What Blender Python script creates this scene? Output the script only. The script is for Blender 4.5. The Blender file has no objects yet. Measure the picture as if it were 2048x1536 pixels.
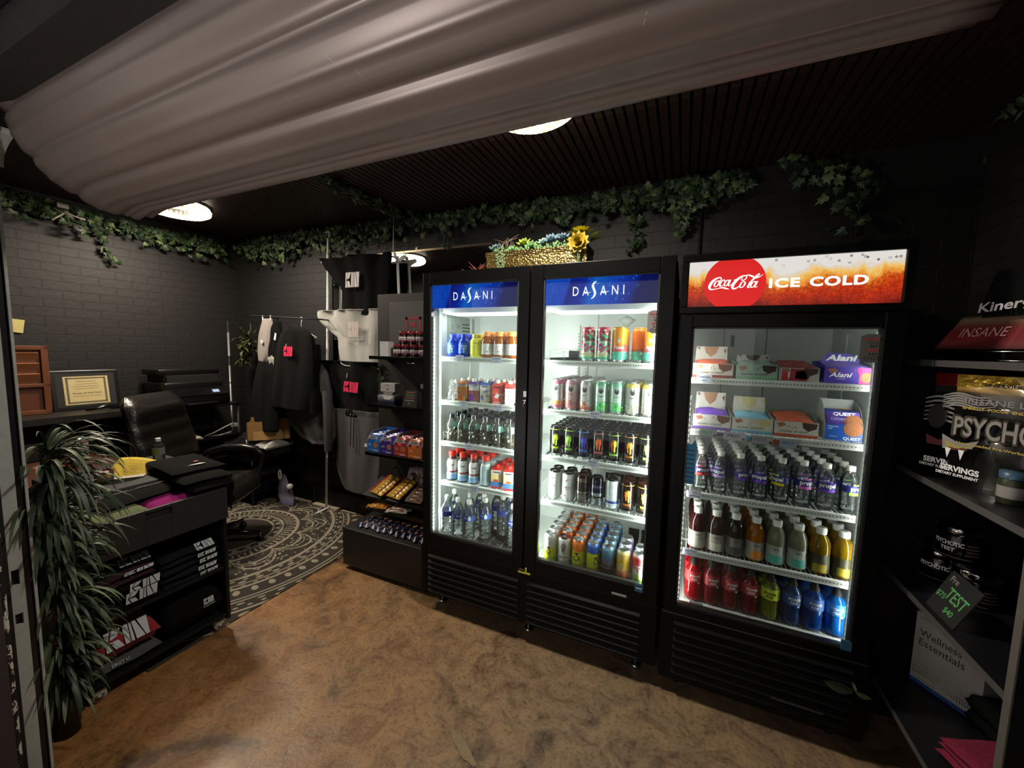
import bpy, bmesh, math, random
from mathutils import Matrix, Vector
S = bpy.context.scene
RND = random.Random(11)
PI = math.pi
sin, cos, rad = math.sin, math.cos, math.radians

# ---------------------------------------------------------------- camera
cd = bpy.data.cameras.new('camera'); cam = bpy.data.objects.new('camera', cd)
S.collection.objects.link(cam)
cd.sensor_width = 36.0; cd.lens = 770.0 * 36.0 / 2048.0; cd.clip_start = 0.02; cd.clip_end = 60
cam.matrix_world = Matrix.Translation((0, 0, 1.6)) @ (Matrix.Rotation(rad(23.85), 4, 'Z')
                   @ Matrix.Rotation(rad(90 - 5.2), 4, 'X') @ Matrix.Rotation(rad(1.29), 4, 'Z'))
S.camera = cam
# ---------------------------------------------------------------- world, light, exposure
S.view_settings.view_transform = 'Standard'; S.view_settings.look = 'None'
S.view_settings.gamma = 1.0; S.view_settings.use_curve_mapping = False
S.view_settings.exposure = 0.0
S.cycles.transparent_max_bounces = 28
S.cycles.max_bounces = 8
w = bpy.data.worlds.new('night'); S.world = w; w.use_nodes = True
w.node_tree.nodes['Background'].inputs[0].default_value = (0.9, 0.85, 0.8, 1)
w.node_tree.nodes['Background'].inputs[1].default_value = 0.8

def lamp(name, kind, loc, power, size=0.3, color=(1, 1, 1), aim=None, sizey=None, spread=None):
    l = bpy.data.lights.new(name, kind); o = bpy.data.objects.new(name, l); S.collection.objects.link(o)
    o.location = loc; l.energy = power; l.color = color
    if kind == 'AREA':
        l.size = size
        if sizey: l.shape = 'RECTANGLE'; l.size_y = sizey
        else: l.shape = 'DISK'
        if spread: l.spread = rad(spread)
    elif kind in ('POINT', 'SPOT'): l.shadow_soft_size = size
    if aim: o.rotation_euler = (Vector(aim) - Vector(loc)).to_track_quat('-Z', 'Y').to_euler()
    return o
LAMPS = [(-3.70, 1.79), (-0.66, 1.59), (-3.11, 1.51)]
# lamp of the hall outside the roll-up door, hung behind and left of the viewer
lamp('hall_lamp', 'AREA', (-1.2, -1.9, 2.78), 8, 0.5, (1.0, 0.9, 0.8), aim=(-0.9, 0.9, 0.6))
lamp('curtain_fill_light', 'AREA', (-1.9, -1.2, 0.30), 7, 0.35, (1.0, 0.93, 0.88), aim=(-0.75, 0.72, 2.15), spread=80)  # added fill lamp, out of view, that brightens the curtain's underside
for i, (lx, ly) in enumerate(LAMPS):
    lamp('ceiling_lamp_glow', 'AREA', (lx, ly, 2.598), (38, 27, 16)[i], 0.22, (1.0, 0.86, 0.68) if i != 1 else (1, 0.9, 0.78), aim=(lx, ly, 0))

# ---------------------------------------------------------------- colours and materials
def lin(h):
    if isinstance(h, str):
        h = h.lstrip('#'); c = [int(h[i:i+2], 16) / 255 for i in (0, 2, 4)]
        return tuple(x / 12.92 if x <= 0.04045 else ((x + 0.055) / 1.055) ** 2.4 for x in c)
    return tuple(h[:3])
class NT:
    def __init__(s, name):
        s.m = bpy.data.materials.new(name); s.m.use_nodes = True; s.t = s.m.node_tree
        s.b = s.t.nodes['Principled BSDF']; s.out = s.t.nodes['Material Output']
    def n(s, t, **k):
        o = s.t.nodes.new(t)
        for a, v in k.items():
            if a.startswith('i_'): o.inputs[a[2:].replace('_', ' ')].default_value = v
            elif a.startswith('x'): o.inputs[int(a[1:])].default_value = v
            else: setattr(o, a, v)
        return o
    def l(s, a, b): s.t.links.new(a, b)
    def coord(s, which='Object', scale=(1, 1, 1)):
        tc = s.n('ShaderNodeTexCoord'); mp = s.n('ShaderNodeMapping'); mp.inputs['Scale'].default_value = scale
        s.l(tc.outputs[which], mp.inputs[0]); return mp.outputs[0]
    def ramp(s, src, stops, interp='LINEAR'):
        r = s.n('ShaderNodeValToRGB'); r.color_ramp.interpolation = interp
        e = r.color_ramp.elements
        while len(e) < len(stops): e.new(0.5)
        for i, (p, c) in enumerate(stops):
            e[i].position = p; e[i].color = (*lin(c), 1)
        s.l(src, r.inputs[0]); return r.outputs[0]
    def mix(s, f, a, b, bt='MIX'):
        m = s.n('ShaderNodeMix', data_type='RGBA', blend_type=bt)
        for inp, v in ((0, f), (6, a), (7, b)):
            if hasattr(v, 'links') or isinstance(v, bpy.types.NodeSocket): s.l(v, m.inputs[inp])
            elif inp == 0: m.inputs[0].default_value = v
            else: m.inputs[inp].default_value = (*lin(v), 1)
        return m.outputs[2]
    def math(s, op, a, b=None):
        m = s.n('ShaderNodeMath', operation=op)
        for i, v in enumerate((a, b)):
            if v is None: continue
            if isinstance(v, bpy.types.NodeSocket): s.l(v, m.inputs[i])
            else: m.inputs[i].default_value = v
        return m.outputs[0]
    def bump(s, h, strength=0.3, dist=0.01):
        b = s.n('ShaderNodeBump'); b.inputs['Strength'].default_value = strength; b.inputs['Distance'].default_value = dist
        s.l(h, b.inputs['Height']); s.l(b.outputs[0], s.b.inputs['Normal'])
_mc = {}
def M(name, col='#808080', rough=0.5, metal=0.0, noise=None, bump=None, spec=0.5, emit=None, es=1.0, coat=0.0, sheen=0.0, aniso=None):
    """plain procedural material: noise=(scale, amount), bump=(scale, strength)"""
    if name in _mc: return _mc[name]
    t = NT(name); c = lin(col)
    t.b.inputs['Base Color'].default_value = (*c, 1); t.b.inputs['Roughness'].default_value = rough
    t.b.inputs['Metallic'].default_value = metal; t.b.inputs['Specular IOR Level'].default_value = spec
    t.b.inputs['Coat Weight'].default_value = coat
    if sheen: t.b.inputs['Sheen Weight'].default_value = sheen; t.b.inputs['Sheen Roughness'].default_value = 0.5
    if emit: t.b.inputs['Emission Color'].default_value = (*lin(emit), 1); t.b.inputs['Emission Strength'].default_value = es
    if noise is None: noise = (35, 0.12)
    no = t.n('ShaderNodeTexNoise', i_Scale=noise[0], i_Detail=3.0); t.l(t.coord('Object'), no.inputs['Vector'])
    a = noise[1]
    t.l(t.mix(no.outputs['Fac'], tuple(x * (1 - a) for x in c), tuple(min(1, x * (1 + a)) for x in c)), t.b.inputs['Base Color'])
    if bump:
        n2 = t.n('ShaderNodeTexNoise', i_Scale=bump[0], i_Detail=4.0); t.l(t.coord('Object'), n2.inputs['Vector'])
        t.bump(n2.outputs['Fac'], bump[1], 0.01)
    _mc[name] = t.m; return t.m
def Mclear(name, tint='#ffffff', rough=0.02, ior=1.35, refl=1.0, dens=0.0, liquid=None):
    """thin clear plastic or glass: transparent tint plus a fresnel sheen; dens mixes in a body colour"""
    if name in _mc: return _mc[name]
    t = NT(name); t.t.nodes.remove(t.b)
    tr = t.n('ShaderNodeBsdfTransparent'); tr.inputs[0].default_value = (*lin(tint), 1)
    gl = t.n('ShaderNodeBsdfGlossy'); gl.inputs['Roughness'].default_value = rough
    fr = t.n('ShaderNodeFresnel'); fr.inputs[0].default_value = ior
    f = t.math('MULTIPLY', fr.outputs[0], refl)
    base = tr.outputs[0]
    if dens:
        df = t.n('ShaderNodeBsdfDiffuse'); df.inputs[0].default_value = (*lin(liquid or tint), 1)
        tl = t.n('ShaderNodeBsdfTranslucent'); tl.inputs[0].default_value = (*lin(liquid or tint), 1)
        a = t.n('ShaderNodeMixShader', x0=0.5); t.l(df.outputs[0], a.inputs[1]); t.l(tl.outputs[0], a.inputs[2])
        b = t.n('ShaderNodeMixShader', x0=dens); t.l(base, b.inputs[1]); t.l(a.outputs[0], b.inputs[2]); base = b.outputs[0]
    m = t.n('ShaderNodeMixShader'); t.l(f, m.inputs[0]); t.l(base, m.inputs[1]); t.l(gl.outputs[0], m.inputs[2])
    t.l(m.outputs[0], t.out.inputs[0]); _mc[name] = t.m; return t.m
def Mramp(name, stops, h, rough=0.35, metal=0.0, interp='CONSTANT', pat=None, coat=0.3):
    """printed can or bottle sleeve: colour by height; pat=(colour, scale, z0, z1, threshold) scatters a second print colour"""
    key = (name, str(stops), str(pat), h, rough)
    if key in _mc: return _mc[key]
    t = NT(name); sp = t.n('ShaderNodeSeparateXYZ'); co = t.coord('Object'); t.l(co, sp.inputs[0])
    z = t.math('DIVIDE', sp.outputs[2], h)
    c = t.ramp(z, [(a / h, b) for a, b in stops], interp)
    for q in (pat or []):
        col, sc, z0, z1, th = q
        no = t.n('ShaderNodeTexVoronoi', i_Scale=sc); t.l(co, no.inputs['Vector'])
        sx = t.n('ShaderNodeSeparateColor'); t.l(no.outputs['Color'], sx.inputs[0])
        f = t.math('MULTIPLY', t.math('GREATER_THAN', sx.outputs[0], th), t.math('MULTIPLY', t.math('GREATER_THAN', sp.outputs[2], z0), t.math('LESS_THAN', sp.outputs[2], z1)))
        c = t.mix(f, c, col)
    t.l(c, t.b.inputs['Base Color']); t.b.inputs['Roughness'].default_value = rough; t.b.inputs['Metallic'].default_value = metal
    t.b.inputs['Coat Weight'].default_value = coat
    _mc[key] = t.m; return t.m

# ---------------------------------------------------------------- text as mesh
_tc = {}
def text_geo(s, bold=0.0, spacing=1.0):
    k = (s, bold, spacing)
    if k in _tc: return _tc[k]
    c = bpy.data.curves.new('t', 'FONT'); c.body = s; c.size = 1; c.offset = bold; c.resolution_u = 3; c.fill_mode = 'FRONT'
    c.space_character = spacing
    o = bpy.data.objects.new('t', c); S.collection.objects.link(o)
    me = bpy.data.meshes.new_from_object(o)
    v = [tuple(p.co) for p in me.vertices]; f = [tuple(p.vertices) for p in me.polygons]
    bpy.data.objects.remove(o); bpy.data.curves.remove(c); bpy.data.meshes.remove(me)
    if v:
        x0, x1 = min(a[0] for a in v), max(a[0] for a in v); y0, y1 = min(a[1] for a in v), max(a[1] for a in v)
        v = [((a[0] - (x0 + x1) / 2), (a[1] - (y0 + y1) / 2)) for a in v]
        _tc[k] = (v, f, x1 - x0, y1 - y0)
    else: _tc[k] = ([], [], 1, 1)
    return _tc[k]

I4 = Matrix.Identity(4)
def T(x=0, y=0, z=0): return Matrix.Translation((x, y, z))
def RX(a): return Matrix.Rotation(rad(a), 4, 'X')
def RY(a): return Matrix.Rotation(rad(a), 4, 'Y')
def RZ(a): return Matrix.Rotation(rad(a), 4, 'Z')
def SC(x, y, z): return Matrix.Diagonal((x, y, z, 1))
FRONT = RX(90)          # text/pattern plane xy -> stands up in xz, facing -Y

class MB:
    def __init__(s): s.v = []; s.f = []; s.mi = []; s.sm = []; s.mats = []
    def mat(s, m):
        if m not in s.mats: s.mats.append(m)
        return s.mats.index(m)
    def add(s, vs, fs, m, X=None, smooth=False):
        b = len(s.v); i = s.mat(m)
        if X is not None: vs = [X @ Vector((*v, 0) if len(v) == 2 else v) for v in vs]
        s.v += [tuple(v) if len(v) == 3 else (*v, 0) for v in vs]
        for f in fs: s.f.append(tuple(b + k for k in f)); s.mi.append(i); s.sm.append(smooth)
        return s
    def box(s, x0, y0, z0, x1, y1, z1, m, X=None):
        if x0 > x1: x0, x1 = x1, x0
        if y0 > y1: y0, y1 = y1, y0
        if z0 > z1: z0, z1 = z1, z0
        v = [(x0, y0, z0), (x1, y0, z0), (x1, y1, z0), (x0, y1, z0), (x0, y0, z1), (x1, y0, z1), (x1, y1, z1), (x0, y1, z1)]
        return s.add(v, [(0, 3, 2, 1), (4, 5, 6, 7), (0, 1, 5, 4), (1, 2, 6, 5), (2, 3, 7, 6), (3, 0, 4, 7)], m, X)
    def rbox(s, x0, y0, z0, x1, y1, z1, m, r=0.01, X=None, seg=3):
        """box with all edges rounded (own little bevel through bmesh)"""
        bm = bmesh.new(); bmesh.ops.create_cube(bm, size=1)
        for v in bm.verts: v.co = Vector(((x0 + x1) / 2 + v.co.x * (x1 - x0), (y0 + y1) / 2 + v.co.y * (y1 - y0), (z0 + z1) / 2 + v.co.z * (z1 - z0)))
        bmesh.ops.bevel(bm, geom=bm.edges[:] , offset=r, segments=seg, profile=0.5, affect='EDGES')
        bm.verts.index_update()
        s.add([tuple(v.co) for v in bm.verts], [tuple(v.index for v in f.verts) for f in bm.faces], m, X, True); bm.free(); return s
    def lathe(s, prof, n, m, X=None, smooth=True, a0=0, a1=360, sx=1.0, sy=1.0):
        full = abs(a1 - a0) >= 359.9; k = n if full else n + 1
        vs = []
        for r, z in prof:
            for i in range(k):
                a = rad(a0 + (a1 - a0) * i / n); vs.append((r * sin(a) * sx, -r * cos(a) * sy, z))
        fs = []
        for j in range(len(prof) - 1):
            for i in range(n):
                i2 = (i + 1) % k
                fs.append((j * k + i, j * k + i2, (j + 1) * k + i2, (j + 1) * k + i))
        s.add(vs, fs, m, X, smooth)
        return s
    def disc(s, r, z, n, m, X=None, up=True):
        vs = [(r * sin(2 * PI * i / n), -r * cos(2 * PI * i / n), z) for i in range(n)]
        return s.add(vs, [tuple(range(n)) if up else tuple(range(n - 1, -1, -1))], m, X)
    def cyl(s, p0, p1, r, m, n=10, r1=None, cap=True):
        p0, p1 = Vector(p0), Vector(p1); d = p1 - p0; L = d.length
        if L < 1e-6: return s
        X = Matrix.Translation(p0) @ d.to_track_quat('Z', 'Y').to_matrix().to_4x4()
        r1 = r if r1 is None else r1
        pr = [(r, 0), (r1, L)]
        if cap: pr = [(0.0001, 0)] + pr + [(0.0001, L)]
        s.lathe(pr, n, m, X, smooth=False if n < 7 else True); return s
    def tube(s, pts, r, m, n=8, closed=False, cap=True):
        pts = [Vector(p) for p in pts]; N = len(pts); rs = r if isinstance(r, (list, tuple)) else [r] * N
        vs = []; up = Vector((0, 0, 1)); prev = None
        for i, p in enumerate(pts):
            a = pts[i - 1] if (i or closed) else p; b = pts[(i + 1) % N] if (i < N - 1 or closed) else p
            t = (b - a).normalized()
            if prev is None:
                u = t.cross(up)
                if u.length < 1e-3: u = t.cross(Vector((1, 0, 0)))
            else: u = prev - t * prev.dot(t)
            u.normalize(); prev = u; v = t.cross(u)
            for k in range(n):
                q = 2 * PI * k / n; vs.append(tuple(p + (u * cos(q) + v * sin(q)) * rs[i]))
        fs = []
        for i in range(N if closed else N - 1):
            j = (i + 1) % N
            for k in range(n): fs.append((i * n + k, i * n + (k + 1) % n, j * n + (k + 1) % n, j * n + k))
        if cap and not closed: fs.append(tuple(range(n - 1, -1, -1))); fs.append(tuple((N - 1) * n + k for k in range(n)))
        return s.add(vs, fs, m, None, True)
    def prism(s, pts, d, m, X=None):
        """2D outline in xy extruded along z by d"""
        n = len(pts); vs = [(p[0], p[1], 0) for p in pts] + [(p[0], p[1], d) for p in pts]
        fs = [tuple(range(n - 1, -1, -1)), tuple(range(n, 2 * n))] + [(i, (i + 1) % n, n + (i + 1) % n, n + i) for i in range(n)]
        return s.add(vs, fs, m, X)
    def poly(s, pts, m, X=None): return s.add([(p[0], p[1], 0) for p in pts], [tuple(range(len(pts)))], m, X)
    def grid(s, fn, nu, nv, m, X=None, smooth=True, closeu=False):
        vs = [fn(i / nu, j / nv) for j in range(nv + 1) for i in range(nu + 1)]
        fs = [(j * (nu + 1) + i, j * (nu + 1) + i + 1, (j + 1) * (nu + 1) + i + 1, (j + 1) * (nu + 1) + i) for j in range(nv) for i in range(nu)]
        return s.add(vs, fs, m, X, smooth)
    def text(s, t, size, m, X=None, bold=0.0, wide=1.0, shear=0.0, wrap=None, spacing=1.0, fit=None):
        """flat letters in xy (centre 0,0); wrap=radius bends them round a z cylinder facing -Y"""
        v, f, w, h = text_geo(t, bold, spacing)
        k = size; kx = size * wide
        if fit: kx = fit / w
        q = [((a[0]) * kx + a[1] * k * shear, a[1] * k) for a in v]
        if wrap:
            X2 = X or I4
            q = [X2 @ Vector((a, 0, b)) for a, b in q]
            vs = []
            for p in q:
                ang = p.x / wrap; vs.append((wrap * sin(ang), -wrap * cos(ang), p.z))
            return s.add(vs, f, m)
        return s.add([(a, b, 0) for a, b in q], f, m, X)
    def stroke(s, pts, m, X=None, sub=4, k=1.0):
        """calligraphic stroke: (x, y, width) points through a Catmull-Rom spline"""
        P = [Vector(p) for p in pts]; out = []
        for i in range(len(P) - 1):
            p0 = P[max(i - 1, 0)]; p1 = P[i]; p2 = P[i + 1]; p3 = P[min(i + 2, len(P) - 1)]
            for j in range(sub):
                t = j / sub
                out.append(0.5 * ((2 * p1) + (p2 - p0) * t + (2 * p0 - 5 * p1 + 4 * p2 - p3) * t * t + (3 * p1 - p0 - 3 * p2 + p3) * t ** 3))
        out.append(P[-1]); vs = []
        for i, p in enumerate(out):
            a = out[max(i - 1, 0)]; b = out[min(i + 1, len(out) - 1)]; d = Vector((b.x - a.x, b.y - a.y))
            if d.length < 1e-9: d = Vector((1, 0))
            d.normalize(); nn = Vector((-d.y, d.x)) * abs(p.z) * 0.5 * k
            vs += [(p.x + nn.x, p.y + nn.y, 0), (p.x - nn.x, p.y - nn.y, 0)]
        fs = [(2 * i, 2 * i + 1, 2 * i + 3, 2 * i + 2) for i in range(len(out) - 1)]
        return s.add(vs, fs, m, X)
    def mesh(s, name):
        me = bpy.data.meshes.new(name); me.from_pydata(s.v, [], s.f)
        for m in s.mats: me.materials.append(m)
        me.polygons.foreach_set('material_index', s.mi); me.polygons.foreach_set('use_smooth', s.sm)
        me.update(); return me
    def build(s, name, parent=None, X=None, bevel=0.0, label=None, solid=0.0, subd=0, fix=False, seg=2):
        me = s.mesh(name)
        if fix:
            bm = bmesh.new(); bm.from_mesh(me); bmesh.ops.remove_doubles(bm, verts=bm.verts, dist=1e-5)
            bmesh.ops.recalc_face_normals(bm, faces=bm.faces); bm.to_mesh(me); bm.free()
        o = bpy.data.objects.new(name, me); S.collection.objects.link(o)
        if parent: o.parent = parent
        if X is not None: o.matrix_local = X
        if solid: q = o.modifiers.new('t', 'SOLIDIFY'); q.thickness = solid; q.offset = 0
        if subd: q = o.modifiers.new('s', 'SUBSURF'); q.levels = 0; q.render_levels = subd
        if bevel: q = o.modifiers.new('b', 'BEVEL'); q.width = bevel; q.segments = seg; q.limit_method = 'ANGLE'; q.angle_limit = rad(40)
        if label: o['label'] = label
        return o
def tag(o, label, cat, group=None, kind=None):
    o['label'] = label; o['category'] = cat
    if group: o['group'] = group
    if kind: o['kind'] = kind
    return o
def thing(name, label, cat, loc=(0, 0, 0), rz=0, group=None):
    o = bpy.data.objects.new(name, None); S.collection.objects.link(o); o.location = loc; o.rotation_euler = (0, 0, rad(rz))
    o.empty_display_size = 0.05
    return tag(o, label, cat, group)
def struct(name, mb, label=None, **k):
    o = mb.build(name, **k); o['kind'] = 'structure'
    if label: o['label'] = label
    return o
def dup(o, loc, rz=0, label=None, group=None, tilt=None):
    """copy a thing with copies of its parts and sub-parts"""
    r = o.copy(); S.collection.objects.link(r); r.location = loc; r.rotation_euler = (rad(tilt[0]), rad(tilt[1]), rad(rz)) if tilt else (0, 0, rad(rz))
    if label: r['label'] = label
    if group: r['group'] = group
    for ch in list(o.children):
        c = ch.copy(); S.collection.objects.link(c); c.parent = r
        for g in list(ch.children):
            d = g.copy(); S.collection.objects.link(d); d.parent = c
    return r

# common materials
BLK = M('black_paint', '#0a0a0a', 0.42, noise=(20, 0.2), spec=.25)
BLKG = M('gloss_black', '#060606', 0.2)
BLKM = M('matt_black', '#0d0d0d', 0.7)
GRAPH = M('charcoal_laminate', '#131416', 0.45, noise=(60, 0.15), spec=.25)
WHT = M('white_plastic', '#e6e8e6', 0.4)
PAPER = M('white_paper', '#dedede', 0.8)
CHR = M('chrome', '#c8c8c8', 0.15, 1.0)
ALU = M('can_aluminium', '#c4c6c8', 0.28, 1.0)
INK = M('black_ink', '#0c0c0e', 0.6)
WINK = M('white_ink', '#f0f0f0', 0.6)
REDINK = M('red_ink', '#b8202c', 0.5)
TAGC = M('price_card', '#c9cbe0', 0.7)
CLEAR = Mclear('clear_plastic', '#f4f8f8', 0.05, 1.5, 1.0, 0.06, '#dfe8e8')
PINKP = M('pink_print', '#e8315e', 0.6)
# ================================================================= SETTING
def brick_mat(name, bw, bh, axis, a='#1b1a19', b='#0a0a0a'):
    t = NT(name); tc = t.n('ShaderNodeTexCoord'); sp = t.n('ShaderNodeSeparateXYZ'); cb = t.n('ShaderNodeCombineXYZ')
    t.l(tc.outputs['Object'], sp.inputs[0]); t.l(sp.outputs[0 if axis == 'x' else 1], cb.inputs[0]); t.l(sp.outputs[2], cb.inputs[1])
    br = t.n('ShaderNodeTexBrick', i_Scale=1.0, offset=0.5)
    br.inputs['Brick Width'].default_value = bw; br.inputs['Row Height'].default_value = bh
    br.inputs['Mortar Size'].default_value = 0.0035; br.inputs['Mortar Smooth'].default_value = 0.35
    br.inputs['Color1'].default_value = (*lin(a), 1); br.inputs['Color2'].default_value = (*[x * 0.8 for x in lin(a)], 1); br.inputs['Mortar'].default_value = (*lin(b), 1)
    t.l(cb.outputs[0], br.inputs['Vector'])
    no = t.n('ShaderNodeTexNoise', i_Scale=28.0, i_Detail=5.0); t.l(tc.outputs['Object'], no.inputs['Vector'])
    t.l(t.mix(t.math('MULTIPLY', no.outputs['Fac'], 0.5), br.outputs['Color'], '#0c0c0c'), t.b.inputs['Base Color'])
    h = t.math('ADD', t.math('MULTIPLY', br.outputs['Fac'], -1.0), t.math('MULTIPLY', no.outputs['Fac'], 0.6))
    t.bump(h, 0.8, 0.004); t.b.inputs['Roughness'].default_value = 0.62
    return t.m
BR_L = brick_mat('painted_brick_side', 0.21, 0.068, 'y', '#120f0e', '#060505')
BR_B = brick_mat('painted_brick_rear', 0.23, 0.079, 'x', '#111010', '#060606')
BR_R = brick_mat('painted_brick_right', 0.23, 0.079, 'y', '#1b1918', '#0a0909')
XL, XR, YB, ZC = -4.45, 1.28, 2.70, 2.70

def floor_mat():
    t = NT('stained_concrete'); co = t.coord('Object')
    sp = t.n('ShaderNodeSeparateXYZ'); t.l(co, sp.inputs[0])
    n1 = t.n('ShaderNodeTexNoise', i_Scale=1.6, i_Detail=8.0, i_Roughness=0.62, i_Distortion=0.8); t.l(co, n1.inputs['Vector'])
    n2 = t.n('ShaderNodeTexNoise', i_Scale=6.0, i_Detail=8.0, i_Roughness=0.7, i_Distortion=1.6); t.l(co, n2.inputs['Vector'])
    n3 = t.n('ShaderNodeTexNoise', i_Scale=60.0, i_Detail=4.0, i_Roughness=0.6); t.l(co, n3.inputs['Vector'])
    c1 = t.ramp(n1.outputs['Fac'], [(0.30, '#4a2f1a'), (0.42, '#7a5230'), (0.52, '#9c642f'), (0.60, '#a87440'), (0.74, '#6c4e34')])
    c2 = t.ramp(n2.outputs['Fac'], [(0.30, '#53402c'), (0.46, '#866442'), (0.60, '#a67d4c'), (0.75, '#7c5a3c')])
    # the stain is greyer towards the coolers and the right
    g = t.math('ADD', t.math('MULTIPLY', sp.outputs[0], 0.45), t.math('MULTIPLY', sp.outputs[1], 0.25))
    gf = t.n('ShaderNodeMapRange', x1=-0.55, x2=0.45); t.l(t.math('ADD', g, t.math('MULTIPLY', n1.outputs['Fac'], 0.5)), gf.inputs[0])
    gr = t.ramp(n2.outputs['Fac'], [(0.3, '#463e34'), (0.5, '#7f705a'), (0.7, '#94825f')])
    c = t.mix(0.5, c1, c2); c = t.mix(t.math('MULTIPLY', gf.outputs[0], 0.8), c, gr)
    dk = t.ramp(n1.outputs['Fac'], [(0.30, '#565656'), (0.42, '#ffffff')])
    c = t.mix(1.0, c, dk, 'MULTIPLY')
    sc = t.ramp(n3.outputs['Fac'], [(0.35, '#b8b8b8'), (0.5, '#ffffff'), (0.74, '#ffffff')])
    c = t.mix(0.7, c, sc, 'MULTIPLY')
    vo = t.n('ShaderNodeTexNoise', i_Scale=26.0, i_Detail=2.0, i_Distortion=2.0); t.l(co, vo.inputs['Vector'])
    c = t.mix(t.math('MULTIPLY', t.ramp(vo.outputs['Fac'], [(0.70, (0, 0, 0)), (0.76, (1, 1, 1))]), 0.4), c, '#b59468')
    t.l(c, t.b.inputs['Base Color'])
    t.l(t.math('ADD', t.math('MULTIPLY', n2.outputs['Fac'], 0.35), 0.22), t.b.inputs['Roughness'])
    h = t.math('ADD', t.math('MULTIPLY', n2.outputs['Fac'], 1.0), t.math('MULTIPLY', n3.outputs['Fac'], 0.25))
    t.bump(h, 0.35, 0.012); t.b.inputs['Coat Weight'].default_value = 0.15; t.b.inputs['Coat Roughness'].default_value = 0.25
    return t.m
FLM = floor_mat()
m = MB(); m.box(XL - .1, -3.2, -0.05, XR + .1, YB + .1, 0, FLM); struct('floor', m)
m = MB(); m.box(XL - .1, 0.45, 0, XL, YB + .1, ZC + .1, BR_L); struct('wall_left', m)
m = MB(); m.box(XL, YB, 0, XR, YB + .1, ZC + .1, BR_B); struct('wall_back', m)
m = MB(); m.box(XR, -0.2, 0, XR + .1, YB + .1, ZC + .1, BR_R); struct('wall_right', m)
# black skirting blocks along the rear wall with bare plaster showing under it
m = MB(); m.box(-4.3, YB - .05, 0.02, -2.72, YB, 0.17, BLK); m.box(-2.715, YB - .06, 0.02, -1.4, YB, 0.17, BLK); m.box(-3.33, YB - .058, 0.0, -3.31, YB - .05, 0.175, BLKM)
struct('baseboard_back', m, bevel=0.003)
m = MB(); pl = M('bare_plaster', '#a89c88', 0.9, bump=(60, 0.5))
m.box(-3.66, YB - .075, 0.0, -3.36, YB - .05, 0.018, pl); m.box(-3.3, YB - .095, 0.0, -2.97, YB - .05, 0.022, pl); m.box(-2.94, YB - .07, 0.0, -2.75, YB - .05, 0.012, pl)
struct('trim_1', m, bevel=0.004)
m = MB(); m.cyl((0.05, YB - .012, 0), (0.05, YB - .012, 2.62), 0.009, BLKM); struct('trim_2', m)     # conduit
# slatted ceiling
wood = M('dark_walnut_slats', '#2a1a15', 0.5, noise=(8, 0.4), bump=(40, 0.2)); gap = M('ceiling_void', '#050404', 0.9)
m = MB(); m.box(XL, 0.56, ZC, XR, YB, ZC + .1, gap)
x = XL + .01
while x < XR: m.box(x, 0.56, ZC - .022, x + .034, YB, ZC + .001, wood); x += .046
m.box(-2.155, 0.56, ZC - .03, -2.13, YB, ZC, wood)
struct('ceiling', m)
# front wall with the door opening
conc = M('dark_jamb_paint', '#1c1a1a', 0.6, bump=(30, 0.3))
m = MB(); m.box(XL - .1, 0.44, 0, -2.16, 0.53, 2.9, conc); m.box(-2.16, 0.44, 2.34, 0.42, 0.53, 2.9, conc); m.box(0.50, 0.30, 0, XR + .1, 0.53, 2.9, conc); struct('wall_front', m)
m = MB(); m.box(-2.6, 0.30, 2.44, 0.8, 0.44, 2.9, M('header_steel', '#15161a', 0.45)); m.box(-2.6, 0.27, 2.52, 0.8, 0.30, 2.56, M('header_lip_highlight', '#8d7f68', 0.4, 0.6)); m.box(-2.6, 0.2, 2.6, 0.8, 0.3, 2.9, M('header_dark', '#100f10', 0.5))  # tan strip is a highlight painted along the dark header
struct('trim_3', m, bevel=0.006)
m = MB(); m.box(0.95, -3.0, 0, 1.05, 0.30, 2.9, conc); struct('shade_wall_right', m)  # unseen wall added outside to shade the right end of the curtain
m = MB(); m.box(-4.5, -3.2, 2.9, 2.2, 0.44, 3.0, gap)
x = -4.4
while x < 2.1: m.box(x, -3.2, 2.88, x + .04, 0.2, 2.901, M('outer_soffit', '#1d1210', 0.6)); x += .055
struct('ceiling_outer', m)['label'] = 'dark slatted soffit outside the roll-up door'

# left jamb: dark painted frame with chipped edge
def chip_mat():
    t = NT('chipped_paint'); co = t.coord('Object', (1, 1, 0.35)); n = t.n('ShaderNodeTexNoise', i_Scale=28.0, i_Detail=6.0, i_Roughness=0.7); t.l(co, n.inputs['Vector'])
    t.l(t.ramp(n.outputs['Fac'], [(0.50, '#191617'), (0.53, '#d8d4ca')], 'CONSTANT'), t.b.inputs['Base Color']); t.b.inputs['Roughness'].default_value = 0.75; return t.m
m = MB(); m.box(-2.16, 0.18, 0, -2.03, 0.425, 2.44, M('jamb_plum', '#3a3234', 0.6, bump=(50, 0.2)))
m.box(-2.035, 0.425, 0, -2.05, 0.437, 2.3, chip_mat()); m.box(-2.16, 0.425, 0, -2.05, 0.45, 2.35, BLKM)
struct('trim_4', m, bevel=0.002)
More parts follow.
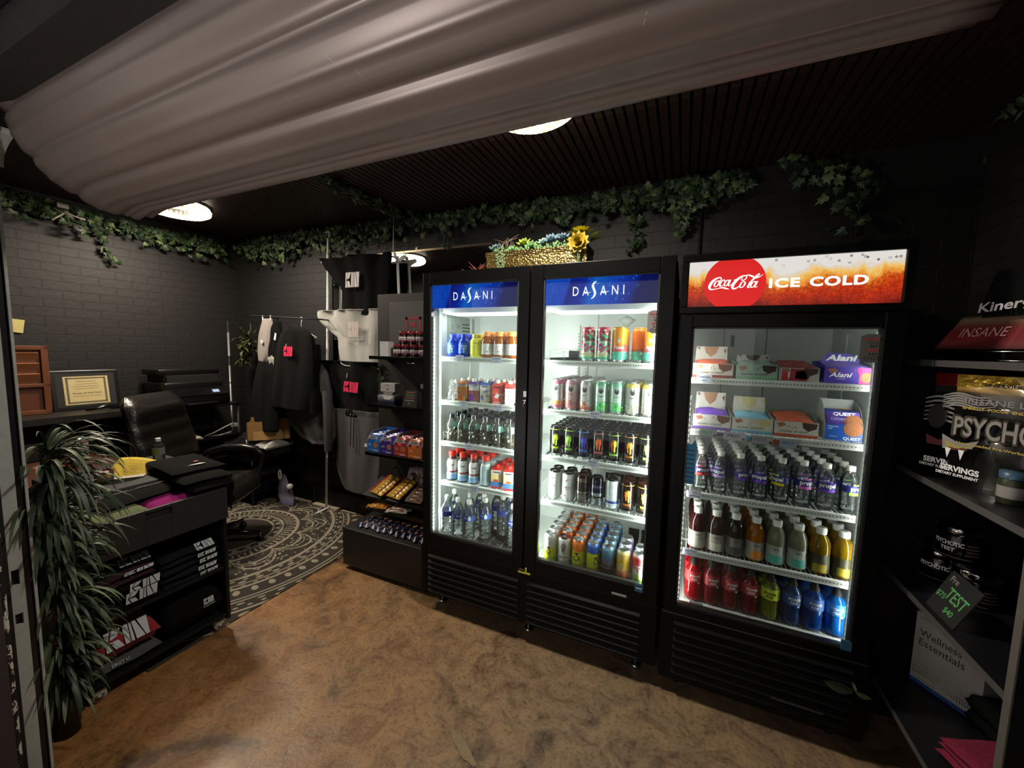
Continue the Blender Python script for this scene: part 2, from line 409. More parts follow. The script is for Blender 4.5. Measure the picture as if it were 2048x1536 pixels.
# guide rail with slots and black wear strip
gal = M('galvanised_steel', '#b4bbb8', 0.5, 0.15, noise=(25, 0.15), bump=(60, 0.08))
gr = thing('door_guide_rail', 'tall galvanised steel guide rail with two square slots beside the potted plant', 'guide rail', (-2.07, 0.45, 0))
m = MB()
z = 0.0
for s0, s1 in ((0.60, 0.64), (0.745, 0.80)):
    m.box(-.012, 0.0, z, 0, 0.036, s0, gal); m.box(-.012, 0.0, s0, 0, 0.008, s1, gal); m.box(-.012, 0.026, s0, 0, 0.036, s1, gal); z = s1
m.box(-.012, 0, z, 0, 0.036, 2.16, gal); m.box(-.05, -.004, 0, -.012, 0.036, 2.16, BLKM)
m.build('channel', gr)
m = MB(); m.box(-.04, 0.036, 0, -.004, 0.050, 2.18, M('wear_strip', '#16161c', 0.35)); m.box(-.02, 0.056, 0, 0.0, 0.063, 2.18, gal); m.box(-.04, 0.050, 0, -.01, 0.056, 2.18, BLKM); m.build('wear_strip', gr)
m = MB(); m.grid(lambda u, v: (-0.02 + 0.10 * v * v * 0.3, 0.0 + 0.08 * u + 0.03 * v * v, 2.16 + 0.12 * v), 6, 6, gal); m.build('flared_top', gr, solid=0.004)

# roll-up door curtain sagging inside the opening
def door():
    t = thing('roll_up_door', 'partly raised brown corrugated metal roll-up door hanging overhead', 'roll-up door', (-0.83, 0.55, 2.2))
    base = [(.455, 2.50), (.50, 2.42), (.535, 2.345), (.56, 2.28), (.59, 2.222), (.64, 2.172), (.70, 2.138), (.76, 2.122), (.82, 2.118), (.87, 2.130), (.905, 2.150)]
    P = [Vector(p) for p in base]; out = []
    for i in range(len(P) - 1):
        p0 = P[max(i - 1, 0)]; p1 = P[i]; p2 = P[i + 1]; p3 = P[min(i + 2, len(P) - 1)]
        for j in range(10):
            q = j / 10; out.append(0.5 * ((2 * p1) + (p2 - p0) * q + (2 * p0 - 5 * p1 + 4 * p2 - p3) * q * q + (3 * p1 - p0 - 3 * p2 + p3) * q ** 3))
    out.append(P[-1]); L = [0]
    for i in range(1, len(out)): L.append(L[-1] + (out[i] - out[i - 1]).length)
    tot = L[-1]; prof = []
    for i, p in enumerate(out):
        a = out[max(i - 1, 0)]; b = out[min(i + 1, len(out) - 1)]; d = (b - a).normalized(); n = Vector((d.y, -d.x))   # towards viewer/below
        sdist = tot - L[i]; ph = ((sdist - 0.105) % 0.128) / 0.128        # groove at ph=0
        g = min(ph, 1 - ph); disp = 0.013 * min(1, g / 0.16) ** 0.8
        rid = abs(ph - 0.5); disp += 0.004 * max(0, 1 - rid / 0.1)
        if sdist < 0.09: disp = 0.011 + 0.006 * sin(sdist * 120)
        q = p - n * disp if (p - n - Vector((0, 1.6))).length < (p + n - Vector((0, 1.6))).length else p + n * disp
        prof.append(q)
    mt = NT('brown_door_steel'); co = mt.coord('Object', (1, 1, 1))
    n1 = mt.n('ShaderNodeTexNoise', i_Scale=3.0, i_Detail=3.0); mt.l(co, n1.inputs['Vector'])
    c = mt.mix(n1.outputs['Fac'], '#6f645f', '#80746e'); mt.l(c, mt.b.inputs['Base Color']); mt.b.inputs['Roughness'].default_value = 0.38; mt.b.inputs['Metallic'].default_value = 0.25
    DM = mt.m
    x0, x1 = -1.215, 1.22; m = MB(); nu = 40; k = len(prof)
    vs = []
    for i in range(nu + 1):
        u = i / nu; X = x0 + (x1 - x0) * u
        for j, p in enumerate(prof):
            w_ = 0.003 * sin(u * 31 + j * 0.15) * max(0, 1 - u * 12)
            # the left end kinks back where the curtain leaves its guide
            vs.append((X, p.x - 0.55 + w_, p.y - 2.2 - 0.02 * max(0, 1 - u * 22)))
    fs = [(i * k + j, i * k + j + 1, (i + 1) * k + j + 1, (i + 1) * k + j) for i in range(nu) for j in range(k - 1)]
    m.add(vs, fs, DM, None, True); m.build('curtain', t, solid=0.0022)
    e = prof[-1]; m = MB()
    alu = M('bottom_bar_steel', '#6d6661', 0.25, 0.8)
    m.box(x0, e.x - .56, e.y - 2.2 - .004, x1, e.x - .545, e.y - 2.2 + .03, alu); m.box(x0, e.x - .545, e.y - 2.2 - .002, x1, e.x - .528, e.y - 2.2 + .003, alu)
    m.box(x0, e.x - .552, e.y - 2.2 + .03, x1, e.x - .548, e.y - 2.2 + .05, M('rubber_seal', '#15100e', 0.6)); m.build('bottom_bar', t, bevel=0.0015)
    # bright scratches where the ribs have rubbed
    m = MB(); sm = M('bare_scratch', '#b8b0aa', 0.4, 0.3)
    r = random.Random(5)
    for k2 in range(26):
        ju = r.randint(len(prof) - 62, len(prof) - 16); xx = r.uniform(-0.75, 0.75); p = prof[ju]; a = r.uniform(-1.2, 1.2); ln = r.uniform(0.006, 0.03)
        q0 = prof[ju]; q1 = prof[min(len(prof) - 1, ju + 2)]
        dx = ln * sin(a); f = 1 if r.random() < .5 else 0
        o = 0.0022
        m.add([(xx, q0.x - .55, q0.y - 2.2 - o), (xx + .0012, q0.x - .55, q0.y - 2.2 - o), (xx + dx + .0006, q1.x - .55, q1.y - 2.2 - o), (xx + dx, q1.x - .55, q1.y - 2.2 - o)], [(0, 1, 2, 3)], sm)
    m.build('scratch_marks', t)
door()

# raised slivers and chips in the concrete
def flr(name, pts, h, mt):
    m = MB(); m.prism(pts, h, mt); o = m.build(name, bevel=h * 0.45); o['kind'] = 'structure'; o.location = (0, 0, 0.0005); return o
chipm = M('concrete_patch', '#7d6c4d', 0.6, noise=(30, 0.25), bump=(60, 0.4))

# rug with a mandala print
def rug():
    t = NT('mandala_rug'); tc = t.n('ShaderNodeTexCoord'); sp = t.n('ShaderNodeSeparateXYZ'); t.l(tc.outputs['Object'], sp.inputs[0])
    X, Y = sp.outputs[0], sp.outputs[1]
    r = t.math('SQRT', t.math('ADD', t.math('MULTIPLY', X, X), t.math('MULTIPLY', Y, Y))); a = t.math('ARCTAN2', Y, X)
    A = None
    def ring(r0, w_):
        return t.math('LESS_THAN', t.math('ABSOLUTE', t.math('SUBTRACT', r, r0)), w_)
    def OR(p, q): return t.math('MAXIMUM', p, q) if p is not None else q
    for r0, w_ in ((0.30, .009), (0.372, .010), (0.487, .012), (0.775, .014), (0.86, .005), (0.902, .010), (1.03, .006), (1.06, .006), (1.16, .009), (1.30, .006)): A = OR(A, ring(r0, w_))
    def dots(r0, w_, n, th=0.35, ph=0.0):
        s_ = t.math('SINE', t.math('ADD', t.math('MULTIPLY', a, n), ph)); q = t.math('DIVIDE', t.math('SUBTRACT', r, r0), w_)
        return t.math('GREATER_THAN', t.math('SUBTRACT', s_, t.math('MULTIPLY', q, q)), th)
    for args in ((0.335, .022, 24, .3), (0.352, .007, 60, .2), (0.43, .036, 72, .35), (0.40, .009, 80, .2), (0.466, .010, 44, .3), (0.805, .010, 70, .2), (0.835, .012, 52, .1), (0.955, .035, 60, .3), (0.88, .007, 80, .3), (1.09, .010, 62, .3), (1.125, .010, 96, .3), (1.21, .02, 50, .2), (1.26, .01, 80, .2)):
        A = OR(A, dots(*args))
    pet = t.math('ABSOLUTE', t.math('SINE', t.math('MULTIPLY', a, 6.0)))
    for off, amp, w_ in ((0.51, 0.20, .009), (0.51, 0.10, .008), (0.50, 0.15, .004)):
        pr = t.math('ADD', t.math('MULTIPLY', t.math('POWER', pet, 0.7), amp), off)
        A = OR(A, t.math('LESS_THAN', t.math('ABSOLUTE', t.math('SUBTRACT', r, pr)), w_))
    fld = t.n('ShaderNodeTexVoronoi', i_Scale=30.0); t.l(tc.outputs['Object'], fld.inputs['Vector'])
    inb = t.math('MULTIPLY', t.math('GREATER_THAN', r, .52), t.math('LESS_THAN', r, .755))
    A = OR(A, t.math('MULTIPLY', inb, t.math('LESS_THAN', fld.outputs['Distance'], 0.30)))
    no = t.n('ShaderNodeTexNoise', i_Scale=180.0, i_Detail=2.0); t.l(tc.outputs['Object'], no.inputs['Vector'])
    dark = t.mix(no.outputs['Fac'], '#2c2824', '#4a453f'); lite = t.mix(no.outputs['Fac'], '#7c7465', '#a69c8a')
    t.l(t.mix(t.math('MINIMUM', A, 1.0), dark, lite), t.b.inputs['Base Color']); t.b.inputs['Roughness'].default_value = 0.95; t.b.inputs['Specular IOR Level'].default_value = 0.1
    t.bump(no.outputs['Fac'], 0.6, 0.004)
    m = MB(); m.box(-1.07, -1.0, 0, 1.08, 0.74, 0.007, t.m)
    o = m.build('area_rug', bevel=0.002); o.location = (-3.36, 1.88, 0.0)
    tag(o, 'large dark grey rug with a pale mandala print under the office chair', 'rug')
rug()
# ================================================================= COOLERS
LINER = M('cooler_liner', '#dfe4e0', 0.45, noise=(12, 0.06)); LINER2 = M('cooler_liner_grey', '#a9acaa', 0.45, noise=(14, 0.08))
SHW = M('white_shelf_wire', '#dde0dc', 0.35)
CAB = M('cooler_black_steel', '#060606', 0.38, bump=(120, 0.05), spec=.18)
GLS = Mclear('door_glass', '#eef3f0', 0.0, 1.45, 0.9)
def led_mat(name, col, st):
    t = NT(name); sp = t.n('ShaderNodeSeparateXYZ'); t.l(t.coord('Object'), sp.inputs[0])
    s_ = t.math('SINE', t.math('MULTIPLY', sp.outputs[2], 2 * PI / 0.024)); f = t.math('ADD', t.math('MULTIPLY', s_, 0.45), 0.55)
    t.b.inputs['Emission Color'].default_value = (*lin(col), 1); t.l(t.math('MULTIPLY', f, st), t.b.inputs['Emission Strength']); t.b.inputs['Base Color'].default_value = (.8, .8, .8, 1); return t.m
LEDA = led_mat('led_beads_bright', '#f2fff6', 14.0); LEDB = led_mat('led_beads_dim', '#f4fff8', 2.0)

def sign_dasani():
    t = NT('blue_water_banner'); co = t.coord('Object'); sp = t.n('ShaderNodeSeparateXYZ'); t.l(co, sp.inputs[0])
    k = t.math('ADD', sp.outputs[0], t.math('MULTIPLY', sp.outputs[2], -0.30))
    base = t.ramp(t.math('DIVIDE', t.math('ADD', k, 0.0), 0.55), [(0.0, '#0a4fd0'), (0.17, '#0b46c8'), (0.19, '#0a1a86'), (0.33, '#0c2fb0'), (0.40, '#1268d8'), (0.60, '#0f42c4'), (0.74, '#0a2596'), (0.78, '#070f60'), (1.0, '#070c50')])
    v = t.n('ShaderNodeTexVoronoi', i_Scale=55.0); t.l(t.coord('Object', (1, 1, 0.7)), v.inputs['Vector'])
    v2 = t.n('ShaderNodeTexNoise', i_Scale=70.0, i_Detail=4.0); t.l(co, v2.inputs['Vector'])
    c = t.mix(t.ramp(v.outputs['Distance'], [(0.0, '#ffffff'), (0.28, '#303030'), (0.5, '#000000')]), base, '#2a9ae8')
    f = t.ramp(t.math('DIVIDE', k, 0.55), [(0.0, '#c0c0c0'), (0.16, '#c0c0c0'), (0.18, '#000000'), (0.30, '#000000'), (0.36, '#ffffff'), (0.75, '#ffffff'), (0.79, '#000000')])
    c = t.mix(f, base, c); c = t.mix(t.math('MULTIPLY', v2.outputs['Fac'], 0.55), c, '#060c40')
    t.l(c, t.b.inputs['Base Color']); t.l(c, t.b.inputs['Emission Color']); t.b.inputs['Emission Strength'].default_value = 0.9; t.b.inputs['Roughness'].default_value = 0.6; t.b.inputs['Specular IOR Level'].default_value = 0.1
    return t.m
DAS = sign_dasani()
SIGNW = M('lit_white_lettering', '#ffffff', 0.5, emit='#ffffff', es=0.95)
def price_mat(): return TAGC

def shelf(parent, x0, x1, y0, y1, z, lx=0.0, mat=SHW):
    m = MB()
    m.box(x0, y0, z - .024, x1, y0 + .004, z - .001, mat); m.box(x0, y0 - .004, z - .004, x1, y0 + .012, z, mat); m.box(x0, y0 - .003, z - .026, x1, y0 + .006, z - .022, mat)
    n = int((x1 - x0) / .012)
    dk = M('perforation_shadow', '#5a5e5a', 0.8)
    for i in range(n):
        xx = x0 + (i + .5) * (x1 - x0) / n; m.box(xx - .0028, y0 - .0008, z - .014, xx + .0028, y0, z - .010, dk)
    n = int((x1 - x0) / .017)
    for i in range(n + 1):
        xx = x0 + i * (x1 - x0) / n; m.box(xx - .0018, y0 + .008, z - .006, xx + .0018, y1, z - .002, mat)
    for q in (0.25, 0.5, 0.75, 1.0): m.box(x0, y0 + (y1 - y0) * q - .003, z - .011, x1, y0 + (y1 - y0) * q + .003, z - .006, mat)
    return m.build('shelf', parent)

def door(parent, x0, x1, z0, z1, gx0, gx1, gz0, gz1, yf, banner=None, hinge='l'):
    m = MB(); yb = yf + .035
    for a in ((x0, z0, gx0, z1), (gx1, z0, x1, z1), (gx0, z0, gx1, gz0), (gx0, gz1, gx1, z1)): m.box(a[0], yf, a[1], a[2], yb, a[3], CAB)
    o = m.build('door', parent, bevel=0.003)
    m = MB(); g = M('frame_gasket', '#2a2c2a', 0.5)
    for a in ((gx0, gz0, gx0 + .008, gz1), (gx1 - .008, gz0, gx1, gz1), (gx0, gz0, gx1, gz0 + .01), (gx0, gz1 - .006, gx1, gz1)): m.box(a[0], yf + .006, a[1], a[2], yf + .03, a[3], g)
    m.build('gasket', o)
    m = MB(); m.box(gx0, yf + .008, gz0, gx1, yf + .012, gz1, GLS); m.build('glass_pane', o)
    return o

def build_double():
    X0, X1, YF, Y1, ZT, ZB = -1.395, -.045, 1.84, 2.60, 2.005, .075
    t = thing('double_door_cooler', 'wide black two-door glass cooler with blue water banners and a gold planter on top', 'cooler', ((X0 + X1) / 2, (YF + Y1) / 2, 0))
    Xi = Matrix.Translation(-Vector(t.location)); 
    def B(m, name, par=t, **k):
        return m.build(name, par, X=Xi if par is t else None, **k)
    yb = YF + .045; m = MB()
    m.box(X0, yb, .40, X0 + .05, Y1, ZT, CAB); m.box(X1 - .05, yb, .40, X1, Y1, ZT, CAB); m.box(X0, Y1 - .05, .40, X1, Y1, ZT, CAB)
    m.box(X0, yb, ZT - .05, X1, Y1, ZT, CAB); m.box(X0, yb, ZB, X1, Y1, .45, CAB); m.box(-.745, yb, .45, -.705, yb + .05, ZT - .05, CAB)
    B(m, 'cabinet', bevel=0.004)
    m = MB(); a, b = X0 + .05, X1 - .05
    m.box(a, yb, .45, a + .006, Y1 - .05, ZT - .05, LINER); m.box(b - .006, yb, .45, b, Y1 - .05, ZT - .05, LINER); m.box(a, Y1 - .16, .45, b, Y1 - .05, ZT - .05, LINER)
    m.box(a, yb, .455, b, Y1 - .05, .462, LINER); m.box(a, yb, 1.93, b, Y1 - .05, 1.95, LINER)
    m.box(a, YF + .04, .45, a + .045, yb + .02, 1.93, SHW); m.box(-.71, YF + .04, .45, -.668, yb + .02, 1.93, SHW)
    for xx in (-.98, -.5): m.box(xx, Y1 - .162, .5, xx + .006, Y1 - .16, 1.93, LINER2)
    for xx in (a + .006, b - .011):
        m.box(xx, 2.3, .5, xx + .005, 2.32, 1.92, SHW)
    # slotted shelf standards behind the centre door
    for xx in (-.62, -.565): m.box(xx, Y1 - .18, .5, xx + .012, Y1 - .166, 1.76, SHW)
    for k in range(60):
        for xx in (-.616, -.561): m.box(xx, Y1 - .1805, .52 + k * .02, xx + .004, Y1 - .18, .53 + k * .02, INK)
    m.box(a + .01, yb + .03, 1.80, b - .01, yb + .2, 1.83, SHW)
    B(m, 'liner')
    # evaporator hood with drip spout
    m = MB(); 
    m.lathe([(0.012, 1.735), (0.02, 1.75), (0.05, 1.775), (0.0001, 1.80)], 12, LINER2, T(-.30, 2.25, 0), sx=1.0, sy=0.6); B(m, 'drip_spout')
    for (lx0, lx1) in ((-1.30, -.80), (-.64, -.12)):
        m = MB(); m.box(lx0, yb + .05, 1.795, lx1, yb + .20, 1.822, M('lit_diffuser', '#ffffff', 0.5, emit='#f4fff8', es=5.0)); B(m, 'light_diffuser', bevel=0.008)
    for xx, mt in ((X0 + .062, LEDA), (-.69, LEDA), (-.765, LEDA), (X1 - .066, LEDB)):
        m = MB(); m.box(xx - .004, yb - .013, .49, xx + .006, yb - .008, 1.80, mt); m.box(xx - .007, yb - .008, .48, xx + .009, yb - .005, 1.81, SHW); B(m, 'led_strip')
    for z in (1.547, 1.290, 1.043, 0.800):
        shelf(t, X0 + .10 - t.location.x, -.75 - t.location.x, 1.905 - t.location.y, 2.42 - t.location.y, z, mat=SHW)
        shelf(t, -.70 + .045 - t.location.x, X1 - .055 - t.location.x, 1.905 - t.location.y, 2.42 - t.location.y, z, mat=SHW)
    # data plate on the left liner, round energy sticker
    m = MB(); gp = M('data_plate', '#9aa19c', 0.6)
    m.box(a + .0061, 2.02, 1.60, a + .0068, 2.36, 1.80, gp)
    FX = T(a + .0075, 2.08, 1.73) @ RZ(90) @ FRONT
    m.text('2', .035, INK, FX); m.text('(U)', .03, INK, T(a + .0075, 2.15, 1.735) @ RZ(90) @ FRONT)
    for k in range(6): m.box(a + .0069, 2.2, 1.64 + k * .022, a + .0074, 2.2 + .12 - .02 * (k % 3), 1.646 + k * .022, INK)
    for k in range(3): m.box(a + .0069, 2.05, 1.66 + k * .015, a + .0074, 2.12, 1.663 + k * .015, INK)
    B(m, 'data_plate')
    doors = []
    for (x0, x1, gx0, gx1) in ((X0 + .012, -.728, -1.338, -.788), (-.722, X1 - .004, -.655, -.112)):
        d = door(t, x0, x1, .41, 2.02, gx0, gx1, .485, 1.953, YF)
        d.matrix_local = Xi
        for c in d.children: pass
        m = MB(); m.box(0, 0, 0, gx1 - gx0, .003, .133, DAS)
        cx = (gx1 - gx0) * .5
        X_ = T(cx, -.0012, .066) @ FRONT; s_ = .062
        # D A S A N I : slim letters with a long flowing S
        for ch, px in (('D', -.098), ('A', -.055), ('A', .020), ('N', .068), ('I', .103)):
            m.text(ch, s_, SIGNW, T(cx + px * 1.12, -.0012, .064) @ FRONT, bold=0.004, wide=0.72)
        m.stroke([(.010, .042, .001), (.000, .036, .007), (-.008, .022, .010), (-.002, .004, .011), (.004, -.014, .010), (-.002, -.030, .008), (-.014, -.040, .002)], SIGNW, T(cx - .020, -.0013, .066) @ FRONT)
        m.stroke([(-.006, -.012, .004), (.014, -.012, .004), (.034, -.006, .001)], SIGNW, T(cx + .016, -.0014, .066) @ FRONT)
        m.stroke([(-.006, -.012, .004), (.014, -.012, .004), (.030, -.008, .001)], SIGNW, T(cx - .066, -.0014, .066) @ FRONT)
        b_ = m.build('banner', d); b_.location = (gx0, YF + .014, 1.82); doors.append(d)
    # lock
    m = MB(); m.cyl((-.735, YF - .012, 1.33), (-.735, YF + .002, 1.33), .010, CHR); m.box(-.745, YF - .008, 1.355, -.728, YF + .001, 1.385, CHR); m.tube([(-.735, YF - .012, 1.33), (-.74, YF - .02, 1.31), (-.73, YF - .02, 1.295)], .002, CHR)
    m.build('lock', doors[0])
    # hang-tag sticker on the glass and blue corner stickers
    st = M('grey_sticker', '#8f8b88', 0.6)
    def balance(door_, x, z, dark=False):
        mm = MB(); k_ = M('dark_sticker', '#565452', 0.6) if dark else st
        w_, h_ = .078, .105
        mm.poly([(-w_ / 2, -h_ * .40), (-w_ * .2, -h_ / 2), (w_ * .2, -h_ / 2), (w_ / 2, -h_ * .40), (w_ / 2, h_ * .42), (w_ * .25, h_ / 2), (-w_ * .25, h_ / 2), (-w_ / 2, h_ * .42)], k_, T(x, YF + .0065, z) @ FRONT)
        for tx, zz, sz, mt in (('BALANCE', .034, .013, REDINK), ('WHAT YOU', .020, .006, INK), ('EAT', .008, .013, INK), ('DRINK', -.007, .013, REDINK), ('& DO', -.021, .012, INK)):
            mm.text(tx, sz, mt, T(x, YF + .006, z + zz) @ FRONT, bold=.02, wide=.95)
        for q in (-.018, 0, .018): mm.lathe([(.0055, 0), (.0075, 0)], 12, INK, T(x + q, YF + .006, z - .037) @ FRONT)
        mm.build('balance_sticker', door_)
    balance(doors[1], -.118, 1.735)
    build_double.balance = balance
    m = MB(); m.box(-.150, YF - .0006, .462, -.112, YF + .0065, .50, M('blue_sticker', '#2c5872', 0.6)); m.box(-.145, YF - .001, .478, -.118, YF - .0006, .482, WINK); m.build('corner_sticker', doors[1])
    m = MB(); m.box(-.255, YF - .002, .418, -.185, YF, .428, M('bright_label', '#9aa0a0', 0.5)); m.build('edge_label', doors[1])
    m = MB(); m.lathe([(0, 0), (.017, 0)], 20, M('blue_ring_sticker', '#6d8fc8', 0.6), T(-1.318, YF + .0065, 1.785) @ FRONT); m.lathe([(0, 0), (.012, 0)], 20, WINK, T(-1.318, YF + .0062, 1.785) @ FRONT)
    m.build('round_sticker', doors[0])
    # base grille: left and right louvre panels
    m = MB(); m.box(X0, YF + .01, ZB + .03, X1, YF + .05, .405, CAB)
    for (u0, u1) in ((X0 + .05, -.75), (-.70, X1 - .075)):
        for k in range(7):
            z = .115 + k * .036
            m.add([(u0, YF + .0095, z), (u1, YF + .0095, z), (u1, YF - .004, z + .010), (u0, YF - .004, z + .010), (u0, YF + .0095, z + .022), (u1, YF + .0095, z + .022)], [(0, 1, 2, 3), (3, 2, 5, 4)], M('louvre_black', '#131314', 0.34, spec=.3))
    m.box(X0 - .003, YF + .004, ZB + .02, X0 + .03, Y1, .405, CAB)
    B(m, 'grille', bevel=0.002)
    m = MB(); m.box(X0, YF + .012, .400, X1, YF + .03, .408, CHR.copy() if False else M('trim_line', '#5b5c5c', 0.3, 0.7)); B(m, 'trim_line')
    for xx in (X0 + .09, X1 - .09, -.72):
        for yy in (YF + .10, Y1 - .1):
            m = MB(); m.cyl((xx, yy, 0), (xx, yy, .02), .022, CHR); m.cyl((xx, yy, .02), (xx, yy, ZB + .04), .010, CHR); B(m, 'leg')
    return t
DC = build_double()
# yellow service tag wedged under the door gap
m = MB(); yl = M('yellow_plastic', '#c9cf30', 0.5)
m.box(-.035, -.002, -.004, .035, .004, .004, yl); m.box(.005, -.002, .004, .014, .004, .030, yl); m.box(-.03, -.001, .004, -.002, .003, .02, M('brown_key', '#4a3420', 0.5))
o = m.build('service_tag', bevel=0.001); o.location = (-.715, 1.834, .404); tag(o, 'small yellow plastic wedge tag in the gap under the two cooler doors', 'tag')

def sign_coke():
    t = NT('cola_ice_print'); co = t.coord('Object'); sp = t.n('ShaderNodeSeparateXYZ'); t.l(co, sp.inputs[0])
    n1 = t.n('ShaderNodeTexNoise', i_Scale=9.0, i_Detail=4.0, i_Distortion=1.0); t.l(t.coord('Object', (1, 1, 0.4)), n1.inputs['Vector'])
    n2 = t.n('ShaderNodeTexNoise', i_Scale=60.0, i_Detail=5.0, i_Roughness=0.7); t.l(co, n2.inputs['Vector'])
    v = t.n('ShaderNodeTexVoronoi', i_Scale=120.0); t.l(co, v.inputs['Vector'])
    z = t.math('DIVIDE', sp.outputs[2], 0.185)
    h = t.math('ADD', z, t.math('MULTIPLY', t.math('SUBTRACT', n1.outputs['Fac'], 0.5), 0.75)); h = t.math('ADD', h, t.math('MULTIPLY', t.math('SUBTRACT', n2.outputs['Fac'], 0.5), 0.28))
    c = t.ramp(h, [(0.0, '#5e1510'), (0.14, '#a32a14'), (0.30, '#c8360e'), (0.44, '#dc5a12'), (0.56, '#e79a3a'), (0.66, '#efc36a'), (0.74, '#dcd0bc'), (0.80, '#e0dcd6')])
    f = t.math('MULTIPLY', t.ramp(v.outputs['Distance'], [(0.35, '#000000'), (0.6, '#ffffff')]), t.math('LESS_THAN', h, 0.5))
    c = t.mix(t.math('MULTIPLY', f, 0.5), c, '#7a1408')
    t.l(c, t.b.inputs['Emission Color']); t.b.inputs['Emission Strength'].default_value = 1.0; t.b.inputs['Base Color'].default_value = (.02, .01, .01, 1); t.b.inputs['Roughness'].default_value = 0.4
    return t.m

def build_coke():
    X0, X1, YF, Y1, ZT, ZB = -.028, .735, 1.84, 2.56, 2.005, .07
    t = thing('single_door_cooler', 'tall black single-door glass cooler with a lit red cola sign along its top', 'cooler', ((X0 + X1) / 2, (YF + Y1) / 2, 0))
    Xi = Matrix.Translation(-Vector(t.location))
    def B(m, name, **k): return m.build(name, t, X=Xi, **k)
    yb = YF + .045; m = MB()
    m.box(X0, yb, .40, X0 + .045, Y1, 1.76, CAB); m.box(X1 - .045, yb, .40, X1, Y1, 1.76, CAB); m.box(X0, Y1 - .05, .40, X1, Y1, 1.76, CAB)
    m.box(X0, yb, 1.75, X1, Y1, ZT, CAB); m.box(X0, YF + .01, ZB, X1, Y1, .405, CAB)
    m.box(X0, YF + .004, 1.985, X1, yb, ZT + .012, CAB); m.box(X0, YF + .004, 1.768, X1, yb, 1.797, CAB); m.box(X0, YF + .004, 1.797, .003, yb, 1.985, CAB); m.box(.705, YF + .004, 1.797, X1, yb, 1.985, CAB)
    B(m, 'cabinet', bevel=0.004)
    m = MB(); a, b = X0 + .045, X1 - .045
    for q in ((a, yb, .43, a + .005, Y1 - .05, 1.75), (b - .005, yb, .43, b, Y1 - .05, 1.75), (a, Y1 - .11, .43, b, Y1 - .05, 1.75), (a, yb, .43, b, Y1 - .05, .437), (a, yb, 1.74, b, Y1 - .05, 1.75)): m.box(*q, LINER2)
    for xx in (.20, .40): m.box(xx, Y1 - .113, .45, xx + .003, Y1 - .11, 1.74, M('seam_grey', '#4b4e4d', 0.6))
    m.box(b - .006, 2.25, .5, b - .005, 2.265, 1.7, SHW)
    m.box(.235, Y1 - .12, 1.64, .25, Y1 - .11, 1.70, BLKM)
    B(m, 'liner')
    m = MB(); m.box(b - .03, yb - .004, .46, b - .022, yb + .002, 1.70, LEDB); m.box(b - .034, yb, .45, b - .018, yb + .006, 1.71, SHW); B(m, 'led_strip')
    m = MB(); m.box(a + .02, yb - .004, .46, a + .026, yb + .002, 1.40, led_mat('led_beads_faint', '#fff6ea', 1.2)); m.box(a + .016, yb, .45, a + .03, yb + .006, 1.41, SHW); B(m, 'led_strip')
    for z in (1.492, 1.258, .968, .690, .440): shelf(t, a + .012 - t.location.x, b - .01 - t.location.x, 1.905 - t.location.y, 2.40 - t.location.y, z)
    d = door(t, X0 + .012, X1 - .012, .41, 1.764, .030, .663, .447, 1.710, YF); d.matrix_local = Xi
    build_double.balance(d, .640, 1.632, True)
    m = MB(); m.box(.635, YF - .0006, .445, .668, YF + .0065, .485, M('blue_sticker', '#2c5872', 0.6)); m.build('corner_sticker', d)
    m = MB(); m.box(.0315, YF + .0066, 1.02, .075, YF + .0072, 1.20, M('teal_sticker', '#1f6a8c', 0.6)); 
    for k in range(8): m.box(.036, YF + .006, 1.03 + k * .02, .070, YF + .0066, 1.036 + k * .02, M('sticker_navy', '#123a5c', 0.6))
    m.build('side_sticker', d)
    # lit sign
    m = MB(); W, Hh = .705 - .003, .188
    m.box(0, 0, 0, W, .004, Hh, sign_coke())
    red = M('lit_red_disc', '#200404', 0.5, emit='#d8201f', es=1.0)
    pts = []
    cx, cz, R_ = .172, .094, .112
    for i in range(64):
        a_ = 2 * PI * i / 64; pts.append((cx + R_ * cos(a_), min(Hh, max(0, cz + R_ * sin(a_)))))
    m.poly(pts, red, T(0, -.0008, 0) @ FRONT)
    k_ = .195 / 1005.0; LX = T(cx + .003, -.0016, cz + .004) @ FRONT @ SC(k_, -k_, 1) @ T(-1488, -660, 0)
    W8 = M('lit_script', '#ffffff', 0.5, emit='#ffe8e4', es=1.0)
    def ringst(x, y, rx, ry, sl=0.35, wd=24):
        L = []
        for i in range(13):
            a_ = 2 * PI * i / 12 + .6; yy = ry * sin(a_); xx = rx * cos(a_) - yy * sl
            L.append((x + xx, y + yy, wd * (0.45 + 0.75 * abs(cos(a_ + .2)))))
        m.stroke(L, W8, LX)
    m.stroke([(1165, 640, 4), (1205, 610, 16), (1222, 570, 20), (1195, 545, 20), (1130, 565, 32), (1060, 620, 50), (1012, 700, 54), (1005, 765, 42), (1045, 795, 26), (1120, 788, 14), (1190, 772, 14), (1262, 764, 26), (1320, 782, 28), (1388, 800, 4)], W8, LX)
    ringst(1140, 675, 40, 62); 
    m.stroke([(1275, 632, 16), (1290, 610, 18), (1262, 600, 14), (1215, 650, 30), (1200, 710, 32), (1225, 732, 18), (1270, 705, 8)], W8, LX)
    ringst(1328, 668, 36, 60); m.stroke([(1398, 600, 24), (1372, 670, 28), (1358, 715, 24), (1378, 728, 12), (1430, 690, 5)], W8, LX)
    m.stroke([(1460, 612, 12), (1510, 604, 16)], W8, LX)
    m.stroke([(1620, 628, 6), (1662, 612, 16), (1692, 570, 20), (1672, 532, 18), (1600, 545, 30), (1510, 620, 50), (1450, 710, 54), (1442, 775, 42), (1490, 792, 28), (1560, 755, 16), (1600, 700, 6)], W8, LX)
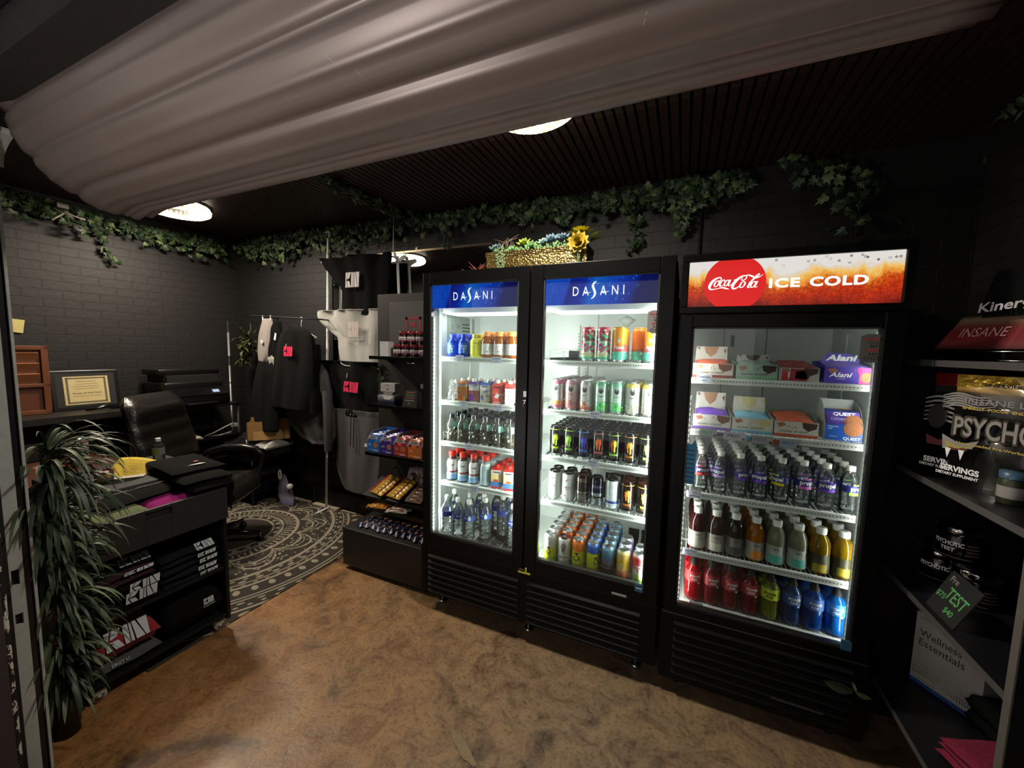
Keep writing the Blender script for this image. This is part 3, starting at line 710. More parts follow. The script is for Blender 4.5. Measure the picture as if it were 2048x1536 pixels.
    m.stroke([(1625, 560, 6), (1600, 600, 16), (1618, 632, 16), (1662, 610, 6)], W8, LX)
    m.stroke([(1660, 535, 6), (1720, 522, 22), (1790, 550, 32), (1860, 585, 26), (1930, 565, 14), (1992, 515, 3)], W8, LX)
    ringst(1625, 715, 40, 62)
    m.stroke([(1735, 690, 8), (1840, 600, 16), (1905, 540, 16), (1922, 515, 14), (1895, 512, 14), (1820, 600, 26), (1745, 720, 30), (1722, 770, 26), (1748, 780, 14), (1790, 750, 5)], W8, LX)
    ringst(1820, 720, 38, 60); m.stroke([(1895, 655, 24), (1868, 720, 28), (1850, 765, 24), (1870, 780, 12), (1905, 760, 5)], W8, LX)
    m.text('ICE', .048, SIGNW, T(.345, -.0016, .088) @ FRONT, bold=.035, wide=1.35, spacing=1.15)
    m.text('COLD', .048, SIGNW, T(.516, -.0016, .088) @ FRONT, bold=.035, wide=1.28, spacing=1.10)
    bub = M('lit_bubble_outline', '#201a14', 0.5, emit='#7a6f62', es=.6)
    r = random.Random(3)
    for i in range(16): m.lathe([(r.uniform(.001, .004), 0), (.0045, 0)], 8, bub, T(r.uniform(.30, .69), -.001, r.uniform(.150, .182)) @ FRONT)
    b_ = m.build('lit_sign', t); b_.matrix_local = Xi @ T(.003, YF + .016, 1.797)
    # base grille
    m = MB(); lv = M('louvre_black', '#131314', 0.34, spec=.3)
    for k in range(7):
        z = .105 + k * .040
        m.add([(.03, YF + .0095, z), (X1 - .05, YF + .0095, z), (X1 - .05, YF - .004, z + .010), (.03, YF - .004, z + .010), (.03, YF + .0095, z + .024), (X1 - .05, YF + .0095, z + .024)], [(0, 1, 2, 3), (3, 2, 5, 4)], lv)
    m.box(X0 + .01, YF + .006, .398, X1 - .01, YF + .012, .404, M('trim_line', '#5b5c5c', 0.3, 0.7)); m.box(.42, YF - .006, .150, .60, YF - .003, .155, M('trim_line', '#5b5c5c', 0.3, 0.7))
    B(m, 'grille', bevel=0.0)
    for xx in (X0 + .08, X1 - .08):
        for yy in (YF + .10, Y1 - .1):
            m = MB(); m.cyl((xx, yy, 0), (xx, yy, ZB + .02), .016, BLKM); B(m, 'leg')
    return t
CC = build_coke()
# ================================================================= DRINKS
class Proto:
    def __init__(s, o): s.o = o; s.used = False
    def put(s, loc, rz, label, cat=None, group=None, tilt=None):
        if not s.used:
            s.used = True; o = s.o; o.location = loc; o.rotation_euler = (rad(tilt[0]), rad(tilt[1]), rad(rz)) if tilt else (0, 0, rad(rz))
            o['label'] = label
            if group: o['group'] = group
            elif 'group' in o: del o['group']
        else:
            o = dup(s.o, loc, rz, label, group, tilt)
            if not group and 'group' in o: del o['group']
        if cat: o['category'] = cat
        return o
ORD = ['first', 'second', 'third', 'fourth', 'fifth', 'sixth', 'seventh', 'eighth', 'ninth']

def crown(m, mat_a, mat_b, r, z, k=1.0, cx=0.0):
    """spiky crown over a numeral-like stem, bent round the can"""
    A = [(-12, 0), (-12, 24), (-7, 17), (-3, 30), (0, 20), (3, 32), (5, 20), (8, 30), (12, 18), (13, 26), (13, 2), (9, -2), (9, -22), (3, -26), (-3, -22), (-8, -14), (-9, -2)]
    n = len(A)
    for half, mt in ((0, mat_a), (1, mat_b)):
        P = [(x, y) for x, y in A if (x <= 0.5 if half == 0 else x >= -0.5)]
        vs = [((r) * sin((cx + x * k * .001) / r), -(r) * cos((cx + x * k * .001) / r), z + y * k * .001) for x, y in P]
        m.add(vs, [tuple(range(len(vs)))], mt)
    q = [(-2, -14), (2, -12), (2, 4), (-2, 2)]
    vs = [((r + .0003) * sin((cx + x * k * .001) / r), -(r + .0003) * cos((cx + x * k * .001) / r), z + y * k * .001) for x, y in q]
    m.add(vs, [(0, 1, 2, 3)], INK)
def wpoly(m, P, mt, r, z0=0.0, cx=0.0, sub=4):
    """polygon (mm) wrapped on a cylinder, strip-wise so that it hugs the curve"""
    xs = sorted(set([p[0] for p in P])); x0, x1 = min(xs), max(xs)
    vs = [((r) * sin((cx + x * .001) / r), -(r) * cos((cx + x * .001) / r), z0 + y * .001) for x, y in P]
    m.add(vs, [tuple(range(len(vs)))], mt)
def can(name, mt, deco=None, h=.157, r=.033, lid=None, label_=''):
    m = MB(); k = h / .157
    pr = [(r * .72, .002), (r * .80, 0), (r * .88, .003 * k), (r * .99, .010 * k), (r, .014 * k), (r, .137 * k), (r * .985, .142 * k), (r * .84, .152 * k), (r * .80, .1535 * k)]
    m.lathe(pr[:4], 20, ALU); m.lathe(pr[3:], 20, mt)
    if deco: deco(m, r + .0006)
    o = m.build(name); tag(o, label_, 'can')
    m = MB(); lt = lid or ALU
    m.lathe([(r * .80, .1535 * k), (r * .86, .155 * k), (r * .85, .157 * k), (r * .78, .1565 * k), (r * .74, .1515 * k), (.0001, .152 * k)], 20, lt)
    m.box(-.006, -.014, .1525 * k, .006, .006, .1545 * k, lt); m.lathe([(.006, 0), (.0095, .0004)], 10, ALU, T(0, -.008, .1547 * k))
    m.build('can_lid', o); return Proto(o)

def q(name, c, rough=0.5): return M('print_' + name, c, rough)
LIME, LIMEB, PURP, ORNG, REDO, YELW, GRNN, PNK, NAVY, TEAL = q('lime', '#c8e632'), q('lime_two', '#a6e04a'), q('violet', '#4a2fb8'), q('orange', '#f08a28'), q('redorange', '#e85428'), q('yellow', '#f2d93a'), q('green', '#7ed83a'), q('coral', '#f07a68'), q('navy', '#1c2f86'), q('teal', '#5cc0a8')
SILVD = q('dark_emblem', '#2c2d2c')

def reign(name, ca, cb, ctext, body='#0a0a0b', word='REIGN', kz=1.0, lid=None, rim=None):
    mt = Mramp(name + '_sleeve', [(0, '#0b0b0b'), (.008, '#2a2a2a'), (.012, body), (.150, '#0a0a0a')], .157, 0.25, 0.3)
    def deco(m, r):
        crown(m, ca, cb, r, .083, 1.15); m.text(word, .0150, ctext, T(0, 0, .043), bold=.03, wide=.9, wrap=r)
        for z_, w_ in ((.032, .014), (.027, .010)): m.text('--------', .006, ctext, T(0, 0, z_), wrap=r, fit=w_ * 2)
        m.lathe([(r, .138), (r - .0004, .141)], 20, ctext)
    return can(name, mt, deco, lid=lid or BLKG)
def pale(name, top, stops, dec, text2='ENERGY', lid=None, emblem=SILVD):
    mt = Mramp(name + '_sleeve', stops, .157, 0.3, 0.35)
    def deco(m, r):
        # winged emblem
        for sx in (-1, 1):
            for a_, L_ in ((18, 26), (42, 24), (66, 18)):
                x1, y1 = sx * L_ * sin(rad(a_)) * .8, L_ * cos(rad(a_)) * .9; wpoly(m, [(0, -9), (sx * 5, -8), (x1 + sx * 1.5, y1 - 3), (x1, y1), (x1 - sx * 4, y1 - 6)], emblem, r, .106)
        wpoly(m, [(-2, -10), (2, -10), (2, 8), (-2, 8)], emblem, r, .108); m.box(0, 0, 0, 0, 0, 0, emblem)
        m.text('3D', .0001, emblem, T(0, 0, .08), wrap=r)
        m.text(text2, .007, emblem, T(0, 0, .084), wide=1.1, bold=.02, wrap=r)
        if dec: dec(m, r)
    return can(name, mt, deco, lid=lid)

W_ = '#d6d6d4'
P = {}
# ---- centre door, top shelf : tall patterned tea cans
P['dragon'] = can('patterned_tea_can', Mramp('pink_green_tea_sleeve', [(0, '#58c4a8'), (.022, '#c9d8a0'), (.045, '#c84878'), (.075, '#b84a9a'), (.09, '#e0c8c0'), (.125, '#c22450')], .17, 0.3, 0.1, pat=[('#3fbf9a', 70, .05, .16, .62), ('#e8e0c8', 90, .03, .16, .8), ('#8a1c34', 60, .03, .15, .74)]), None, h=.17, r=.034, lid=M('pink_lid', '#c43a58', 0.3, 0.6))
def _peach(m, r): m.text('Peach', .022, WINK, T(.004, 0, .072) , shear=.3, bold=.02, wrap=r); wpoly(m, [(-6, 0), (4, -6), (9, 2), (6, 12), (-2, 14), (-7, 8)], q('pale_blue', '#a8c4cc'), r, .10)
P['peach'] = can('patterned_tea_can', Mramp('orange_teal_tea_sleeve', [(0, '#66ccb4'), (.048, '#5cc8b0'), (.052, '#d8587a'), (.072, '#e0762c'), (.09, '#ee9420'), (.155, '#f0a020')], .17, 0.3, 0.1, 'LINEAR', pat=[('#e85a50', 80, .05, .085, .7)]), _peach, h=.17, r=.034, lid=M('gold_lid', '#d89a30', 0.3, 0.6))
P['peach_back'] = can('patterned_tea_can', Mramp('orange_shaded_tea_sleeve', [(0, '#5cb8a0'), (.05, '#58b49c'), (.053, '#b85a3a'), (.065, '#d87818'), (.155, '#dc8418')], .17, 0.3, 0.1), None, h=.17, r=.034, lid=M('gold_lid', '#d89a30', 0.3, 0.6))  # darker copy of the peach sleeve: shade further back is put into its colours
# ---- centre door, second shelf : pale energy cans
def fruit(col, z=.034, rr=9):
    def d(m, r): wpoly(m, [(rr * cos(a * PI / 5), rr * sin(a * PI / 5)) for a in range(10)], q('fruit' + col, col), r + .0002, z)
    return d
def slope(col, col2=None):
    def d(m, r):
        wpoly(m, [(-24, -26), (24, -26), (24, 14), (10, 4), (-8, -10), (-24, -2)], q('slope' + col, col), r, .042)
        if col2: wpoly(m, [(-18, -12), (-4, -18), (4, -4), (-8, 2)], q('slope' + col2, col2), r + .0003, .048)
    return d
P['p_pink'] = pale('pale_energy_can', None, [(0, '#b83a68'), (.010, '#d0607a'), (.024, '#e6a05a'), (.046, W_), (.125, W_), (.134, '#c86a80')], fruit('#ecc048', .040, 10))
P['p_mauve'] = pale('pale_energy_can', None, [(0, '#b06a70'), (.012, '#cc8078'), (.05, '#c8a0a0'), (.10, '#ccc2c2'), (.125, '#d0b8bc'), (.134, '#c08a98')], lambda m, r: m.text('|||||||', .03, q('grey_bars', '#5e6662'), T(.002, 0, .04), wrap=r, fit=.016))
P['p_peach'] = pale('pale_energy_can', None, [(0, '#c06048'), (.022, '#d08a78'), (.03, '#cfc9c6'), (.125, '#d2d0ce'), (.135, '#b8b4b0')], fruit('#c85a28', .040, 10))
P['p_green'] = pale('pale_energy_can', None, [(0, '#3ea068'), (.012, '#62c888'), (.030, '#8ed8a8'), (.055, '#bfe0cc'), (.10, '#c8dcd0'), (.128, '#9cd0b4'), (.137, '#7ab89c')], lambda m, r: (fruit('#38b838', .040, 10)(m, r), wpoly(m, [(4, -24), (22, -24), (22, 6), (10, -6)], q('lime_slash', '#9ae040'), r, .040)))
P['p_yellow'] = pale('pale_energy_can', None, [(0, '#b0a020'), (.012, '#d6d6d0'), (.128, '#d8d8d0'), (.134, '#e2cc60')], slope('#e2d020'))
P['p_red'] = pale('pale_energy_can', None, [(0, '#b83038'), (.012, '#dcdcd6'), (.125, '#dcdcd8'), (.132, '#e0b850')], slope('#d83a40', '#e08a38'))
# ---- centre door, third shelf : black cans with bright crowns
P['r_lime'] = reign('black_energy_can', LIME, LIME, LIME)
P['r_lime2'] = reign('black_energy_can', LIMEB, LIMEB, LIMEB)
P['r_blue'] = reign('black_energy_can', q('azure', '#3a78d8'), PURP, q('azure', '#3a78d8'), '#0c1430')
P['r_orange_red'] = reign('black_energy_can', ORNG, REDO, q('rose', '#d86a70'), '#120a0a')
P['r_rasta'] = reign('black_energy_can', REDO, YELW, LIMEB)
P['r_orange'] = reign('black_energy_can', ORNG, q('amber', '#f0a848'), ORNG, '#120c08')
P['r_melon'] = reign('black_energy_can', GRNN, PNK, LIMEB)
# ---- centre door, fourth shelf
def _bang(m, r):
    wpoly(m, [(-9, 2), (-4, 10), (6, 12), (9, 8), (2, 8), (-4, 2), (-6, -6)], q('dark_red', '#9c2830'), r, .112)
    m.text('BANG', .014, q('dark_red', '#9c2830'), T(0, 0, .080), wide=.8, bold=.02, wrap=r); m.text('ENERGY', .008, INK, T(0, 0, .068), wrap=r); wpoly(m, [(-18, 0), (-8, 0), (-8, 10), (-18, 8)], REDINK, r, .030); m.text('16 FL OZ', .005, INK, T(0, 0, .02), wrap=r)
P['white_red'] = can('white_energy_can', Mramp('white_red_sleeve', [(0, '#a8b4b0'), (.012, '#cfd4d2'), (.03, '#dcdedc'), (.148, '#20201f')], .157, 0.35), _bang, lid=BLKG)
P['brown_info'] = can('brown_energy_can', Mramp('brown_info_sleeve', [(0, '#3c342e'), (.012, '#6c645c'), (.05, '#4a443e'), (.058, '#8c867e'), (.07, '#3a3430'), (.12, '#6a625a'), (.138, '#3c1c12')], .157, 0.25, 0.6), lambda m, r: [m.box(0, 0, 0, 0, 0, 0, INK)] + [m.text('------------', .008, WINK, T(0, 0, .03 + k * .006), wrap=r, fit=.03) for k in range(5)] and None, lid=M('brown_lid', '#42180c', 0.3, 0.4))
P['navy_info'] = can('dark_blue_energy_can', Mramp('navy_info_sleeve', [(0, '#1c1e22'), (.012, '#8c9298'), (.05, '#23262c'), (.058, '#a2a8ae'), (.075, '#1a2036'), (.10, '#50586a'), (.115, '#141a30'), (.138, '#10121c')], .157, 0.22, 0.6), lambda m, r: (wpoly(m, [(-14, 0), (-4, 0), (-4, 22), (-14, 22)], WINK, r, .02), m.text('||||||||', .02, INK, T(-.009, 0, .031), wrap=r, fit=.009)), lid=M('navy_lid', '#12162a', 0.3, 0.4))
P['white_blue'] = can('white_energy_can', Mramp('white_blue_sleeve', [(0, '#9fb0b4'), (.012, '#cfdadc'), (.034, '#2c3f9c'), (.046, '#d0dade'), (.148, '#161616')], .157, 0.35), lambda m, r: (m.text('------', .01, SILVD, T(.004, 0, .12), wrap=r, fit=.02), m.text('------', .01, SILVD, T(.004, 0, .126), wrap=r, fit=.018), m.text('RYSE', .012, TEAL, T(.002, 0, .085), wrap=r)), lid=M('dark_grey_lid', '#23241f', 0.35, 0.3))
P['r_amber_a'] = reign('brown_crown_can', ORNG, YELW, ORNG, '#1c0e08', lid=M('brown_lid', '#42180c', 0.3, 0.4))
P['r_amber_b'] = reign('brown_crown_can', YELW, q('amber', '#f0a848'), YELW, '#1a0f0a', lid=M('brown_lid', '#42180c', 0.3, 0.4))
# ---- centre door, floor : slim upright-lettered cans
def upr(word, mt, z=.06, size=.032, cx=0.0):
    def d(m, r):
        m.text(word, size, mt, T(cx, 0, z) @ RY(-90) @ FRONT @ RX(-90) @ FRONT if False else T(cx, 0, z) @ RY(-90) @ RX(0), wrap=r, bold=.015)
    return d
# letters running up the can: rotate the text in its own plane first
def upright(m, word, size, mt, r, z, cx=0.0, bold=.02, wide=1.0):
    v, f, w, h = text_geo(word, bold, 1.0)
    vs = []
    for a, b in v:
        x_, z_ = -b * size, a * size * wide
        vs.append((r * sin((cx + x_) / r), -r * cos((cx + x_) / r), z + z_))
    m.add(vs, f, mt)
BT = q('near_black', '#101408')
P['c4_white'] = can('yellow_energy_can', Mramp('yellow_white_sleeve', [(0, '#b8c020'), (.012, '#e0ea20'), (.075, '#dde62c'), (.092, '#e0dcc8'), (.11, '#dcd0cc'), (.145, '#c8c4c0')], .157, 0.3, 0.2, 'LINEAR'), lambda m, r: upright(m, 'C4', .036, BT, r, .070, -.008))
P['white_maroon'] = can('white_energy_can', Mramp('white_maroon_sleeve', [(0, '#9ca49f'), (.012, '#ccd0ca'), (.148, '#4a0f18')], .157, 0.35), lambda m, r: (crown(m, q('grey_maroon', '#8a7470'), q('grey_maroon', '#8a7470'), r, .098, 1.15), m.text('REIGN', .014, q('dark_red', '#9c2830'), T(0, 0, .052), bold=.03, wrap=r), m.text('STRAWBERRY', .004, q('green_txt', '#4a8a50'), T(0, 0, .036), wrap=r)), lid=M('maroon_lid', '#5a1420', 0.3, 0.4))
P['c4_orange'] = can('yellow_energy_can', Mramp('orange_yellow_sleeve', [(0, '#201c08'), (.010, '#c8cc18'), (.015, '#d4da1e'), (.098, '#e07820'), (.145, '#c86428')], .157, 0.3, 0.2), lambda m, r: (upright(m, 'C4', .040, BT, r, .072, -.004), upright(m, 'ENERGY', .008, BT, r, .060, .014)))
P['c4_blue'] = can('yellow_energy_can', Mramp('blue_yellow_sleeve', [(0, '#181c10'), (.010, '#c8cc18'), (.018, '#d2d620'), (.105, '#2c58b4'), (.143, '#5078b8')], .157, 0.3, 0.2), lambda m, r: (upright(m, 'III', .034, BT, r, .068, -.010, .03, 1.3), upright(m, 'C4', .036, BT, r, .07, .024)))
P['blue_maroon'] = can('blue_maroon_energy_can', Mramp('blue_maroon_sleeve', [(0, '#1c0f10'), (.03, '#2e1a1c'), (.055, '#5a4044'), (.075, '#6e6c84'), (.10, '#46769a'), (.15, '#6d98b2')], .157, 0.3, 0.35, 'LINEAR'), None)
P['c4_sunset'] = can('yellow_orange_energy_can', Mramp('sunset_sleeve', [(0, '#b84a2c'), (.02, '#e8643c'), (.045, '#f0906a'), (.065, '#e8c468'), (.10, '#ecbc20'), (.15, '#d8cc90')], .157, 0.3, 0.25, 'LINEAR'), lambda m, r: upright(m, 'C4', .036, q('soft_white', '#d8c8a8'), r, .072, -.006))
P['c4_melon'] = can('pink_green_energy_can', Mramp('melon_sleeve', [(0, '#40b020'), (.02, '#78dc30'), (.045, '#c8e088'), (.07, '#dcd8c8'), (.09, '#dc6070'), (.13, '#e8484a'), (.15, '#d8c8c8')], .157, 0.3, 0.25, 'LINEAR'), lambda m, r: upright(m, 'C4', .038, WINK, r, .080, -.004))
P['c4_lilac'] = can('lilac_energy_can', Mramp('lilac_sleeve', [(0, '#b84a2c'), (.05, '#d8a0a8'), (.12, '#8878c0'), (.15, '#c8b8d0')], .157, 0.3, 0.25, 'LINEAR'), None)
P['c4_pale'] = can('pale_energy_can', Mramp('frost_green_sleeve', [(0, '#30504a'), (.03, '#b8d0c4'), (.15, '#c8d8d0')], .157, 0.3, 0.25, 'LINEAR'), None)

def column(key, x, n, z, desc, where, rz=0, y0=1.955, pitch=.0695, grp=None, dx=0.0, skip=0, cat='can', jitter=0.6, rest=None, ry=6):
    for k in range(n):
        p = P[rest] if (rest and k) else P[key]
        p.put((x + dx * k + RND.uniform(-.0008, .0008) * jitter, y0 + pitch * (k + skip), z + .0006), rz + RND.uniform(-ry, ry), f"{desc}, {ORD[k + skip]} from the glass, {where}", cat, grp)
CY = lambda i: -.598 + .0762 * i
g = 'tall tea cans on the top shelf behind the centre door'
Z1, Z2, Z3, Z4, Z5 = 1.547, 1.290, 1.043, .800, .462
column('dragon', CY(2), 1, Z1, 'pink and green patterned tea can', 'left of the pair', 8)
column('dragon', CY(3), 1, Z1, 'pink and green patterned tea can', 'right of the pair', 8)
column('peach', CY(4), 3, Z1, 'orange and teal tea can', 'left row of orange cans', 4, rest='peach')
column('peach_back', CY(5) + .012, 1, Z1, 'dim orange tea can standing back', 'between two front orange cans', 4, skip=1)
column('peach', CY(6), 2, Z1, 'orange and teal tea can', 'right row of orange cans', -10, rest='peach_back')
g = 'pale energy cans on the second shelf behind the centre door'
W2 = ['leftmost row', 'second row', 'third row', 'fourth row', 'fifth row', 'sixth row', 'rightmost row']
for i, (k, n, d_) in enumerate((('p_pink', 6, 'silver can with pink yellow base'), ('p_mauve', 6, 'mauve silver can with grey bars'), ('p_peach', 6, 'silver can with brown fruit'), ('p_green', 2, 'pale green can with lime, left row'), ('p_green', 4, 'pale green can with lime, right row'), ('p_yellow', 5, 'white can with yellow wave'), ('p_red', 4, 'white can with red wave'))):
    column(k, CY(i), n, Z2, d_, 'second shelf', (-14, 0, 0, 8, 8, 12, 12)[i], grp=g)
g = 'black crown cans on the third shelf behind the centre door'
for i, (k, d_) in enumerate((('r_lime', 'black can with yellow-lime crown'), ('r_lime2', 'black can with green-lime crown'), ('r_blue', 'dark can with blue violet crown'), ('r_orange_red', 'black can with orange-red crown'), ('r_rasta', 'black can with red-yellow-green crown'), ('r_orange', 'black can with orange crown'), ('r_melon', 'black can with green-pink crown'))):
    column(k, CY(i), 6, Z3, d_, 'third shelf', (2, 4, 10, 8, 6, 4, 12)[i], grp=g)
g = 'mixed cans on the fourth shelf behind the centre door'
column('white_red', CY(0), 2, Z4, 'white red-lettered can', 'far left row, fourth shelf', -6, grp=g)
column('white_red', CY(1), 2, Z4, 'white red-lettered can', 'second row, fourth shelf', -2, grp=g)
column('brown_info', CY(2), 2, Z4, 'brown metallic can of fine print', 'fourth shelf', 0, grp=g)
column('navy_info', CY(3), 1, Z4, 'dark blue can of fine print', 'fourth shelf', 0, grp=g)
column('white_blue', CY(4), 2, Z4, 'white can with dark blue band', 'fourth shelf', 0, grp=g)
column('r_amber_a', CY(5), 2, Z4, 'brown can with orange crown', 'fourth shelf', 6, grp=g)
column('r_amber_b', CY(6), 2, Z4, 'brown can with yellow crown', 'fourth shelf', 14, grp=g)
g = 'slim cans on the floor of the cooler behind the centre door'
Y5 = 1.920
column('c4_white', CY(0), 6, Z5, 'yellow and white can, left row', 'cooler floor', 4, grp=g, y0=Y5)
P['white_maroon'].put((CY(1), Y5, Z5), 4, 'white can with maroon crown at the front of the cooler floor', 'can', g)
column('c4_orange', CY(1) , 5, Z5, 'orange topped can behind maroon-crown can', 'cooler floor', 10, grp=g, y0=Y5, skip=1)
column('c4_orange', CY(2), 6, Z5, 'orange over yellow lettered can', 'cooler floor', 0, grp=g, y0=Y5)
column('c4_blue', CY(3), 5, Z5, 'blue over yellow lettered can', 'cooler floor', -6, grp=g, y0=Y5)
column('blue_maroon', CY(4), 5, Z5, 'can fading blue to maroon', 'cooler floor', 0, grp=g, y0=Y5)
P['c4_sunset'].put((CY(5), Y5, Z5), 0, 'yellow can fading to orange at the front of the cooler floor', 'can', g)
column('c4_lilac', CY(5), 2, Z5, 'lilac and pink can behind sunset can', 'cooler floor', 0, grp=g, y0=Y5, skip=1)
P['c4_melon'].put((CY(6), Y5, Z5), 0, 'pink can fading to green, front right corner of the cooler floor', 'can', g)
P['c4_pale'].put((CY(6) + .004, Y5 + .0695, Z5), 0, 'frosty pale green can behind the pink and green can', 'can', g)

# ---------------------------------------------------------------- bottles
def bottle(name, prof, mat_, cap=None, cap_prof=None, label=None, lab_deco=None, n=20, lmat=None, cat='bottle', inner=None):
    m = MB(); m.lathe(prof, n, mat_)
    if inner: m.lathe(inner[0], n, inner[1])
    o = m.build(name); tag(o, '', cat)
    if cap:
        m = MB(); m.lathe(cap_prof, n, cap); 
        r_ = cap_prof[1][0]
        m.build('cap', o)
    if label:
        m = MB(); m.lathe(label, n, lmat)
        if lab_deco: lab_deco(m, max(a[0] for a in label) + .0006)
        m.build('sleeve_label', o)
    return Proto(o)
WCAP = M('white_cap', '#d9d8d2', 0.4)
def wave_prof(h, r, neck=.013, waves=((.02, .035, .003),), top=.03, shoulder=.05):
    out = [(.0001, .004), (r * .6, .001), (r * .9, .004), (r, .014)]
    z = .014
    while z < h - top - shoulder:
        z += .006; d = 0
        for a, b, dd in waves:
            if a < z < b: d = dd * sin((z - a) / (b - a) * PI)
        out.append((r - d, z))
    zs = h - top - shoulder
    for k in range(1, 7):
        a = k / 6; out.append((r - (r - neck) * (1 - cos(a * PI / 2)) ** 1.1, zs + shoulder * a))
    out.append((neck, h - top + .006)); return out
PW = Mclear('flavoured_water_clear', '#fafcfc', 0.03, 1.45, 1.2, 0.07, '#c8d0d0')
def propel(key, accent, wide_=False):
    h, r = .202, .0325
    pr = wave_prof(h, r, .012, ((.02, .075, .0025), (.118, .122, .002)), .030, .045)
    ac = q('acc' + accent, accent)
    def deco(m, rr):
        m.text('propel', .024, WINK, T(0, 0, .103), wrap=rr, bold=.03, wide=1.0)
    m = MB(); m.lathe(pr, 20, PW); o = m.build('flavoured_water_bottle'); tag(o, '', 'bottle')
    m = MB(); m.lathe([(.0145, .172), (.0148, .190), (.014, .192), (.0001, .1925)], 16, WCAP); m.build('cap', o)
    m = MB(); nb = q('navy_band', '#1d1c74'); m.lathe([(r + .0004, .090), (r + .0004, .116)], 24, nb, a0=-110, a1=110); deco(m, r + .0012)
    m.lathe([(r + .0003, .078), (r + .0003, .090)], 14, ac, a0=-60, a1=60); m.text('+', .001, ac, T(0, 0, .07), wrap=r)
    m.lathe([(r + .0003, .118), (r + .0003, .124)], 12, ac, a0=-40, a1=25)
    m.build('sleeve_label', o); P[key] = Proto(o)
for key, ac in (('pr_red', '#e04030'), ('pr_lilac', '#b48ad8'), ('pr_purple', '#6a30b8'), ('pr_yellow', '#e8d020'), ('pr_pink', '#d060b8'), ('pr_green', '#8ed040')): propel(key, ac)
CX = lambda i: .104 + .0774 * i
g = 'clear flavoured water bottles on the third shelf of the cola cooler'
NB = ['leftmost row', 'second row', 'third row', 'fourth row', 'fifth row', 'sixth row', 'seventh row', 'rightmost row']
for i, (k, rz_, d_) in enumerate((('pr_red', 22, 'red'), ('pr_lilac', -30, 'lilac'), ('pr_purple', 45, 'purple'), ('pr_purple', -10, 'purple'), ('pr_yellow', -55, 'yellow'), ('pr_pink', 18, 'pink'), ('pr_purple', 2, 'purple'), ('pr_green', 40, 'green'))):
    column(k, CX(i), 5, .968, f'{d_}-accent water bottle', NB[i] + ' in cola cooler', rz_, y0=1.948, pitch=.072, grp=g, cat='bottle', dx=-.0015)
def vita(key, liq, lab, lab2, dens=.75):
    h, r = .198, .036
    mat_ = Mclear('vitamin_' + key, liq, 0.05, 1.45, 1.0, dens, liq)
    pr = [(.0001, .004), (r * .8, .001), (r, .012), (r, .052), (r * .95, .058), (r * .95, .082), (r * .99, .088), (r, .105), (r * .97, .125), (r * .84, .145), (r * .62, .160), (.0155, .168), (.0155, .176)]
    m = MB(); m.lathe(pr, 20, mat_); o = m.build('vitamin_drink_bottle'); tag(o, '', 'bottle')
    m = MB(); m.lathe([(.0185, .170), (.019, .192), (.0175, .196), (.0001, .1965)], 18, WCAP); m.lathe([(.011, .1966), (.0001, .1967)], 10, M('cap_print', '#8c8c88', 0.5)); m.build('cap', o)
    m = MB(); m.lathe([(r + .0006, .012), (r + .0006, .052), (r * .955 + .0006, .058), (r * .955 + .0006, .084), (r + .0006, .090)], 24, q('vw_' + lab, lab)); 
    m.lathe([(r + .0012, .016), (r + .0012, .050)], 10, q('vw2_' + lab2, lab2), a0=-38, a1=38)
    m.text('zero', .013, SILVD, T(0, 0, .075), wrap=r + .001, bold=.01); m.build('sleeve_label', o); P[key] = Proto(o)
vita('v_berry', '#4a1218', '#b8b4ae', '#c9c4b6'); vita('v_brown', '#4a2c24', '#a8a29a', '#cfcabc'); vita('v_black', '#180c10', '#6a6864', '#3a3a3c'); vita('v_orange', '#c87a18', '#98938a', '#d08020')
vita('v_clear', '#a8a68c', '#a4aaa4', '#4fb0a4', .7); vita('v_yellow', '#a88408', '#3a3618', '#a89418')
g = 'vitamin drink bottles on the fourth shelf of the cola cooler'
for i, (k, d_) in enumerate((('v_berry', 'red drink bottle, pale label'), ('v_brown', 'brown drink bottle, pale label'), ('v_black', 'near-black drink bottle'), ('v_orange', 'orange drink bottle'), ('v_clear', 'cloudy drink bottle, left teal-label row'), ('v_clear', 'cloudy drink bottle, right teal-label row'), ('v_yellow', 'amber drink bottle, left amber row'), ('v_yellow', 'amber drink bottle, right amber row'))):
    column(k, CX(i) + .002, 4, .690, d_, 'cola cooler', RND.uniform(-10, 10), y0=1.950, pitch=.076, grp=g, cat='bottle')
def power(key, liq, lab, txt='#e8e8e8', dens=.8):
    h, r = .197, .036
    mat_ = Mclear('sport_' + key, liq, 0.05, 1.45, 1.2, dens, liq)
    pr = [(.0001, .005), (r * .7, .001), (r * .95, .006), (r, .02), (r * .98, .045), (r * .90, .056), (r * .98, .066), (r * .92, .080), (r * .95, .090), (r, .10), (r, .128), (r * .93, .142), (r * .70, .158), (.015, .168), (.015, .175)]
    m = MB(); m.lathe(pr, 20, mat_); o = m.build('sport_drink_bottle'); tag(o, '', 'bottle')
    m = MB(); m.lathe([(.0175, .168), (.018, .182), (.013, .185), (.012, .196), (.009, .199), (.0001, .2)], 16, BLKM); m.build('cap', o)
    m = MB(); m.lathe([(r + .0005, .094), (r + .0007, .10), (r + .0007, .128), (r * .935 + .0007, .141)], 24, q('pw_' + lab, lab)); tm = q('pwt_' + txt, txt)
    m.text('POWER', .015, tm, T(0, 0, .122), wrap=r + .0016, bold=.03, fit=.046); m.text('ADE', .015, tm, T(-.004, 0, .107), wrap=r + .0016, bold=.03, fit=.028)
    wpoly(m, [(-20, -6), (20, -12), (20, 0), (-10, -2)], INK if lab == '#c8dc28' else tm, r + .0012, .098); m.build('sleeve_label', o); P[key] = Proto(o)
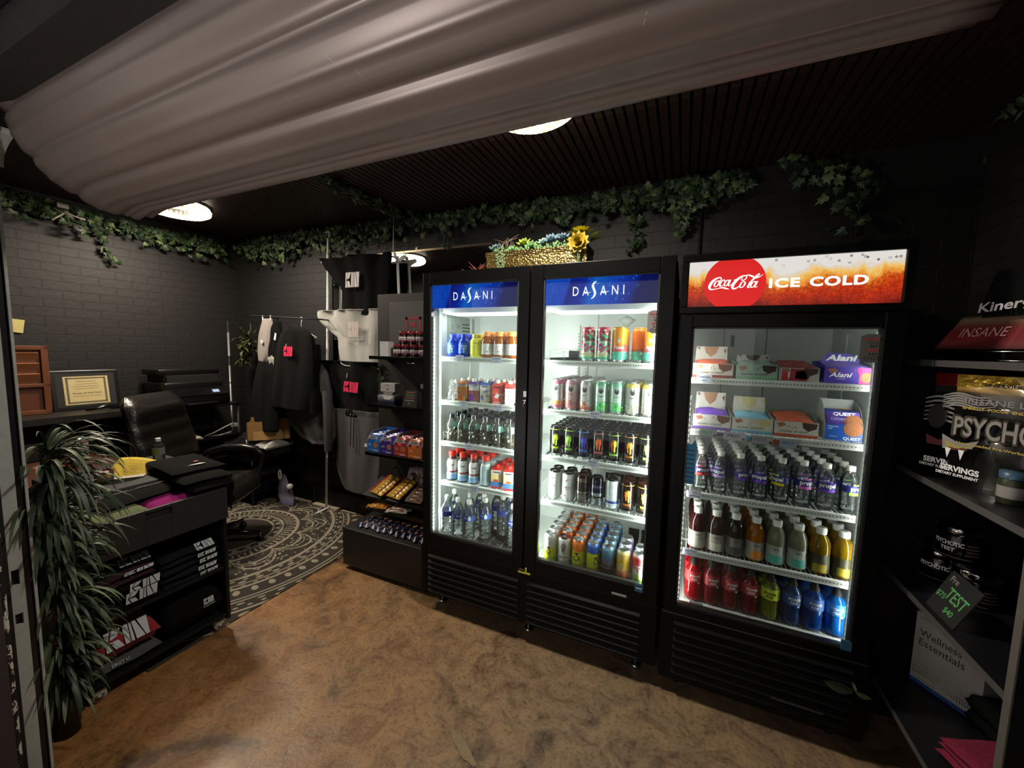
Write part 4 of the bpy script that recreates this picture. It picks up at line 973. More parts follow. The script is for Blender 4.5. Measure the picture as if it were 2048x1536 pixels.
power('s_red', '#c41420', '#d03038'); power('s_dkred', '#8c1222', '#a82834'); power('s_lime', '#8c9a20', '#c8dc28', '#141a08'); power('s_navy', '#1c4c90', '#24569c'); power('s_blue', '#1656b4', '#2c66b8'); power('s_azure', '#1478d8', '#2a8ae4')
g = 'sport drink bottles on the lowest shelf of the cola cooler'
for i, (k, d_) in enumerate((('s_red', 'bright red sport bottle'), ('s_dkred', 'dark red sport bottle, left row'), ('s_dkred', 'dark red sport bottle, middle row'), ('s_dkred', 'dark red sport bottle, right row'), ('s_lime', 'lime sport bottle'), ('s_navy', 'navy sport bottle'), ('s_blue', 'blue sport bottle'), ('s_azure', 'bright azure sport bottle'))):
    column(k, CX(i) - .002, 4, .440, d_, 'cola cooler', RND.uniform(-12, 12), y0=1.950, pitch=.076, grp=g, cat='bottle')

# ---- left door
LX_ = lambda i: -1.250 + .0765 * i
blueliq = Mclear('blue_juice', '#2448c8', 0.05, 1.45, 1.2, .75, '#2a56dc'); yelliq = M('yellow_bottle_wrap', '#dcd820', 0.35, coat=.4); orgliq = Mclear('amber_tea', '#c86a10', 0.05, 1.45, 1.2, .72, '#c8701c')
P['blue_small'] = bottle('blue_juice_bottle', [(.0001, .003), (.028, .0), (.034, .008), (.034, .08), (.028, .098), (.018, .108), (.018, .115)], blueliq, q('royal_cap', '#2a3fc0'), [(.0205, .112), (.021, .130), (.019, .133), (.0001, .134)], [(.0345, .02), (.0345, .08)], lambda m, r: (m.text('TOTAL', .012, WINK, T(0, 0, .062), wrap=r, bold=.02), wpoly(m, [(-4, 0), (4, 0), (4, 26), (-4, 26)], q('pale_blue', '#a8c4cc'), r, .024), m.text('WAR', .012, WINK, T(0, 0, .05), wrap=r)), lmat=q('blue_wrap', '#2a5ad8'))
P['yellow_small'] = bottle('yellow_juice_bottle', [(.0001, .003), (.032, .0), (.036, .006), (.036, .094), (.028, .106), (.023, .112), (.023, .116)], yelliq, M('yellow_cap', '#e2c840', 0.4), [(.0255, .114), (.026, .130), (.024, .133), (.0001, .134)], [(.0364, .02), (.0364, .09)], lambda m, r: (m.text('LEMON', .009, SILVD, T(0, 0, .08), wrap=r), wpoly(m, [(-3, 0), (2, -3), (3, 5)], SILVD, r, .055, cx=-.012)), lmat=q('yellow_wrap', '#e0dc2c'))
def _smile(m, r):
    for a in ((-12, 14), (-5, 20), (4, 18), (10, 12), (-8, 4), (6, 2)): wpoly(m, [(a[0] - 2, a[1] - 3), (a[0] + 2, a[1] - 2), (a[0] + 1, a[1] + 3)], SILVD, r, .045)
    wpoly(m, [(-12, -6), (-6, -11), (4, -12), (11, -7), (4, -9), (-5, -8)], SILVD, r, .045)
P['amber_tea'] = bottle('amber_tea_bottle', [(.0001, .003), (.030, .0), (.036, .008), (.036, .085), (.032, .105), (.024, .118), (.022, .125)], orgliq, M('orange_cap', '#e89648', 0.4), [(.0255, .120), (.027, .124), (.027, .142), (.025, .146), (.0001, .147)], [(.0366, .018), (.0366, .078)], _smile, lmat=q('tea_label', '#d4d2cc'))
g = 'small bottles on the top shelf behind the left door'
for i, k, n, d_ in ((0, 'blue_small', 2, 'small blue bottle, left row'), (1, 'blue_small', 2, 'small blue bottle, right row'), (2, 'yellow_small', 2, 'small yellow bottle'), (3, 'amber_tea', 3, 'amber bottle with sketched face, left row'), (4, 'amber_tea', 3, 'amber bottle with sketched face, middle row'), (5, 'amber_tea', 3, 'amber bottle with sketched face, right row')):
    column(k, LX_(i) + (.006 if i == 2 else 0), n, Z1, d_, 'top shelf', 22, y0=1.952, pitch=.074, grp=g, cat='bottle')
# cartons
def carton(key, body, topc, accents, word, capc=WCAP, wr=.058, h=.138):
    m = MB(); hw = wr / 2; d = hw * .9; bm_ = Mramp('carton_' + key, body, h, 0.4, 0, 'CONSTANT', coat=.5)
    z1 = h * .76; z2 = h * .86
    vs = [(-hw, -d, 0), (hw, -d, 0), (hw, d, 0), (-hw, d, 0), (-hw, -d, z1), (hw, -d, z1), (hw, d, z1), (-hw, d, z1), (-hw * .8, -d * .15, z2), (hw * .8, -d * .15, z2), (hw * .8, d, z2), (-hw * .8, d, z2)]
    m.add(vs, [(0, 3, 2, 1), (0, 1, 5, 4), (1, 2, 6, 5), (2, 3, 7, 6), (3, 0, 4, 7), (4, 5, 9, 8), (5, 6, 10, 9), (6, 7, 11, 10), (7, 4, 8, 11), (8, 9, 10, 11)], bm_)
    X_ = T(0, -d - .0007, 0) @ FRONT
    for pts, c_ in accents: m.poly([(a * .001, b * .001) for a, b in pts], q('ct' + c_, c_), X_)
    m.text(word, .013, INK, T(0, -d - .0012, z1 - .012) @ FRONT, bold=.02, fit=.040)
    o = m.build('protein_shake_carton', bevel=.0015); tag(o, '', 'carton')
    m = MB(); m.lathe([(.013, 0), (.0135, .016), (.012, .018), (.0001, .0182)], 16, capc, T(0, -.002, z2 - .004)); m.build('cap', o); P[key] = Proto(o)
carton('ct_orange', [(0, '#c88040'), (.06, '#c07838'), (.085, '#dcdcd8'), (.10, '#b86a38')], 0, [([(-20, 4), (0, 6), (-6, 40), (-22, 56)], '#b85a20'), ([(2, 6), (22, 4), (22, 40), (10, 30)], '#c8a060')], 'QUEST')
carton('ct_purple', [(0, '#8c3a48'), (.04, '#a04038'), (.065, '#d8d6da'), (.085, '#e0e0e0'), (.10, '#4a2a90')], 0, [([(-22, 4), (-8, 8), (-4, 36), (-16, 50), (-22, 40)], '#5a20a8'), ([(-4, 8), (22, 4), (22, 50), (4, 44)], '#b04838')], 'QUEST')
carton('ct_blue', [(0, '#b8b090'), (.05, '#c8c4b0'), (.075, '#d8dce0'), (.10, '#1f5cb0')], 0, [([(-22, 20), (-8, 8), (-10, 44), (-22, 40)], '#1c50b8'), ([(-16, 56), (10, 62), (20, 70), (-10, 66)], '#1c60c8'), ([(-4, 4), (20, 6), (16, 44), (2, 40)], '#b8a878')], 'QUEST')
carton('ct_red', [(0, '#b83028'), (.02, '#c04038'), (.07, '#b83a30'), (.11, '#c8342c')], 0, [([(-22, 4), (22, 4), (18, 14), (-20, 12)], '#d0807a'), ([(-16, 36), (4, 30), (16, 56), (-6, 60)], '#d8c8c0')], 'KORE')
carton('ct_white', [(0, '#d8d8d4'), (.085, '#d8d8d4'), (.09, '#c83a30')], 0, [([(-14, 44), (-2, 44), (-2, 48), (-14, 48)], '#30b0b0'), ([(-14, 30), (10, 30), (10, 32), (-14, 32)], '#606060'), ([(-14, 20), (14, 20), (14, 22), (-14, 22)], '#606060')], 'INFO')
g = 'shake cartons on the second shelf behind the left door'
for i, k, n, d_ in ((1, 'ct_orange', 2, 'orange swirl shake carton'), (2, 'ct_purple', 2, 'purple swirl shake carton'), (3, 'ct_blue', 3, 'blue swirl shake carton'), (4, 'ct_red', 5, 'red shake carton'), (5, 'ct_white', 4, 'shake carton with white text panel')):
    column(k, LX_(i) - .006, n, Z2, d_, 'second shelf', 20, y0=1.954, pitch=.075, grp=g, cat='carton', dx=.001, rest='ct_red' if i == 5 else None)
# crumpled clear wrap
def wrap_bag():
    m = MB(); r = random.Random(8); cr = Mclear('crumpled_wrap', '#eef2f2', 0.1, 1.5, 1.3, .22, '#dfe5e5')
    def f(u, v):
        a = u * 2 * PI; rr = .028 * (1 - .45 * v) * (1 + .25 * sin(a * 5 + v * 9) + .2 * sin(a * 9 - v * 14)); return (rr * cos(a), rr * .8 * sin(a), .12 * v + .006 * sin(a * 3))
    m.grid(f, 30, 12, cr, smooth=False); o = m.build('shrink_wrap_bag'); o.location = (LX_(0), 1.955, Z2 + .002)
    tag(o, 'crumpled clear plastic wrap standing beside the orange swirl carton', 'plastic wrap')
wrap_bag()
# chrome capped core bottles
CLW = Mclear('smoky_bottle', '#f0f2f0', 0.03, 1.5, 1.6, .16, '#b4b2a8')
def core(key, teal):
    pr = [(.0001, .003), (.028, 0), (.033, .008), (.034, .03), (.030, .055), (.034, .085), (.034, .100), (.028, .118), (.016, .134), (.015, .142)]
    m = MB(); m.lathe(pr, 20, CLW); m.lathe([(.0001, .004), (.031, .006), (.031, .03), (.028, .052), (.0001, .053)], 16, Mclear('amber_dregs', '#a89878', 0.05, 1.4, 1, .45, '#b8a070')); o = m.build('infused_water_bottle'); tag(o, '', 'bottle')
    m = MB(); m.lathe([(.0165, .136), (.017, .160), (.0155, .164), (.0001, .1645)], 18, M('dark_chrome', '#7c7e80', 0.15, 1.0) if not teal else BLKG); m.build('cap', o)
    m = MB(); m.lathe([(.0346, .085), (.0346, .100), (.0286, .1185)], 12, q('mint', '#7fb8a6'), a0=20, a1=150)
    m.text('Don', .014, INK, T(-.004, 0, .088), wrap=.0352, shear=.2, bold=.02); m.text('Lemon', .006, WINK, T(-.004, 0, .07), wrap=.036); m.lathe([(0, 0), (.006, 0)], 10, WINK, T(0, -.0346, .045) @ FRONT); m.build('sleeve_label', o); P[key] = Proto(o)
core('core_a', False); core('core_b', True)
g = 'chrome-capped bottles on the third shelf behind the left door'
for i in range(6):
    column('core_a', LX_(i) - .004, 5 if i < 5 else 3, Z3, 'smoky chrome-capped bottle', W2[i] + ', third shelf', 20, y0=1.952, pitch=.074, grp=g, cat='bottle', rest='core_b')
# red cap shakes
mp = Mramp('premier_sleeve', [(0, '#3c2420'), (.008, '#7cb0d8'), (.038, '#b8c8d0'), (.05, '#8c3028'), (.06, '#dcdcd8'), (.118, '#d8d8d4'), (.128, '#4a3430')], .177, 0.35)
m0 = MB(); m0.lathe([(.0001, .003), (.030, 0), (.033, .008), (.033, .045), (.030, .062), (.033, .082), (.033, .108), (.026, .130), (.018, .145), (.018, .152)], 20, mp)
m0.text('PREMIER', .008, INK, T(0, 0, .098), wrap=.0338, bold=.02); wpoly(m0, [(-10, -4), (8, -8), (14, 2), (10, 6), (10, 0), (2, -4)], q('crimson', '#8c1c40'), .0338, .10); m0.text('PROTEIN', .008, WINK, T(0, 0, .022), wrap=.0338)
o = m0.build('protein_shake_bottle'); tag(o, '', 'bottle'); m0 = MB(); m0.lathe([(.0215, .148), (.022, .170), (.020, .176), (.0001, .177)], 18, M('red_cap', '#d8281c', 0.35)); m0.build('cap', o); P['premier'] = Proto(o)
m0 = MB(); m0.lathe([(.0001, .003), (.030, 0), (.033, .008), (.033, .108), (.026, .130), (.018, .145)], 20, Mramp('premier_back', [(0, '#3c2420'), (.008, '#a8c0c4'), (.118, '#c8d4d0'), (.13, '#8a9894')], .177, .35)); m0.text('-------', .01, SILVD, T(0, 0, .10), wrap=.0338, fit=.03); m0.text('-------', .01, SILVD, T(0, 0, .05), wrap=.0338, fit=.03)
o = m0.build('protein_shake_bottle'); tag(o, '', 'bottle'); m0 = MB(); m0.lathe([(.0215, .148), (.022, .170), (.020, .176), (.0001, .177)], 18, M('red_cap', '#d8281c', 0.35)); m0.build('cap', o); P['premier_back'] = Proto(o)
carton('ct_cafe', [(0, '#b82428'), (.012, '#4a78b8'), (.04, '#e4c890'), (.085, '#e4dcd4'), (.108, '#d82820')], 0, [([(-16, 42), (14, 40), (12, 54), (-10, 56)], '#b85820')], 'PREMIER', capc=M('red_cap', '#d8281c', 0.35), wr=.062, h=.142)
g = 'red-capped shakes on the fourth shelf behind the left door'
for i, k, n, d_ in ((0, 'premier', 3, 'red-capped shake, leftmost row'), (1, 'premier', 3, 'red-capped shake, second row'), (2, 'premier', 3, 'red-capped shake, third row'), (3, 'premier_back', 3, 'red-capped shake turned backwards'), (4, 'ct_cafe', 3, 'cream and red carton, left row'), (5, 'ct_cafe', 2, 'cream and red carton, right row')):
    column(k, LX_(i), n, Z4, d_, 'fourth shelf', 22 if i < 4 else 14, y0=1.955, pitch=.076, grp=g, cat='bottle' if i < 4 else 'carton')
# one-litre water
WB = Mclear('water_bottle_clear', '#fbfdfd', 0.02, 1.5, 1.5, .08, '#d8e4e4')
wp = wave_prof(.245, .037, .013, ((.02, .045, .002), (.05, .075, .003), (.08, .10, .002), (.155, .165, .003)), .028, .065)
def _drop(m, r): wpoly(m, [(0, 22), (8, 8), (10, -2), (6, -9), (0, -12), (-6, -9), (-10, -2), (-8, 8)], q('drop', '#c8dcec'), r, .140, cx=.008); m.text('Aqua', .010, WINK, T(-.016, 0, .145), wrap=r, bold=.02)
P['water'] = bottle('water_bottle', wp, WB, WCAP, [(.0145, .219), (.0155, .232), (.0148, .243), (.009, .248), (.0001, .249)], [(.0374, .125), (.0374, .157)], _drop, lmat=q('water_label', '#2c3f94'))
for i, (x, y, rz_, l_) in enumerate(((-1.262, 1.915, -60, 'water bottle at the left front corner of the cooler floor'), (-1.183, 1.915, 50, 'second front water bottle from the left, striped label edge'), (-1.108, 1.917, 20, 'third front water bottle with drop on its label'), (-1.030, 1.975, 18, 'fourth front water bottle with drop on its label'), (-1.275, 2.02, 0, 'water bottle behind the corner one'), (-1.155, 2.01, 80, 'water bottle behind the second and third front ones'), (-1.075, 2.045, -70, 'water bottle behind the third and fourth front ones'), (-1.135, 2.11, 0, 'rear water bottle, leftmost'), (-1.02, 2.115, 60, 'rear water bottle, middle'), (-.955, 2.06, 90, 'water bottle with label edge facing out'), (-.955, 2.17, 15, 'water bottle deep inside beside dark divider'), (-.88, 2.10, 10, 'dim water bottle near the door post'), (-.845, 1.965, 15, 'front water bottle closest to the door post'))):
    P['water'].put((x, y + .004, Z5 + (.0048 if x > -1.06 else .0005)), rz_, l_, 'bottle')

# ---------------------------------------------------------------- clear glides and price cards
def make_glide():
    m = MB(); w_ = .0358
    m.tube([(-w_, .0, .002), (-w_, -.006, .045), (-w_ + .006, -.008, .062), (0, -.006, .052), (w_ - .006, -.008, .062), (w_, -.006, .045), (w_, 0, .002)], .0014, CLEAR, 6)
    m.tube([(-w_, -.006, .045), (-w_ * .5, -.010, .036), (w_ * .5, -.010, .036), (w_, -.006, .045)], .0012, CLEAR, 6)
    m.box(-w_, 0, .0, -w_ + .0012, .42, .012, CLEAR); m.box(w_ - .0012, 0, .0, w_, .42, .012, CLEAR)
    o = m.build('bottle_glide'); tag(o, '', 'shelf divider'); return Proto(o)
GL = make_glide()
BG = MB()
for k in range(5): BG.box(-.030 + .013 * k, 0.0, .0008, -.024 + .013 * k, .30, .004, BLKM)
BG.box(-.031, .0, .0, .031, .30, .0008, BLKM); BG.box(-.031, .295, 0, .031, .30, .05, BLKM)
o = BG.build('black_glide_track'); tag(o, '', 'shelf divider'); GB = Proto(o)
for sh, z, cols, nm, fx in (('top', Z1, range(7), 'centre door', CY), ('second', Z2, range(7), 'centre door', CY), ('third', Z3, range(7), 'centre door', CY), ('fourth', Z4, range(2, 7), 'centre door', CY), ('floor', Z5, range(7), 'centre door', CY), ('second', Z2, range(1, 6), 'left door', LX_), ('third', Z3, range(6), 'left door', LX_), ('floor', Z5, range(2, 6), 'left door', LX_)):
    for i in cols:
        y = 1.914 if sh != 'floor' else 1.888
        GL.put((fx(i), y, z + .0003), 0, f'clear scalloped can guide, {ORD[i]} slot from left, {sh} level, {nm}', 'shelf divider', f'clear can guides on the {sh} level behind the {nm}')
for nm, z, cols, fx, y in (('top shelf, centre door', Z1, (0, 1), CY, 1.96), ('fourth shelf, centre door', Z4, (3, 4, 5, 6), CY, 2.08), ('cooler floor, centre door', Z5, (5, 6), CY, 2.11), ('cooler floor, left door', Z5, (3, 4, 5), LX_, 1.925)):
    for i in cols: GB.put((fx(i), y, z + .0004), 0, f'black ribbed track, {ORD[i]} slot from left, {nm}', 'shelf divider', 'black ribbed tracks')
def price(x, z, l1, l2, label, y=1.898, w_=.052, h_=.034, flip=False, nm='price_card'):
    m = MB(); m.box(-w_ / 2, -.001, -h_ / 2, w_ / 2, 0, h_ / 2, TAGC)
    X_ = T(0, -.0016, .006) @ (RY(180) if flip else I4) @ FRONT
    if flip: X_ = T(0, -.0016, -.006) @ FRONT @ RZ(180)
    m.text(l1, .009, INK, X_, bold=.02, fit=min(w_ * .8, .0068 * len(l1)))
    X_ = T(0, -.0016, -.009) @ FRONT if not flip else T(0, -.0016, .009) @ FRONT @ RZ(180)
    m.text(l2, .008, INK, X_, bold=.01)
    m.box(-w_ / 2, 0, h_ / 2 - .002, w_ / 2, .006, h_ / 2, CLEAR)
    o = m.build(nm); o.location = (x, y, z); tag(o, label, 'price card'); return o
price(-1.170, 1.540, 'Total War', '$3.00', 'lilac price card under the small blue bottles')
price(-.935, 1.538, 'Lemonade Berry', '$2.50', 'wide price card under the amber bottles', w_=.062)
price(-1.142, 1.279, 'Quest', '$4.00', 'price card under the purple swirl carton')
price(-.920, 1.273, 'ISO Protein', '$5.00', 'price card under the red cartons')
price(-1.100, 1.030, 'Kombu', '$2.00', 'price card below the chrome-capped bottles', w_=.05)
price(-1.065, .787, 'Premier', '$3.00', 'price card below the red-capped shakes', w_=.05)
price(-.385, 1.282, 'Ghost Energy', '$3.00', 'price card under the pale green cans')
price(-.385, 1.036, 'Reign', '$3.00', 'price card under the orange-red crown can')
price(.090, 1.490, 'Protein Bars', '$3.00', 'price card under the left display box of the cola cooler', w_=.060)
price(.082, .958, 'Propel', '$2.50', 'price card hung upside down below the red-accent water bottle', w_=.055, flip=True)
price(.080, .684, 'Vitamin Water', '$4.00', 'price card below the red vitamin drink', w_=.060)
price(.120, .432, 'Powerade', '$3.00', 'price card below the red sport drinks', w_=.055)
# ================================================================= CLOTHES AND OFFICE CORNER
KIN = [[(0, 0), (.15, 0), (.075, .47), (.19, 1), (.05, 1)], [(.215, 1), (.42, 1), (.30, .62), (.125, .53)], [(.19, 0), (.38, 0), (.30, .42), (.115, .44)],
       [(.41, 0), (.52, 0), (.575, 1), (.45, 1)], [(.545, 0), (.62, 0), (.645, .96), (.60, 1)], [(.67, 1), (.75, 1), (.86, 0), (.66, 0), (.665, .3)], [(.79, 1), (1.03, 1), (.97, 0), (.885, 0)]]
def kin(m, X, w, h, mt):
    for pc in KIN: m.poly([((a - .5) * w, (b - .5) * h) for a, b in pc], mt, X)
def interp(rows, t):
    t = max(0, min(.99999, t)) * (len(rows) - 1); i = int(t); f = t - i
    P_ = lambda k: rows[max(0, min(len(rows) - 1, k))]
    a, b, c, d = P_(i - 1), P_(i), P_(i + 1), P_(i + 2)
    return [.5 * (2 * b[j] + (c[j] - a[j]) * f + (2 * a[j] - 5 * b[j] + 4 * c[j] - d[j]) * f * f + (3 * b[j] - a[j] - 3 * c[j] + d[j]) * f ** 3) for j in range(3)]
def garment(name, Y, rows, mt, amp=.012, freq=7, seed=1, n=30, thick=.006, belly=.02, nz=40, gather=0.0):
    r = random.Random(seed); ph = [r.uniform(0, 6) for _ in range(4)]
    m = MB()
    def fold(u, v):
        a = amp * (.25 + .75 * (1 - v if gather else v))
        return a * (sin(u * freq * 2 + ph[0] + 1.5 * sin(v * 3 + ph[1])) + .5 * sin(u * freq * 4.3 + ph[2] + v * 2)) + belly * sin(PI * u) + gather * abs(sin(u * 22 + ph[3])) * max(0, 1 - v * 6)
    def f(u, v):
        z, xl, xr = interp(rows, v); return (xl + (xr - xl) * u, Y - fold(u, v), z)
    m.grid(f, n, nz, mt)
    o = m.build(name, solid=thick); o['_y'] = Y
    return o, (lambda x, z: x)
def print_on(name, parent, Y, cx, cz, w, h, mt, tilt=0, words=None, wmat=None, ws=.02):
    m = MB(); X_ = T(cx, Y, cz) @ RY(tilt) @ FRONT
    kin(m, X_, w, h, mt)
    if words: m.text(words, ws, wmat or mt, T(cx, Y, cz - h * .5 - ws * 1.1) @ RY(tilt) @ FRONT, bold=.01)
    o = m.build(name, parent); return o
clothB = M('black_jersey', '#0c0c0d', 0.95, noise=(160, .25), bump=(300, .25), spec=.12); clothB2 = M('black_fleece', '#121213', 0.95, noise=(160, .25), bump=(250, .3), spec=.12)
clothG = M('light_grey_jersey', '#b2b2ae', 0.95, noise=(200, .12), bump=(300, .25), spec=.15); clothD = M('charcoal_marl', '#5c5b5e', 0.95, noise=(220, .25), bump=(300, .3), spec=.15)
clothD2 = M('dark_grey_marl', '#4c4b4d', 0.95, noise=(220, .25), bump=(300, .3), spec=.15); clothW = M('pale_grey_knit', '#8f8785', 0.95, noise=(150, .15), bump=(200, .2), spec=.15)
WP = M('white_garment_print', '#c9c4c6', 0.7)

# mirror on the rear wall (it shows the slatted ceiling and a third ceiling lamp)
mi = thing('wall_mirror', 'large wall mirror behind the white clothes rack, reflecting the ceiling lamp', 'mirror', (-2.2, 2.68, .62))
m = MB(); mm = NT('mirror_silver'); mm.b.inputs['Base Color'].default_value = (.86, .87, .86, 1); mm.b.inputs['Metallic'].default_value = 1; mm.b.inputs['Roughness'].default_value = .015
nz_ = mm.n('ShaderNodeTexNoise', i_Scale=3.0); mm.l(mm.mix(nz_.outputs['Fac'], '#dcdddc', '#e6e7e6'), mm.b.inputs['Base Color'])
m.box(-.84, -.008, 0, .82, 0, 1.765, mm.m); m.build('mirror_glass', mi)
m = MB(); m.box(-.85, -.014, 1.765, .83, .01, 1.780, M('mirror_edge_trim', '#b9a58c', .25, .9)); m.box(-.85, -.014, 0, -.84, .01, 1.765, BLK); m.box(.82, -.014, 0, .83, .01, 1.765, BLK)
for x in (.12,): m.box(x, -.016, 1.775, x + .02, -.01, 1.80, CHR)
m.build('mirror_frame', mi)
# soldier-course ledge under the mirror
m = MB(); x = -3.75
while x < -1.42: m.box(x, 2.60, .52, x + .058, YB, .60, M('ledge_brick', '#141313', .6, bump=(60, .4))); x += .066
m.box(-3.76, 2.59, .60, -1.42, YB, .615, BLK); struct('trim_5', m, bevel=.003)

# white clothes rack
rw = M('white_powder_coat', '#e4e6e8', .35)
rk = thing('clothes_rack', 'tall white metal ladder rack with ring-ended posts in front of the mirror', 'clothes rack', (-2.6, 2.60, 0))
def post(x0, x1, ztop, ring=True):
    m = MB(); m.cyl((x0, 0, .02), (x1, 0, ztop), .011, rw, 12)
    if ring: m.lathe([(.014, -.006), (.032, -.006), (.032, .006), (.014, .006), (.014, -.006)], 20, rw, T(x1, 0, ztop + .028) @ FRONT)
    return m
post(-.50, -.405, 2.57).build('post', rk); post(.50, .385, 2.33, False).build('post', rk)
for z in (2.345, 1.885, 1.435, 1.00):
    m = MB(); m.cyl((-.46, -.03, z), (.40, -.03, z - .01), .008, rw, 10); m.cyl((-.46, -.03, z), (-.43, .0, z), .006, rw, 8); m.cyl((.40, -.03, z - .01), (.40, .0, z - .01), .006, rw, 8); m.build('rung', rk)
m = MB(); m.cyl((.385, 0, 2.30), (.46, 0, 2.335), .016, rw); m.cyl((.36, -.005, 2.37), (.385, 0, 2.31), .010, rw); m.build('joint', rk)
m = MB(); m.cyl((.345, -.004, 2.40), (.352, -.004, 2.66), .003, rw, 6); m.cyl((.36, 0, 2.33), (.345, -.004, 2.40), .008, rw, 6, r1=.003); m.build('hanging_wire', rk)
m = MB(); m.cyl((-.46, 0, .03), (-.50, -.12, .0), .010, rw); m.cyl((.50, 0, .03), (.52, -.12, .0), .010, rw); m.build('foot', rk)

o, _ = garment('t_shirt', 2.545, [(2.362, -3.02, -2.218), (2.350, -3.015, -2.222), (2.29, -2.985, -2.237), (2.239, -2.937, -2.247), (2.17, -2.875, -2.255), (2.11, -2.80, -2.268), (2.033, -2.772, -2.275), (1.949, -2.756, -2.281), (1.864, -2.752, -2.293)], clothB, .022, 6, 3, gather=.018)
tag(o, 'black t-shirt with a white block logo on the top rung of the white rack', 't-shirt', 'garments on the white rack')
print_on('chest_print', o, 2.486, -2.603, 2.154, .155, .125, WP)
o, _ = garment('t_shirt', 2.52, [(1.905, -3.01, -2.295), (1.895, -3.05, -2.285), (1.847, -3.055, -2.284), (1.80, -3.02, -2.281), (1.756, -2.966, -2.281), (1.70, -2.886, -2.287), (1.657, -2.826, -2.293), (1.562, -2.816, -2.299), (1.42, -2.783, -2.305)], clothG, .024, 6, 5, gather=.02)
tag(o, 'light grey t-shirt with a pale logo below the black t-shirt on the rack', 't-shirt', 'garments on the white rack')
print_on('chest_print', o, 2.458, -2.572, 1.735, .115, .125, M('pale_pink_print', '#c4b6b2', .7), words='KINERGY LIFESTYLE CREW', wmat=M('pale_pink_print', '#c4b6b2', .7), ws=.020)
o, _ = garment('hooded_sweatshirt', 2.50, [(1.462, -2.98, -2.27), (1.442, -3.02, -2.265), (1.398, -3.028, -2.266), (1.35, -2.999, -2.278), (1.299, -2.924, -2.294), (1.256, -2.863, -2.311), (1.168, -2.828, -2.328), (1.08, -2.806, -2.351), (.985, -2.79, -2.369)], clothB2, .016, 5, 8, belly=.03, gather=.02)
tag(o, 'black hooded sweatshirt with a hot pink logo, third garment down the rack', 'sweatshirt', 'garments on the white rack')
print_on('chest_print', o, 2.435, -2.585, 1.245, .165, .09, PINKP, tilt=2)
m = MB(); m.tube([(-2.62 + .10 * cos(a), 2.46, 1.452 + .03 * sin(a)) for a in [PI + k * PI / 10 for k in range(11)]], .004, WP, 6); m.cyl((-2.64, 2.455, 1.36), (-2.645, 2.45, 1.32), .003, WP, 6); m.build('neck_cord', o)
o, _ = garment('sweat_shorts', 2.49, [(1.04, -2.86, -2.225), (1.01, -2.865, -2.222), (.98, -2.861, -2.225), (.909, -2.844, -2.242), (.776, -2.816, -2.265), (.685, -2.812, -2.282), (.547, -2.822, -2.316), (.431, -2.80, -2.34), (.345, -2.76, -2.375), (.30, -2.72, -2.40)], clothD, .010, 5, 12, belly=.02, gather=.012)
tag(o, 'charcoal marl sweatpants hanging by the waistband at the bottom of the rack', 'sweatpants', 'garments on the white rack')
m = MB()
for x in (-2.60, -2.565): m.tube([(x, 2.45, 1.0), (x + .004, 2.44, .88), (x - .004, 2.44, .72)], .0035, clothB, 6); m.cyl((x, 2.448, 1.0), (x, 2.440, 1.0), .006, CHR, 8)
m.build('drawstring', o)

# rail with hangers on the left
rl = thing('hanging_rail', 'thin black wall rail holding hanging clothes left of the white rack', 'clothes rail', (-3.4, 2.45, 1.84))
m = MB(); m.cyl((-.50, 0, .028), (.49, 0, -.02), .007, BLKM, 10); m.cyl((-.46, 0, .026), (-.46, .25, .026), .006, BLKM); m.cyl((.47, 0, -.02), (.47, .25, -.02), .006, BLKM); m.build('rail', rl)
def hanger(x, y, z, rz, w=.19, label='', mt=WHT):
    t = thing('clothes_hanger', label, 'hanger', (x, y, z), rz); m = MB()
    m.tube([(0, 0, -.10), (0, 0, -.03), (.012, 0, .0), (.006, 0, .014), (-.008, 0, .010)], .003, mt, 6); m.build('hook', t)
    m = MB(); m.tube([(-w, 0, -.17), (-w * .4, 0, -.125), (0, 0, -.10), (w * .4, 0, -.125), (w, 0, -.17)], [.006, .009, .016, .009, .006], mt, 8); m.tube([(-w, 0, -.17), (w, 0, -.17)], .004, mt, 6); m.build('shoulder_bar', t); return t
hanger(-3.190, 2.45, 1.83, 8, .17, 'white plastic hanger holding the black top with the pink logo')
o, _ = garment('long_sleeve_top', 2.39, [(1.73, -3.235, -3.12), (1.715, -3.30, -3.04), (1.69, -3.345, -2.985), (1.659, -3.37, -2.957), (1.547, -3.405, -2.942), (1.366, -3.442, -2.941), (1.182, -3.486, -2.95), (1.075, -3.513, -2.96), (1.015, -3.50, -2.972)], clothB2, .014, 4, 21, belly=.05, thick=.05)
tag(o, 'black long-sleeve top with a small hot pink logo on the white hanger', 'top', 'clothes on the wall rail')
print_on('chest_print', o, 2.30, -3.175, 1.535, .112, .085, PINKP)
m = MB(); m.cyl((-3.205, 2.31, 1.60), (-3.208, 2.305, 1.575), .003, WP, 6); m.build('drawcord_tip', o)
m = MB()
def slv(u, v):
    a = u * 2 * PI; return (-2.975 + .055 * cos(a) + .01 * sin(v * 9), 2.40 + .05 * sin(a), 1.60 - .60 * v)
m.grid(slv, 14, 12, clothB); m.build('sleeve', o)
o, _ = garment('hooded_sweatshirt', 2.46, [(1.43, -3.02, -2.95), (1.352, -3.03, -2.885), (1.241, -3.06, -2.855), (1.077, -3.223, -2.837), (.991, -3.419, -2.815), (.864, -3.383, -2.80), (.785, -3.289, -2.796), (.74, -3.237, -2.816), (.70, -3.10, -2.84)], clothD2, .014, 5, 33, belly=.03, thick=.03)
tag(o, 'dark grey sweatshirt hanging low behind the black long-sleeve top', 'sweatshirt', 'clothes on the wall rail')
